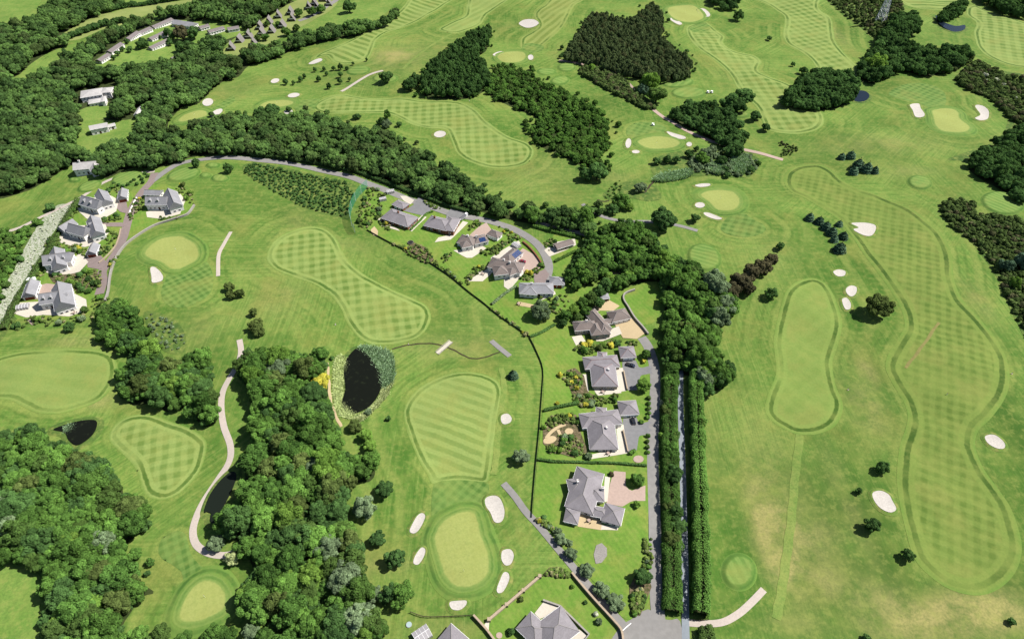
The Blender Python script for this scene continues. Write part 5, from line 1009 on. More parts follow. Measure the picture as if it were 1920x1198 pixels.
fence('boundary_fence', 'dark green fence between the villa gardens and the striped fairway', [(993, 634), (1005, 658), (1018, 692), (1017, 730), (1014, 770), (1010, 820), (1004, 880), (999, 940), (997, 970)], 1.15, 'fence', 4.0)
fence('timber_fence', 'post-and-rail timber fence below the bottom bunker', [(770, 1148), (795, 1157), (830, 1157), (860, 1156), (886, 1154)], 1.3, 'timber', 2.6, [(.45, .6, 'rail'), (.85, 1.0, 'rail'), (1.15, 1.28, 'rail')])
fence('timber_fence', 'small gate-like rails at the footpath mouth beside the lane', [(1300, 1163), (1318, 1164), (1328, 1162)], 1.1, 'timber', 2.0, [(.4, .52, 'rail'), (.85, .97, 'rail')])

# green ball-stop netting on tall posts
t = NT('green_netting', .9, .1); bs = t.n['Principled BSDF']; bs.inputs['Base Color'].default_value = (*alb(70, 190, 150), 1); tr = t.node('ShaderNodeBsdfTransparent'); mx = t.node('ShaderNodeMixShader')
mx.inputs[0].default_value = .4; t.l.new(tr.outputs[0], mx.inputs[1]); t.l.new(bs.outputs[0], mx.inputs[2]); t.l.new(mx.outputs[0], t.n['Material Output'].inputs[0]); M['net'] = t.m
Pn = run([(690, 352), (674, 368), (662, 388), (657, 410), (662, 430), (668, 440)]); c0 = Pn.mean(0); z0 = float(H(*c0)); root = tag(empty('ball_netting', (c0[0], c0[1], z0)), 'tall green ball-stop netting around the end of the bungalow garden', 'netting')
for i in range(0, len(Pn), 3): q = Pn[i] - c0; g = float(H(*Pn[i])) - z0; MB().bar((q[0], q[1], g), (q[0], q[1], g + 7.0), .1, 6).build('post', M['steel'], root)
m = MB()
for i in range(len(Pn) - 1):
    a, b = Pn[i] - c0, Pn[i + 1] - c0; za, zb = float(H(*Pn[i])) - z0, float(H(*Pn[i + 1])) - z0; m.add([(*a, za + .2), (*b, zb + .2), (*b, zb + 6.9), (*a, za + 6.9)], [(0, 1, 2, 3)])
m.build('net', M['net'], root)

# ------------------------------------------------------------------ houses
WIN_FR = MB().box((0, 0, 0), (1.5, .10, 1.25)).mesh('window'); WIN_FR.materials.append(M['frame'])
WIN_PN = MB().box((-.34, -.06, 0), (.60, .05, 1.0)).box((.34, -.06, 0), (.60, .05, 1.0)).mesh('pane'); WIN_PN.materials.append(M['glass'])
DOOR_FR = MB().box((0, 0, 0), (1.2, .12, 2.1)).mesh('door'); DOOR_FR.materials.append(M['door'])
GAR_D = MB().box((0, 0, 0), (2.5, .12, 2.1)).mesh('garage_door'); GAR_D.materials.append(M['frame'])
GAR_R = MB().box((0, 0, 0), (2.5, .12, 2.1)).mesh('garage_door'); GAR_R.materials.append(M['reddoor'])
def house(label, wings, wall='white', roof='slate', ridge='ridge_grey', chim=(), solar=(), name='house', cat='house', garage=False, windows=True, doors=1, dormers=()):
    """wings: (p0, p1, width, eave, roof kind, pitch deg) with p0-p1 the photo pixels of the eave centre line"""
    W = []
    for p0, p1, wd, ev, kind, pit in wings:
        a, b = G(*p0, ev)[:2], G(*p1, ev)[:2]; W.append([a, b, wd, ev, kind, math.radians(pit)])
    ctr = np.mean([(w_[0] + w_[1]) / 2 for w_ in W], 0); z0 = float(H(*ctr)) + .05
    root = tag(empty(name, (ctr[0], ctr[1], z0)), label, cat)
    fr = []
    for k, (a, b, wd, ev, kind, pit) in enumerate(W):
        L = float(np.linalg.norm(b - a)); u = (b - a) / L
        if kind == 'hip' and L < wd:      # ridge along the longer side
            mid = (a + b) / 2; n_ = np.array([-u[1], u[0]]); a, b = mid - n_ * wd / 2, mid + n_ * wd / 2; L, wd = wd, L; u = (b - a) / L
        n_ = np.array([-u[1], u[0]]); a0 = a - ctr; ev = ev - .013 * k; fr.append((a0, u, n_, L, wd, ev, kind, pit))
    def inside(q, skip):
        for j, (a0, u, n_, L, wd, *_r) in enumerate(fr):
            if j == skip: continue
            d = q - a0
            if .1 < d @ u < L - .1 and abs(d @ n_) < wd / 2 - .1: return True
        return False
    for k, (a0, u, n_, L, wd, ev, kind, pit) in enumerate(fr):
        P3 = lambda s, t_, z: (*(a0 + u * s + n_ * t_), z)
        ins = .42; hw = wd / 2; rise = hw * math.tan(pit); rz = ev + rise
        m = MB(); ww = hw - ins; s0, s1 = ins, L - ins
        base = [P3(s0, -ww, -1.2), P3(s1, -ww, -1.2), P3(s1, ww, -1.2), P3(s0, ww, -1.2)]; top = [P3(s0, -ww, ev - .05), P3(s1, -ww, ev - .05), P3(s1, ww, ev - .05), P3(s0, ww, ev - .05)]
        if kind == 'gable':
            gz = ev - .05 + ww * math.tan(pit) * .94
            m.add(base + top + [P3(s0, 0, gz), P3(s1, 0, gz)], [(0, 1, 5, 4), (2, 3, 7, 6), (1, 2, 6, 9, 5), (3, 0, 4, 8, 7)])
        else: m.add(base + top, [(0, 1, 5, 4), (1, 2, 6, 5), (2, 3, 7, 6), (3, 0, 4, 7)])
        m.build('wall', M[wall], root)
        r = MB(); ee = [P3(0, -hw, ev), P3(L, -hw, ev), P3(L, hw, ev), P3(0, hw, ev)]; lo = [P3(0, -hw, ev - .2), P3(L, -hw, ev - .2), P3(L, hw, ev - .2), P3(0, hw, ev - .2)]
        ra, rb = (P3(min(hw, L / 2 - .02), 0, rz), P3(max(L - hw, L / 2 + .02), 0, rz)) if kind == 'hip' else (P3(-.05, 0, rz), P3(L + .05, 0, rz))
        r.add(ee + lo + [ra, rb], [(0, 1, 9, 8), (2, 3, 8, 9), (1, 2, 9), (3, 0, 8), (4, 5, 1, 0), (5, 6, 2, 1), (6, 7, 3, 2), (7, 4, 0, 3), (7, 6, 5, 4)] if kind == 'hip'
              else [(0, 1, 9, 8), (2, 3, 8, 9), (4, 5, 1, 0), (6, 7, 3, 2), (7, 6, 5, 4), (5, 6, 2, 9, 1), (7, 4, 0, 8, 3)])
        ro = r.build('roof', M[roof], root)
        if ridge:
            c = MB(); c.bar(ra, rb, .17, 5)
            if kind == 'hip':
                for e, q in ((0, ra), (1, rb), (2, rb), (3, ra)): c.bar(ee[e], q, .14, 4)
            c.build('ridge_tiles', M[ridge], ro)
        for sd in (-1, 1): MB().bar(P3(0, sd * (hw + .06), ev - .1), P3(L, sd * (hw + .06), ev - .1), .07, 5).build('gutter', M['frame'], ro)
        if windows and ev > 2.0:
            sides = [(P3(0, -hw + ins, 0), u, -n_, L), (P3(L, hw - ins, 0), -u, n_, L), (P3(L - ins, -hw, 0), n_, u, wd), (P3(ins, hw, 0), -n_, -u, wd)]
            for si, (o, du, dn, Ls) in enumerate(sides):
                n = int((Ls - 1.6) / 3.0); o = np.array(o[:2]); gend = garage == 'end' and si > 1 and dn[1] < 0
                if gend: n = 2
                for i in range(n):
                    s = Ls * (i + 1) / (n + 1); q = o + du * s
                    if inside(q, k): continue
                    rzz = math.atan2(du[1], du[0])
                    for lev in ([1.45] + ([4.0] if ev > 4.4 else [])):
                        isd = doors and i == n // 2 and si == 0 and lev < 2 and k == 0
                        isg = gend or garage and garage != 'end' and k in (garage if isinstance(garage, tuple) else (len(fr) - 1,)) and si == 0 and lev < 2
                        me_ = GAR_R if (isg and roof == 'slateb') else GAR_D if isg else DOOR_FR if isd else WIN_FR
                        f = bpy.data.objects.new(me_.name.split('.')[0], me_); C.objects.link(f); f.parent = root; f.location = (q[0] + dn[0] * .05, q[1] + dn[1] * .05, 1.05 if (isg or isd) else lev); f.rotation_euler[2] = rzz
                        if me_ is WIN_FR:
                            pn = bpy.data.objects.new('pane', WIN_PN); C.objects.link(pn); pn.parent = f
    for wi, s, off in chim:
        a0, u, n_, L, wd, ev, kind, pit = fr[wi]; q = a0 + u * L * s + n_ * off; zr = ev + (wd / 2 - abs(off)) * math.tan(pit)
        ch = MB().box((q[0], q[1], zr + .2), (1.1, .7, 2.4), math.atan2(u[1], u[0])).box((q[0], q[1], zr + 1.45), (1.3, .9, .14), math.atan2(u[1], u[0])); o = ch.build('chimney', M['white'] if wall != 'brick' else M['brick'], root)
        MB().bar((q[0] - .25, q[1], zr + 1.5), (q[0] - .25, q[1], zr + 1.95), .14, 7).bar((q[0] + .25, q[1], zr + 1.5), (q[0] + .25, q[1], zr + 1.95), .14, 7).build('chimney_pots', M['brick'], o)
    for wi, side, s0, s1, t0, t1 in solar:     # panels lying on one slope
        a0, u, n_, L, wd, ev, kind, pit = fr[wi]; hw = wd / 2
        def on(s, t_, lift): return np.array([*(a0 + u * s + n_ * side * t_), ev + (hw - t_) * math.tan(pit) + lift])
        cols = 4
        for i in range(cols):
            for j in range(2):
                sa, sb = L * (s0 + (s1 - s0) * (i + .04) / cols), L * (s0 + (s1 - s0) * (i + .96) / cols); ta, tb = hw * (t0 + (t1 - t0) * (j + .03) / 2), hw * (t0 + (t1 - t0) * (j + .97) / 2)
                v = [on(sa, ta, .05), on(sb, ta, .05), on(sb, tb, .05), on(sa, tb, .05), on(sa, ta, .12), on(sb, ta, .12), on(sb, tb, .12), on(sa, tb, .12)]
                MB().add(v, [(0, 1, 5, 4), (1, 2, 6, 5), (2, 3, 7, 6), (3, 0, 4, 7), (4, 5, 6, 7)]).build('solar_panel', M['solar'], root)
    for wi, side, s in dormers:
        a0, u, n_, L, wd, ev, kind, pit = fr[wi]; hw = wd / 2; t_ = hw * .62; zb = ev + (hw - t_) * math.tan(pit); q = a0 + u * L * s + n_ * side * t_; inn = a0 + u * L * s + n_ * side * .3
        h2 = .8; e = n_ * side * .15
        vs = [(*(q - u * h2), zb - .2), (*(q + u * h2), zb - .2), (*(q + u * h2), zb + 1.1), (*q, zb + 1.8), (*(q - u * h2), zb + 1.1), (*(inn - u * h2), zb + 1.1), (*(inn + u * h2), zb + 1.1), (*inn, zb + 1.8), (*(inn + u * h2), zb - .2), (*(inn - u * h2), zb - .2)]
        d = MB().add(vs, [(0, 1, 2, 3, 4), (1, 8, 6, 2), (0, 4, 5, 9)]).build('dormer', M[wall], root)
        h3 = 1.0; rv = [(*(q - u * h3 + e), zb + .95), (*(q + e), zb + 1.95), (*(q + u * h3 + e), zb + .95), (*(inn - u * h3), zb + .95), (*inn, zb + 1.95), (*(inn + u * h3), zb + .95)]
        MB().add(rv, [(0, 1, 4, 3), (1, 2, 5, 4)]).build('dormer_roof', M[roof], d)
        pw = q + n_ * side * .03; MB().add([(*(pw - u * .45), zb + .15), (*(pw + u * .45), zb + .15), (*(pw + u * .45), zb + 1.0), (*(pw - u * .45), zb + 1.0)], [(0, 1, 2, 3)]).build('pane', M['glass'], d)
    return root
hp = 'hip'; gb = 'gable'
house('grey hip-roofed villa with pink ridge tiles beside the pickup driveway', [((1094, 681), (1160, 676.5), 8.6, 2.7, hp, 26), ((1129, 680), (1135, 725), 13.4, 2.7, hp, 27), ((1129, 660), (1129, 676), 5.0, 2.6, hp, 24)], 'wallstone', 'slate', 'ridge_pink', chim=((1, .45, 2.2),), name='villa')
house('grey pyramid-roofed garage beside the pickup', [((1161, 661), (1191, 659), 8.2, 2.5, hp, 28)], 'wallstone', 'slate', 'ridge_pink', name='garage', cat='garage', garage=(0,), doors=0)
house('grey hip-roofed villa with a white chimney above the pink-driveway villa', [((1088, 788.5), (1163, 783), 8.8, 2.7, hp, 26), ((1124.5, 783), (1133, 841.5), 13.4, 2.7, hp, 27), ((1127, 765), (1127, 780), 5.2, 2.6, hp, 24)], 'white', 'slate', 'ridge_grey', chim=((1, .45, 2.0),), name='villa')
house('grey hip-roofed garage beside the black car', [((1160, 765), (1196, 763), 8.8, 2.5, hp, 28)], 'white', 'slate', 'ridge_grey', name='garage', cat='garage', garage=(0,), doors=0)
house('large many-winged grey villa beside the pink driveway', [((1107, 883), (1085, 957), 12.6, 2.8, hp, 27), ((1096, 910), (1065, 914), 8.0, 2.7, hp, 26), ((1100, 924), (1133, 926), 7.6, 2.7, hp, 26), ((1075, 955), (1070, 979), 6.4, 2.6, hp, 28), ((1153, 947), (1145, 980), 8.6, 2.6, hp, 28), ((1108, 956), (1140, 962), 5.0, 2.5, hp, 24)], 'white', 'slate', 'ridge_grey', chim=((1, .4, 0.6), (2, .9, 1.5)), name='villa', garage=(4,))
house('brown-roofed house with gabled wings beside the cream forecourt', [((1105, 580), (1138, 621), 7.2, 3.2, hp, 32), ((1075, 612), (1120, 608), 7.4, 3.2, hp, 32), ((1113, 604), (1121, 630), 7.0, 3.1, hp, 32), ((1132, 610), (1136, 628), 5.6, 3.0, hp, 30), ((1128, 604), (1148, 600), 4.2, 2.6, gb, 30)], 'wallstone', 'tileb', 'ridge_grey', chim=((1, .55, 1.0),))
house('brown hip-roofed garage at the head of the cream forecourt', [((1142, 595), (1178, 587), 8.8, 2.6, hp, 32)], 'wallstone', 'tileb', 'ridge_grey', name='garage', cat='garage', garage=(0,), doors=0)
house('small grey garden pavilion behind the brown-roofed house', [((1125, 556.5), (1142, 555), 4.6, 2.4, hp, 20)], 'timber', 'slateb', None, name='pavilion', cat='pavilion', windows=False)
house('grey-roofed bungalow nearest the green netting', [((724, 401), (775, 417), 12.6, 2.7, hp, 24)], 'brick', 'slate', 'ridge_grey', chim=((0, .42, 1.5),), name='bungalow')
house('square grey-roofed garage behind the bungalow by the netting', [((740, 379), (762, 387), 7.2, 2.6, hp, 18)], 'brick', 'slate', 'ridge_grey', name='garage', cat='garage', garage=(0,), doors=0)
house('grey-roofed brick bungalow beside the covered boat', [((801, 412), (845, 424), 12.4, 3.4, hp, 25), ((852, 408), (838, 433), 9.0, 3.4, hp, 25)], 'brick', 'slate', 'ridge_grey', chim=((0, .3, 1.0),), name='bungalow')
house('white house with brown-grey hipped roof and solar panels', [((861, 446), (892, 454), 9.4, 3.4, hp, 30), ((886, 452), (913, 445), 8.2, 3.2, hp, 28), ((870, 452), (876, 464), 7.0, 3.3, hp, 30)], 'white', 'tileb', 'ridge_grey', chim=((0, .5, .6), (1, .3, .8)), solar=((1, -1, .38, .82, .25, .9),))
house('small white garage with hipped roof beside the estate road', [((917, 434), (938, 443), 6.8, 2.7, hp, 30)], 'white', 'tileb', 'ridge_grey', name='garage', cat='garage', garage=(0,), doors=0)
house('large brown-roofed white house with solar panels beside the red car', [((918, 492), (980, 504), 10.2, 3.2, hp, 30), ((946, 490), (972, 469), 8.6, 3.0, hp, 28), ((936, 498), (941, 517), 9.4, 3.2, hp, 30), ((955, 502), (966, 514), 7.4, 3.1, hp, 30)], 'white', 'tileb', 'ridge_grey', chim=((0, .42, .8), (0, .62, -.6)), solar=((1, -1, .42, .9, .2, .9),))
house('blue-grey roofed bungalow at the end of the estate road', [((973, 541), (1038, 541), 9.6, 2.9, hp, 26), ((996, 535), (994, 553), 8.4, 2.9, hp, 26)], 'white', 'slateb', 'ridge_grey', chim=((0, .36, 1.2),), name='bungalow')
house('blue-grey hip-roofed garage beside the end bungalow', [((1030, 526), (1059, 527), 7.6, 2.6, hp, 26)], 'white', 'slateb', 'ridge_grey', name='garage', cat='garage', garage=(0,), doors=0)
house('small cream-roofed cottage behind the estate road bend', [((1041, 463), (1073, 453), 6.0, 2.5, gb, 24)], 'wallstone', 'wallroof' if 'wallroof' in M else 'tileb', None, name='cottage', cat='cottage')
house('white two-storey house with slate gables at the upper left of the left estate', [((158, 377), (192, 387), 9.4, 4.2, gb, 42), ((189, 363), (201, 384), 8.2, 4.2, gb, 42)], 'white', 'slateb', 'ridge_grey', dormers=((0, -1, .25), (0, -1, .6)), doors=1)
house('white garage with slate roof and red doors beside the upper left house', [((231, 357), (229, 374), 6.4, 2.8, gb, 38)], 'white', 'slateb', 'ridge_grey', name='garage', cat='garage', doors=0, garage='end')
house('white two-storey house with crossed slate gables in the middle of the left estate', [((134, 429), (166, 437), 8.4, 4.2, gb, 44), ((174, 411), (184, 442), 8.4, 4.2, gb, 42)], 'white', 'slateb', 'ridge_grey', dormers=((1, -1, .4),), doors=1)
house('white outbuilding with slate roof left of the crossed-gable house', [((114, 433), (139, 416), 7.4, 3.0, gb, 38)], 'white', 'slateb', 'ridge_grey', name='outbuilding', cat='outbuilding')
house('white garage with slate roof and red doors below the crossed-gable house', [((178, 459), (170, 477), 6.2, 2.8, gb, 38)], 'white', 'slateb', 'ridge_grey', name='garage', cat='garage', doors=0, garage='end')
house('white two-storey slate-roofed house above the lowest left house', [((84, 490), (136, 482), 9.2, 4.2, gb, 42), ((106, 470), (112, 503), 8.4, 4.2, gb, 42)], 'white', 'slateb', 'ridge_grey', dormers=((0, -1, .3), (0, -1, .75)), doors=1)
house('white two-storey slate-roofed house with broad terrace, lowest of the left estate', [((78, 563), (116, 556), 9.4, 4.2, gb, 42), ((115, 539), (121, 577), 10.6, 4.2, gb, 42)], 'white', 'slateb', 'ridge_grey', dormers=((0, -1, .25), (0, -1, .6), (1, 1, .6)), doors=1)
house('white garage with slate gable roof beside the lowest left house', [((63, 530), (53, 556), 7.4, 3.0, gb, 38)], 'white', 'slateb', 'ridge_grey', name='garage', cat='garage', doors=0, garage='end')
house('white two-storey slate house inside the curved stone wall', [((276, 378), (316, 378), 8.6, 4.2, gb, 42), ((318, 361), (330, 389), 9.2, 4.2, gb, 42)], 'white', 'slateb', 'ridge_grey', dormers=((0, -1, .25), (0, -1, .6)), doors=1)
house('long low slate-roofed garage behind the house inside the stone wall', [((273, 361), (303, 362), 6.4, 2.8, gb, 32)], 'white', 'slateb', 'ridge_grey', name='garage', cat='garage', doors=0)
house('grey-roofed villa at the bottom edge with walled terrace', [((981, 1161), (1018, 1196), 8.4, 2.8, hp, 27), ((1069, 1158), (1016, 1199), 11.4, 2.8, hp, 27)], 'wallstone', 'slate', 'ridge_grey', name='villa')
house('grey hip roof cut by the bottom edge below the timber fence', [((828, 1188), (872, 1228), 10.0, 2.8, hp, 27)], 'wallstone', 'slate', 'ridge_grey', name='villa')
M['paleroof'] = mat_roof('pale_membrane_roof', alb(232, 228, 226)); M['thatch'] = mat_roof('cream_roof', alb(206, 190, 172)); M['barkroof'] = mat_roof('brown_roof', alb(158, 148, 148))
house('large white flat-fronted manor in the valley wood', [((150, 176), (192, 171), 15, 5.4, hp, 12), ((190, 170), (210, 168), 11, 5.4, hp, 14), ((165, 190), (192, 187), 9, 3.4, hp, 10), ((190, 186), (198, 185), 11, 4.6, hp, 14)], 'white', 'paleroof', None, name='manor_house', cat='manor')
house('long white cottage in the clearing below the manor', [((168, 241), (202, 234), 7.4, 4.6, gb, 28)], 'white', 'paleroof', None, chim=(), name='cottage', cat='cottage')
house('small white outhouse right of the long white cottage', [((202, 237), (216, 233), 5, 2.8, gb, 25)], 'white', 'paleroof', None, name='outbuilding', cat='outbuilding')
house('white house with pale roof at the bend of the gravel track', [((141, 315), (182, 309), 9.5, 4.6, gb, 34), ((176, 305), (181, 320), 8, 4.4, gb, 34)], 'white', 'paleroof', 'ridge_grey', chim=((0, .3, 0),))
house('narrow white house glimpsed in the trees right of the manor', [((256, 216), (265, 203), 5, 4.6, gb, 30)], 'white', 'paleroof', None)
house('small white house glimpsed in the far left trees', [((44, 246), (50, 228), 5, 4.6, gb, 34)], 'white', 'paleroof', None)
house('white gabled house at the lower end of the holiday park', [((322, 113), (348, 104), 9, 4.0, gb, 34)], 'white', 'barkroof', None)
for a, b in (((183, 115), (203, 103)), ((203, 99), (227, 83)), ((237, 73), (258, 63)), ((258, 63), (282, 54)), ((284, 50), (322, 38)), ((279, 73), (310, 63)), ((279, 90), (314, 77)), ((373, 53), (391, 48)), ((390, 61), (419, 52)), ((426, 55), (448, 52))):
    house('low white terrace with dark roof in the holiday park clearing', [(a, b, 7.5, 2.7, gb, 24)], 'white', 'barkroof', None, name='holiday_terrace', cat='terrace', doors=0)['group'] = 'holiday park terraces'
house('long grey-roofed hall at the head of the holiday park', [((327, 42), (366, 48), 11, 3.2, gb, 22)], 'white', 'slateb', None, name='hall', cat='hall', doors=0)
# A-frame chalets
ch_roof = MB(); hw, hl, ht = 4.0, 4.6, 7.4
ch_roof.add([(-hw, -hl, .2), (0, -hl - .5, ht), (hw, -hl, .2), (-hw, hl, .2), (0, hl + .5, ht), (hw, hl, .2), (-hw + .3, -hl, .1), (0, -hl - .5, ht - .4), (hw - .3, -hl, .1), (-hw + .3, hl, .1), (0, hl + .5, ht - .4), (hw - .3, hl, .1)],
            [(0, 1, 4, 3), (1, 2, 5, 4), (6, 9, 10, 7), (7, 10, 11, 8), (0, 6, 7, 1), (1, 7, 8, 2), (3, 4, 10, 9), (4, 5, 11, 10), (0, 3, 9, 6), (2, 8, 11, 5)])
CH = {'roof': ch_roof.mesh('roof'), 'gable_wall': MB().add([(-hw + .5, -hl + .9, -1), (hw - .5, -hl + .9, -1), (0, -hl + .9, ht - .8)], [(0, 1, 2)]).mesh('gable_wall'), 'rear_wall': MB().add([(-hw + .5, hl - .9, -1), (hw - .5, hl - .9, -1), (0, hl - .9, ht - .8)], [(1, 0, 2)]).mesh('rear_wall'),
      'balcony': MB().box((0, -hl + .3, 2.4), (5.4, 1.2, .15)).box((0, -hl - .25, 2.9), (5.4, .08, .9)).mesh('balcony'), 'window': MB().box((0, -hl + .84, 1.2), (3.6, .08, 1.9)).box((0, -hl + .84, 4.0), (1.8, .08, 1.6)).mesh('window')}
M['shingle'] = mat_roof('grey_shingle', alb(164, 158, 156)); M['darkwood'] = mat_plain('dark_timber', (.02, .017, .015), .3, 2)
for k_, mm in (('roof', 'shingle'), ('gable_wall', 'darkwood'), ('rear_wall', 'darkwood'), ('balcony', 'white'), ('window', 'glass')): CH[k_].materials.append(M[mm])
for px, py in ((434, 89), (450, 75), (467, 67), (476, 81), (488, 50), (491, 61), (505, 40), (510, 57), (530, 47), (522, 29), (545, 22), (548, 34), (579, 13), (589, 5), (594, 12), (617, 6), (606, -2)):
    g = G(px, py + 4); root = tag(empty('chalet', (g[0], g[1], g[2]), math.radians(6) + rng.uniform(-.15, .15)), 'grey A-frame chalet in the cluster at the top of the wood', 'chalet', 'A-frame chalets')
    for nm, me_ in CH.items(): o = bpy.data.objects.new(nm, me_); C.objects.link(o); o.parent = root
for i, t_ in enumerate(np.sort(rng.uniform(.02, .98, 13))):
    y_ = 1140 - t_ * 440 + rng.uniform(-9, 9); tree_px(1256 - (1140 - y_) * .012 + rng.uniform(-6, 7), y_, rng.uniform(9, 19), 'ragged tree in the hedge line beside the estate road', 'hedgerow trees beside the estate road', ['leaf', 'leaf_dark', 'leaf', 'leaf_olive'][i % 4], rng.uniform(.8, 1.1), 'hedgerow_tree')
# small glass and timber structures
def greenhouse(px, py, lx, ly, label, rz, mat='paleglass'):
    g = G(px, py); root = tag(empty('greenhouse', g, rz), label, 'greenhouse'); h = 1.9
    f = MB()
    for x in np.linspace(-lx / 2, lx / 2, 5): f.bar((x, -ly / 2, 0), (x, -ly / 2, h), .05); f.bar((x, ly / 2, 0), (x, ly / 2, h), .05); f.bar((x, -ly / 2, h), (x, 0, h + .8), .05); f.bar((x, ly / 2, h), (x, 0, h + .8), .05)
    f.bar((-lx / 2, 0, h + .8), (lx / 2, 0, h + .8), .06); f.build('frame', M['frame'], root)
    a, b = lx / 2 - .03, ly / 2 - .03
    for nm, vs in (('glass_wall', [(-a, -b, .05), (a, -b, .05), (a, -b, h), (-a, -b, h)]), ('glass_wall', [(-a, b, .05), (a, b, .05), (a, b, h), (-a, b, h)]), ('glass_roof', [(-a, -b, h), (a, -b, h), (a, 0, h + .76), (-a, 0, h + .76)]), ('glass_roof', [(-a, b, h), (a, b, h), (a, 0, h + .76), (-a, 0, h + .76)]), ('glass_end', [(-a, -b, .05), (-a, b, .05), (-a, b, h), (-a, 0, h + .7), (-a, -b, h)]), ('glass_end', [(a, -b, .05), (a, b, .05), (a, b, h), (a, 0, h + .7), (a, -b, h)])):
        MB().add(vs, [tuple(range(len(vs)))]).build(nm, M[mat], root)
greenhouse(45, 578, 6, 4, 'glass greenhouse on the terrace of the lowest left house', .3); greenhouse(732, 362, 5.2, 3.2, 'pale-roofed greenhouse by the estate road near the netting', .4); greenhouse(718, 376, 4.6, 3.0, 'pale green garden shed in the lawn near the netting', .4, 'paleglass')
greenhouse(792, 1192, 6, 5, 'glazed conservatory cut by the bottom edge', .6); greenhouse(968, 463, 5, 4, 'green-tinted glasshouse beside the solar-panelled house', -.8); greenhouse(60, 527, 4, 3, 'white garden shelter left of the lowest left house', .2, 'frame')
g = G(1023, 505)
# ------------------------------------------------------------------ bridge, pylon, flags, cars, boat, people
a, b = G(820, 663), G(846, 642); d = b - a; Lb = float(np.linalg.norm(d[:2])); rz = math.atan2(d[1], d[0]); root = tag(empty('footbridge', ((a[0] + b[0]) / 2, (a[1] + b[1]) / 2, (a[2] + b[2]) / 2 + .25), rz), 'small pale timber footbridge over the stream below the long fairway', 'bridge')
for i in range(24): MB().box((-Lb / 2 + (i + .5) * Lb / 24, 0, .15), (Lb / 24 - .04, 2.4, .1)).build('plank', M['pave'], root)
for sy in (-1, 1):
    MB().box((0, sy * 1.25, 1.0), (Lb, .1, .1)).box((0, sy * 1.25, .6), (Lb, .06, .08)).build('handrail', M['pave'], root)
    MB().box((0, sy * 1.0, -.05), (Lb, .25, .28)).build('beam', M['timber'], root)
    for i in range(6): MB().box((-Lb / 2 + i * Lb / 5 * .98 + .1, sy * 1.25, .5), (.1, .1, 1.1)).build('post', M['pave'], root)
g = G(1650, 42); root = tag(empty('lattice_pylon', g, .5), 'tall steel lattice power pylon standing in the scrub at the top right', 'pylon')
hs = [0, 7, 13, 18, 23, 27, 31, 35, 40]; wf = lambda z: 3.6 * (1 - z / 40) ** .9 + .35
leg = MB(); br = MB()
for i in range(len(hs) - 1):
    z0_, z1_ = hs[i], hs[i + 1]; w0, w1 = wf(z0_), wf(z1_); c0_ = [(sx * w0, sy * w0, z0_) for sx, sy in ((-1, -1), (1, -1), (1, 1), (-1, 1))]; c1_ = [(sx * w1, sy * w1, z1_) for sx, sy in ((-1, -1), (1, -1), (1, 1), (-1, 1))]
    for k in range(4):
        leg.bar(c0_[k], c1_[k], .34); br.bar(c0_[k], c1_[(k + 1) % 4], .19); br.bar(c0_[(k + 1) % 4], c1_[k], .19); br.bar(c1_[k], c1_[(k + 1) % 4], .16)
leg.build('tower_legs', M['steel'], root); br.build('bracing', M['steel'], root)
for z, l in ((24, 6), (30, 7), (36, 5)):
    ar = MB()
    for s in (-1, 1): ar.bar((s * wf(z), .5, z), (s * l, 0, z + .4), .12); ar.bar((s * wf(z), -.5, z), (s * l, 0, z + .4), .12); ar.bar((s * wf(z + 2), 0, z + 2), (s * l, 0, z + .4), .1); ar.bar((s * l, 0, z + .4), (s * l, 0, z - 1.8), .12)
    ar.build('cross_arm', M['steel'], root)
FLG = {'pole': MB().bar((0, 0, 0), (0, 0, 2.3), .035, 6).mesh('pole'), 'flag': MB().add([(0, 0, 2.25), (.6, .05, 2.1), (0, 0, 1.85), (0, .02, 2.25), (.6, .07, 2.1), (0, .02, 1.85)], [(0, 1, 2), (5, 4, 3)]).mesh('flag')}; FLG['pole'].materials.append(M['frame']); FLG['flag'].materials.append(M['flag'])
for (px, py), lb in zip(((870, 1072), (330, 470), (385, 1120), (1231, 270), (1350, 375), (1773, 221), (1285, 25), (960, 107), (365, 217), (520, 195)),
                        ('front putting green', 'heart-shaped green near the stone wall', 'lower left green', 'green beside the pink track', 'oval green near the grey reeds', 'pear-shaped green at upper right', 'top green behind the plantation', 'top-centre green', 'leftmost green by the valley wood', 'narrow green left of the checked fairway')):
    g = G(px, py); root = tag(empty('flagstick', (g[0], g[1], g[2] + .51)), 'thin flagstick with yellow flag on the ' + lb, 'flagstick', 'flagsticks on the greens')
    for nm, me_ in FLG.items(): o = bpy.data.objects.new(nm, me_); C.objects.link(o); o.parent = root

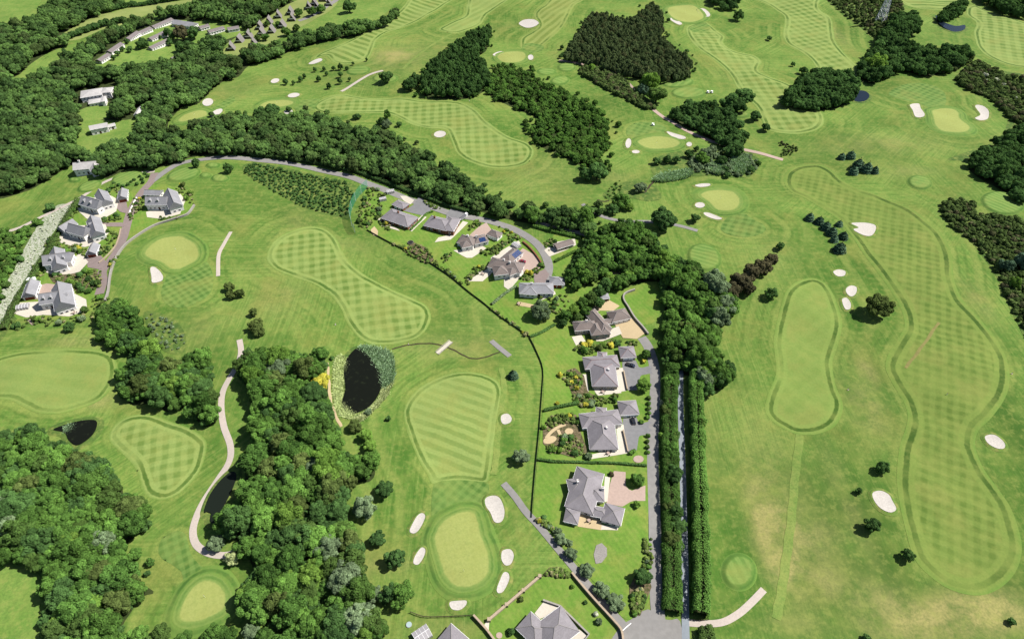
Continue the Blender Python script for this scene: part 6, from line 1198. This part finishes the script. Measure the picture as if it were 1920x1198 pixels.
def car(px, py, rz, label, colr, pickup=False):
    g = G(px, py); root = tag(empty('pickup_truck' if pickup else 'car', (g[0], g[1], g[2] + .22), rz), label, 'pickup' if pickup else 'car')
    t = NT('car_paint', .25, .5); t.b.inputs['Coat Weight'].default_value = .6; pm = t.col(colr)
    Lc, Wc = (5.2, 1.9) if pickup else (4.4, 1.8)
    def loft(prof, wprof):
        vs = []; fs = []; n = len(prof)
        for s in (-1, 1):
            for (x, z), w_ in zip(prof, wprof): vs.append((x, s * w_ / 2, z))
        for i in range(n): j = (i + 1) % n; fs.append((i, j, n + j, n + i))
        fs += [tuple(range(n - 1, -1, -1)), tuple(range(n, 2 * n))]; return vs, fs
    h = Lc / 2
    MB().add(*loft([(-h, .35), (-h + .05, .8), (-h + .7, .93), (h - 1.2, .93), (h - .25, .78), (h, .6), (h, .35), (h - .4, .25), (-h + .4, .25)], [Wc * .94, Wc * .96, Wc, Wc, Wc * .95, Wc * .9, Wc * .9, Wc * .9, Wc * .9])).build('body', pm, root)
    x0, x1 = (-.3, 1.3) if pickup else (-h + .35, h - 1.1)
    cb = MB().add(*loft([(x0, .92), (x0 + .45, 1.42), (x1 - .75, 1.44), (x1, .92)], [Wc * .9, Wc * .76, Wc * .76, Wc * .9])).build('cabin_glass', M['glass'], root)
    MB().add(*loft([(x0 + .42, 1.42), (x0 + .55, 1.49), (x1 - .85, 1.5), (x1 - .72, 1.44)], [Wc * .78, Wc * .74, Wc * .74, Wc * .78])).build('roof', pm, cb)
    if pickup:
        MB().box((-1.45, 0, .98), (1.9, 1.6, .06)).build('load_bed', M['tyre'], root)
    for sx in (-1, 1):
        for sy in (-1, 1):
            wh = MB().bar((sx * Lc * .31, sy * (Wc / 2 - .2), .12), (sx * Lc * .31, sy * (Wc / 2 + .02), .12), .34, 14).build('wheel', M['tyre'], root)
            MB().bar((sx * Lc * .31, sy * (Wc / 2 + .0), .12), (sx * Lc * .31, sy * (Wc / 2 + .035), .12), .2, 10).build('rim', M['steel'], wh)
    for sy in (-1, 1): MB().box((h - .06, sy * .62, .64), (.12, .36, .16)).build('headlight', M['lamp'], root); MB().box((-h + .02, sy * .66, .72), (.1, .3, .18)).build('tail_light', M['reddoor'], root)
car(1187, 791, math.radians(95), 'black car parked in front of the hip-roofed garage', (.008, .008, .01)); car(1182, 686, math.radians(-20), 'dark blue pickup parked on the driveway beside the pyramid-roofed garage', (.01, .014, .03), True); car(980, 492, math.radians(-14), 'dark red car parked on the pinkish driveway', (.16, .008, .02))
# white boat with grey cover on the driveway
g = G(870, 410); root = tag(empty('covered_boat', (g[0], g[1], g[2] + .5), math.radians(52)), 'white cabin boat under a grey cover beside the brick bungalow', 'boat')
vs = []; sec = [(-3.6, 1.15, 1.2), (-1.5, 1.3, 1.25), (1.0, 1.25, 1.35), (2.8, .75, 1.5), (3.9, .06, 1.65)]
for x, w_, z in sec: vs += [(x, -w_, z), (x, -w_ * .75, .4), (x, 0, .0), (x, w_ * .75, .4), (x, w_, z)]
fs = [(5 * i + k, 5 * i + k + 1, 5 * i + k + 6, 5 * i + k + 5) for i in range(4) for k in range(4)] + [(0, 1, 2, 3, 4)]
MB().add(vs, fs).build('hull', M['frame'], root)
cv = []; 
for x, w_, z in sec[:4]: cv += [(x, -w_ - .03, z + .02), (x, -w_ * .4, z + .55), (x, w_ * .4, z + .55), (x, w_ + .03, z + .02)]
MB().add(cv, [(4 * i + k, 4 * i + k + 1, 4 * i + k + 5, 4 * i + k + 4) for i in range(3) for k in range(3)] + [(3, 2, 1, 0), (12, 13, 14, 15)]).build('cover', mat_plain('grey_tarp', (.10, .10, .11), .2, 2), root)
MB().box((2.4, 0, 2.1), (2.2, 1.6, .9), 0, .75).build('cabin', M['frame'], root); MB().box((2.45, 0, 2.2), (1.9, 1.62, .3), 0, .9).build('cabin_window', M['glass'], root); MB().box((0, 0, .0), (6.0, 1.2, .14)).build('trailer', M['steel'], root)
for sy in (-1, 1): MB().bar((-.6, sy * .9, -.2), (-.6, sy * 1.1, -.2), .32, 12).build('wheel', M['tyre'], root)
# golf buggies
for px, py, lb in ((1327, 175, 'left-hand of the two white golf buggies by the round tee'), (1334, 175, 'right-hand of the two white golf buggies by the round tee'), (1224, 236, 'golf buggy standing on the checked approach above the green')):
    g = G(px, py); root = tag(empty('golf_buggy', (g[0], g[1], g[2] + .3), rng.uniform(-.4, .4)), lb, 'buggy')
    MB().box((0, 0, .35), (2.5, 1.2, .45)).box((-.9, 0, .75), (.7, 1.1, .4)).build('body', M['frame'], root); MB().box((0, 0, 1.75), (1.9, 1.25, .09)).build('canopy', M['frame'], root); MB().box((-.1, 0, .72), (.6, 1.1, .25)).box((-.38, 0, 1.0), (.12, 1.1, .5)).build('seat', M['tyre'], root)
    for sx in (-1, 1):
        for sy in (-1, 1): MB().bar((sx * .85, sy * .55, 1.7), (sx * .95, sy * .55, .5), .04, 6).build('canopy_post', M['steel'], root); MB().bar((sx * .85, sy * .5, 0), (sx * .85, sy * .64, 0), .26, 10).build('wheel', M['tyre'], root)
for px, py, lb in ((1590, 731, 'small white marker post in the rough right of the narrow fairway'), (1897, 701, 'small white marker post on the right rim of the big fairway'), (629, 609, 'small white marker post left of the long fairway'), (766, 646, 'small white marker post beside the stream above the pond'), (880, 190, 'small white marker post behind the checked fairway'), (1775, 740, 'small white marker post in the middle of the big fairway')):
    g = G(px, py); root = tag(empty('marker_post', g), lb, 'post'); MB().bar((0, 0, 0), (0, 0, 1.3), .12, 8).build('post', M['frame'], root); MB().bar((0, 0, 1.3), (0, 0, 1.42), .2, 8, .06).build('cap', M['reddoor'], root); MB().box((0, 0, .06), (.7, .7, .1)).build('base', M['pinkpave'], root)
# ------------------------------------------------------------------ garden planting
def bed(P, n, rr, lab, grp, mats_=('leaf', 'leaf_bright', 'leaf_dark', 'leaf_dark', 'leaf_grey', 'leaf', 'leaf_olive', 'leaf_gold', 'leaf_bright'), asp=(.7, 1.2)):
    n0 = n; n = int(n * 2.2); Pw = GP(P, .6); lo, hi = Pw.min(0), Pw.max(0); pts = rng.uniform(lo, hi, (n * 10, 2)); D, _ = sdf(Pw, pts); pts = pts[D > .2]; keep = []
    for p_ in pts:
        if all(np.linalg.norm(p_ - q) > rr[0] * 1.05 for q in keep): keep.append(p_)
        if len(keep) >= n: break
    sz = sorted(((rng.uniform(*rr), x, y) for x, y in keep), reverse=True); nk = min(len(sz), max(3, int(n0 * .36)))
    for r, x, y in sz[:nk]: shrub(x, y, r, lab, grp, mats_[rng.integers(len(mats_))], rng.uniform(*asp))
    LOWP.extend((x, y) for r, x, y in sz[nk:])
LOWP = []
bed([(1052, 702), (1065, 694), (1078, 690), (1092, 702), (1092, 722), (1076, 735), (1064, 722)], 20, (.7, 1.5), 'shrub in the curved beds left of the pink-ridged villa', 'shrubs left of the pink-ridged villa')
bed([(1072, 738), (1095, 735), (1110, 740), (1135, 746), (1158, 742), (1150, 757), (1120, 762), (1090, 762), (1075, 752)], 26, (1.0, 2.0), 'shrub in the border between the two hip-roofed villas', 'shrubs between the two hip-roofed villas')
bed([(1074, 655), (1090, 641), (1118, 646), (1148, 636), (1168, 636), (1165, 646), (1135, 654), (1108, 664), (1085, 668)], 20, (1.3, 2.6), 'shrub in the border below the brown-roofed house', 'shrubs below the brown-roofed house')
bed([(1014, 802), (1030, 782), (1050, 776), (1080, 776), (1086, 798), (1074, 800), (1050, 792), (1030, 808)], 20, (.8, 1.6), 'shrub in the upper garden beds left of the white-chimney villa', 'shrubs upper left of the white-chimney villa')
bed([(1046, 815), (1066, 820), (1085, 816), (1096, 838), (1104, 852), (1080, 858), (1058, 850)], 16, (1.0, 2.0), 'shrub in the lower garden beds left of the white-chimney villa', 'shrubs lower left of the white-chimney villa')
bed([(1020, 835), (1035, 832), (1050, 842), (1050, 852), (1030, 848)], 7, (1.1, 1.8), 'shrub below the round garden patio', 'shrubs below the round patio')
bed([(1000, 970), (1018, 968), (1035, 982), (1048, 992), (1040, 1000), (1015, 985)], 9, (.8, 1.5), 'shrub at the top of the row along the narrow lane', 'shrubs at the top of the narrow lane')
bed([(1018, 1078), (1030, 1066), (1050, 1065), (1070, 1074), (1072, 1081), (1045, 1080)], 16, (.5, 1.0), 'low plant in the triangular bed inside the tan garden wall', 'plants in the triangular bed')
bed([(1182, 1148), (1184, 1115), (1196, 1098), (1214, 1108), (1206, 1135), (1195, 1155)], 18, (.6, 1.3), 'shrub in the corner bed at the road junction', 'shrubs at the road junction')
bed([(1206, 1010), (1222, 1008), (1224, 1060), (1212, 1070), (1204, 1062)], 12, (.6, 1.4), 'shrub in the roadside bed above the junction', 'shrubs in the roadside bed')
for px, py in ((1216, 746), (1216, 756), (1216, 765), (1216, 774), (1215, 782), (1203, 791), (1215, 817), (1214, 828), (1214, 838), (1214, 848), (1188, 846), (1183, 849)): shrub_px(px, py, 5.2, 'clipped round bush in the row beside the estate road', 'clipped round bushes by the road', 'leaf', .95)
for px, py, r, m, lb in ((1243, 756, 7, 'leaf_white', 'white-flowering bush on the verge of the estate road'), (1242, 818, 9, 'leaf_bright', 'yellow-green bush on the verge of the estate road'), (1241, 773, 5, 'leaf_grey', 'grey bush on the verge below the white one'), (1147, 889, 6, 'leaf_purple', 'dark red bush at the top of the pink driveway'), (1046, 756, 5, 'leaf_gold', 'golden bush at the corner of the upper villa lawn'), (1207, 678, 5, 'leaf_gold', 'orange-gold bush below the small garage tree'), (1050, 703, 6, 'leaf_gold', 'golden bush at the end of the curved beds'), (1105, 855, 9, 'leaf_grey', 'large grey-pink bush at the terrace corner of the white-chimney villa'), (977, 1123, 6, 'leaf_olive', 'olive bush beside the tan garden wall'), (1073, 1100, 5, 'leaf_bright', 'bright bush in the bottom lawn'), (1098, 1128, 5, 'leaf_dark', 'dark bush in the bottom lawn near the lane wall'), (1116, 1150, 6, 'leaf_white', 'white-flowering bush in the bottom lawn'), (1124, 1164, 8, 'leaf_grey', 'grey-white bush in the bottom lawn'), (728, 785, 6, 'leaf_dark', 'small dark bush in the rough below the pond'), (692, 772, 8, 'leaf_grey', 'grey bush at the lower tip of the pond'), (622, 671, 5, 'leaf_dark', 'small dark bush at the top left of the pond'), (958, 1185, 9, 'leaf_dark', 'round dark bush left of the bottom villa')):
    shrub_px(px, py, r, lb, None, m)
bed([(690, 352), (708, 352), (722, 366), (716, 392), (722, 404), (700, 412), (694, 430), (672, 425), (668, 395)], 42, (.9, 2.1), 'shrub in the garden inside the green netting', 'shrubs inside the netting')
bed([(755, 468), (775, 455), (800, 466), (818, 488), (800, 494), (770, 480)], 24, (.6, 1.3), 'low shrub in the rockery below the first two bungalows', 'rockery shrubs')
bed([(820, 488), (840, 470), (850, 478), (838, 495)], 6, (.7, 1.2), 'shrub in the lawn corner below the brick bungalow', 'shrubs below the brick bungalow')
bed([(895, 468), (925, 462), (955, 442), (970, 448), (930, 480), (905, 482)], 22, (.8, 1.7), 'shrub between the two solar-panelled houses', 'shrubs between the solar houses')
bed([(868, 525), (885, 505), (905, 495), (915, 500), (890, 520), (878, 535)], 16, (.7, 1.4), 'shrub beside the pale terrace left of the red-car house', 'shrubs left of the red-car house')
bed([(985, 512), (1005, 500), (1018, 492), (1022, 500), (1000, 520), (985, 528), (970, 524)], 13, (1.0, 2.0), 'shrub between the red-car driveway and the end bungalow', 'shrubs above the end bungalow')
bed([(880, 420), (895, 412), (905, 418), (890, 428), (876, 434)], 8, (.8, 1.6), 'shrub beside the boat and the pink driveway', 'shrubs beside the boat'); bed([(935, 424), (958, 432), (980, 446), (972, 450), (945, 440)], 9, (.7, 1.3), 'low shrub along the road verge above the solar houses', 'shrubs on the road verge')
bed([(1018, 455), (1035, 446), (1045, 452), (1030, 470), (1022, 468)], 9, (.8, 1.6), 'shrub in the cottage garden by the road bend', 'shrubs in the cottage garden')
bed([(90, 512), (125, 516), (160, 506), (190, 508), (192, 535), (165, 550), (135, 542), (105, 530)], 44, (1.0, 2.4), 'shrub in the planting between the two lowest left houses', 'shrubs between the lowest left houses')
bed([(160, 570), (185, 550), (205, 555), (200, 580), (170, 600), (140, 605)], 14, (1.2, 2.4), 'shrub below the lowest left house terrace', 'shrubs below the left terrace')
bed([(20, 600), (60, 592), (120, 596), (150, 592), (140, 606), (70, 612), (20, 620)], 16, (1.0, 2.2), 'shrub along the bottom of the lowest left garden', 'shrubs along the lowest left garden')
bed([(160, 408), (195, 408), (225, 398), (230, 410), (205, 418), (165, 416)], 16, (.9, 2.0), 'shrub in the bed between the two upper left houses', 'shrubs between the upper left houses')
bed([(128, 462), (150, 456), (165, 468), (160, 482), (140, 476), (120, 472)], 14, (1.1, 2.2), 'shrub above the second lowest left house', 'shrubs above the second lowest left house'); bed([(182, 462), (210, 452), (218, 462), (195, 480), (186, 478)], 9, (.8, 1.6), 'shrub on the lawn by the red-door garage', 'shrubs by the red-door garage')
bed([(195, 355), (215, 345), (225, 350), (220, 365), (205, 372), (198, 366)], 10, (1.0, 2.2), 'shrub behind the upper left house', 'shrubs behind the upper left house'); bed([(328, 352), (345, 345), (360, 362), (364, 382), (352, 378), (338, 362)], 12, (1.0, 2.2), 'shrub behind the house inside the stone wall', 'shrubs inside the stone wall')
bed([(285, 402), (310, 408), (340, 402), (335, 410), (300, 414)], 8, (.6, 1.1), 'low shrub in front of the house inside the stone wall', 'low shrubs inside the stone wall'); bed([(205, 490), (214, 478), (222, 480), (212, 500), (206, 520)], 7, (.8, 1.4), 'shrub inside the stone wall beside the left road', 'shrubs along the stone wall')
bed([(728, 452), (760, 462), (760, 468), (735, 458)], 10, (.5, 1.0), 'low shrub along the fence below the first bungalow', 'shrubs along the fence below the first bungalow')
bed([(800, 478), (835, 500), (868, 530), (864, 534), (830, 506), (798, 484)], 18, (.6, 1.2), 'shrub along the fence below the second bungalow', 'shrubs along the fence below the second bungalow')
bed([(930, 560), (920, 575), (958, 602), (990, 625), (985, 630), (945, 600), (915, 575)], 18, (.5, 1.1), 'shrub along the fence at the last middle garden', 'shrubs along the last middle fence')
bed([(706, 402), (720, 404), (735, 428), (728, 434), (708, 418)], 16, (.9, 1.8), 'shrub left of the first bungalow', 'shrubs left of the first bungalow'); bed([(790, 372), (812, 384), (832, 392), (828, 396), (800, 386)], 10, (.5, 1.0), 'low shrub along the road in front of the bungalows', 'shrubs along the road by the bungalows')
bed([(1000, 555), (1040, 558), (1060, 545), (1075, 560), (1050, 585), (1035, 592), (1030, 570)], 12, (.9, 1.8), 'shrub in the lawn right of the end bungalow', 'shrubs right of the end bungalow')
bed([(145, 372), (160, 366), (152, 388), (142, 404), (132, 420), (128, 412)], 14, (.9, 1.8), 'shrub left of the upper left house', 'shrubs left of the upper left house'); bed([(92, 440), (108, 446), (130, 458), (120, 468), (95, 470), (84, 462)], 16, (.9, 1.9), 'shrub below the white outbuilding', 'shrubs below the white outbuilding')
bed([(60, 500), (82, 488), (86, 508), (80, 524), (66, 522), (52, 524)], 12, (.9, 1.8), 'shrub left of the second lowest left house', 'shrubs left of the second lowest left house'); bed([(250, 372), (262, 366), (274, 372), (268, 392), (250, 410), (244, 430), (240, 420)], 14, (.8, 1.6), 'shrub along the road by the house inside the stone wall', 'shrubs by the road inside the wall')
bed([(200, 428), (222, 425), (220, 445), (205, 455), (192, 448)], 9, (.7, 1.4), 'shrub on the lawn right of the crossed-gable house', 'shrubs right of the crossed-gable house'); bed([(1172, 640), (1194, 640), (1200, 648), (1180, 650)], 6, (.6, 1.1), 'low shrub along the hedge below the cream forecourt', 'shrubs below the cream forecourt')
for px, py in ((214, 344), (222, 347), (230, 349), (240, 346), (246, 342), (252, 338), (262, 332), (266, 336), (272, 325), (277, 330), (256, 345), (268, 342)): shrub_px(px, py, 4, 'small dark bush in the curved row beside the striped tee', 'bushes round the striped tee', 'leaf_dark', 1.1)
shrub_px(95, 388, 10, 'dark bush beside the gravel track', None, 'leaf_dark'); shrub_px(36, 486, 9, 'dark bush in the white flower strip', None, 'leaf_dark'); shrub_px(172, 315, 9, 'rounded bush in front of the white house by the track', None, 'leaf')
for px, py, r in ((212, 108, 5), (220, 100, 5), (229, 92, 5), (243, 93, 6), (237, 78, 5), (268, 80, 9), (262, 85, 8), (315, 62, 9), (322, 68, 7), (318, 80, 6), (340, 62, 14), (362, 62, 12), (336, 88, 10), (350, 85, 9), (300, 70, 4)): T(px, py, r, 'tree standing among the holiday park terraces', 'leaf_purple' if px == 340 else 'leaf_dark', 1.2, group='trees among the holiday terraces')
for px, py, r in ((465, 62, 7), (497, 70, 8), (520, 45, 6), (536, 60, 9), (555, 52, 8), (585, 22, 9), (601, 17, 9), (512, 50, 5), (560, 24, 9), (500, 45, 6), (482, 72, 7)): T(px, py, r, 'tree standing among the A-frame chalets', 'leaf', 1.0, group='trees among the chalets')
# trampoline, garden tables, little round pool
def disc(mb, c0, r, z0_, z1_, n=18):
    vs = [(c0[0] + r * math.cos(2 * math.pi * i / n), c0[1] + r * math.sin(2 * math.pi * i / n), z) for z in (z0_, z1_) for i in range(n)]
    return mb.add(vs, [(i, (i + 1) % n, n + (i + 1) % n, n + i) for i in range(n)] + [tuple(range(n - 1, -1, -1)), tuple(range(n, 2 * n))])
g = G(770, 456); root = tag(empty('trampoline', g), 'round dark trampoline in the rockery below the first two bungalows', 'trampoline')
disc(MB(), (0, 0), 1.7, .82, .86).build('jumping_mat', M['tyre'], root); disc(MB(), (0, 0), 1.95, .76, .81).build('rim_pad', M['barkroof'], root)
for i in range(4): t_ = math.pi / 4 + i * math.pi / 2; MB().bar((1.8 * math.cos(t_), 1.8 * math.sin(t_), 0), (1.8 * math.cos(t_), 1.8 * math.sin(t_), .78), .04, 6).build('leg', M['steel'], root)
g = G(767, 1171); root = tag(empty('paddling_pool', g), 'small round pale blue pool on the grass left of the bottom roof', 'pool')
disc(MB(), (0, 0), 1.1, 0, .42, 20).build('pool_wall', M['paleglass'], root); disc(MB(), (0, 0), 1.0, .423, .43, 20).build('water', mat_plain('pool_water', alb(206, 232, 232), .05, 1, .15, .3), root)
for px, py, lb in ((1104, 977, 'round garden table with chairs on the cream courtyard'), (972, 571, 'garden table with chairs on the small cream terrace'), (1130, 736, 'garden table with chairs on the south terrace of the pink-ridged villa'), (1140, 851, 'garden table with chairs on the south terrace of the white-chimney villa'), (140, 588, 'garden table with chairs on the terrace of the lowest left house'), (905, 515, 'garden table with chairs on the pale terrace left of the red-car house')):
    g = G(px, py); root = tag(empty('garden_table', (g[0], g[1], g[2] + .25)), lb, 'table'); disc(MB(), (0, 0), .75, .7, .76).build('table_top', M['pinkpave'], root); MB().bar((0, 0, 0), (0, 0, .7), .06, 6).build('table_leg', M['steel'], root)
    for i in range(4):
        t_ = i * math.pi / 2 + .4; x, y = 1.25 * math.cos(t_), 1.25 * math.sin(t_); MB().box((x, y, .42), (.45, .45, .06), t_).box((x + .2 * math.cos(t_), y + .2 * math.sin(t_), .7), (.06, .45, .5), t_).box((x, y, .2), (.36, .36, .38), t_).build('chair', M['timber'], root)
sheet('garden_pond', ellipse(1074, 706, 7, 6), .33, .7, M['water']); sheet('patio', ellipse(936, 1191, 6, 6), .2, .7, M['pinkpave'])
M['leaf_mixed'] = mat_leaf('mixed_planting', tuple(1.4 * x for x in alb(76, 104, 52)), tuple(1.5 * x for x in alb(124, 142, 70)), .7, .2, tint=tuple(1.4 * x for x in alb(168, 158, 120)))
forest_stuff('garden_planting', 'low mixed planting filling the garden beds', 'planting', LOWP, (.6, 1.3), SHRUB[:4], M['leaf_mixed'], .1, (.7, 1.1))
# ------------------------------------------------------------------ things in small groups are told apart by their place in the group
ORD = ['first', 'second', 'third', 'fourth', 'fifth', 'sixth', 'seventh', 'eighth', 'ninth', 'tenth', 'eleventh', 'twelfth', 'thirteenth', 'fourteenth', 'fifteenth', 'sixteenth', 'seventeenth', 'eighteenth', 'nineteenth', 'twentieth', 'twenty-first', 'twenty-second', 'twenty-third', 'twenty-fourth']
same = {}
for o in C.objects:
    if o.parent is None and 'label' in o and 'category' in o: same.setdefault(o['label'], []).append(o)
for lab, os_ in same.items():
    if 1 < len(os_) <= 24:
        os_.sort(key=lambda o: o.location.x / (o.location.y * COSP + CAM_H * SINP))
        for i, o in enumerate(os_): o['label'] = (lab if len(lab.split()) <= 12 else ' '.join(w_ for w_ in lab.split() if w_ not in ('the', 'dense'))) + ', ' + ('leftmost' if i == 0 else 'rightmost' if i == len(os_) - 1 else ORD[i] + ' from the left')
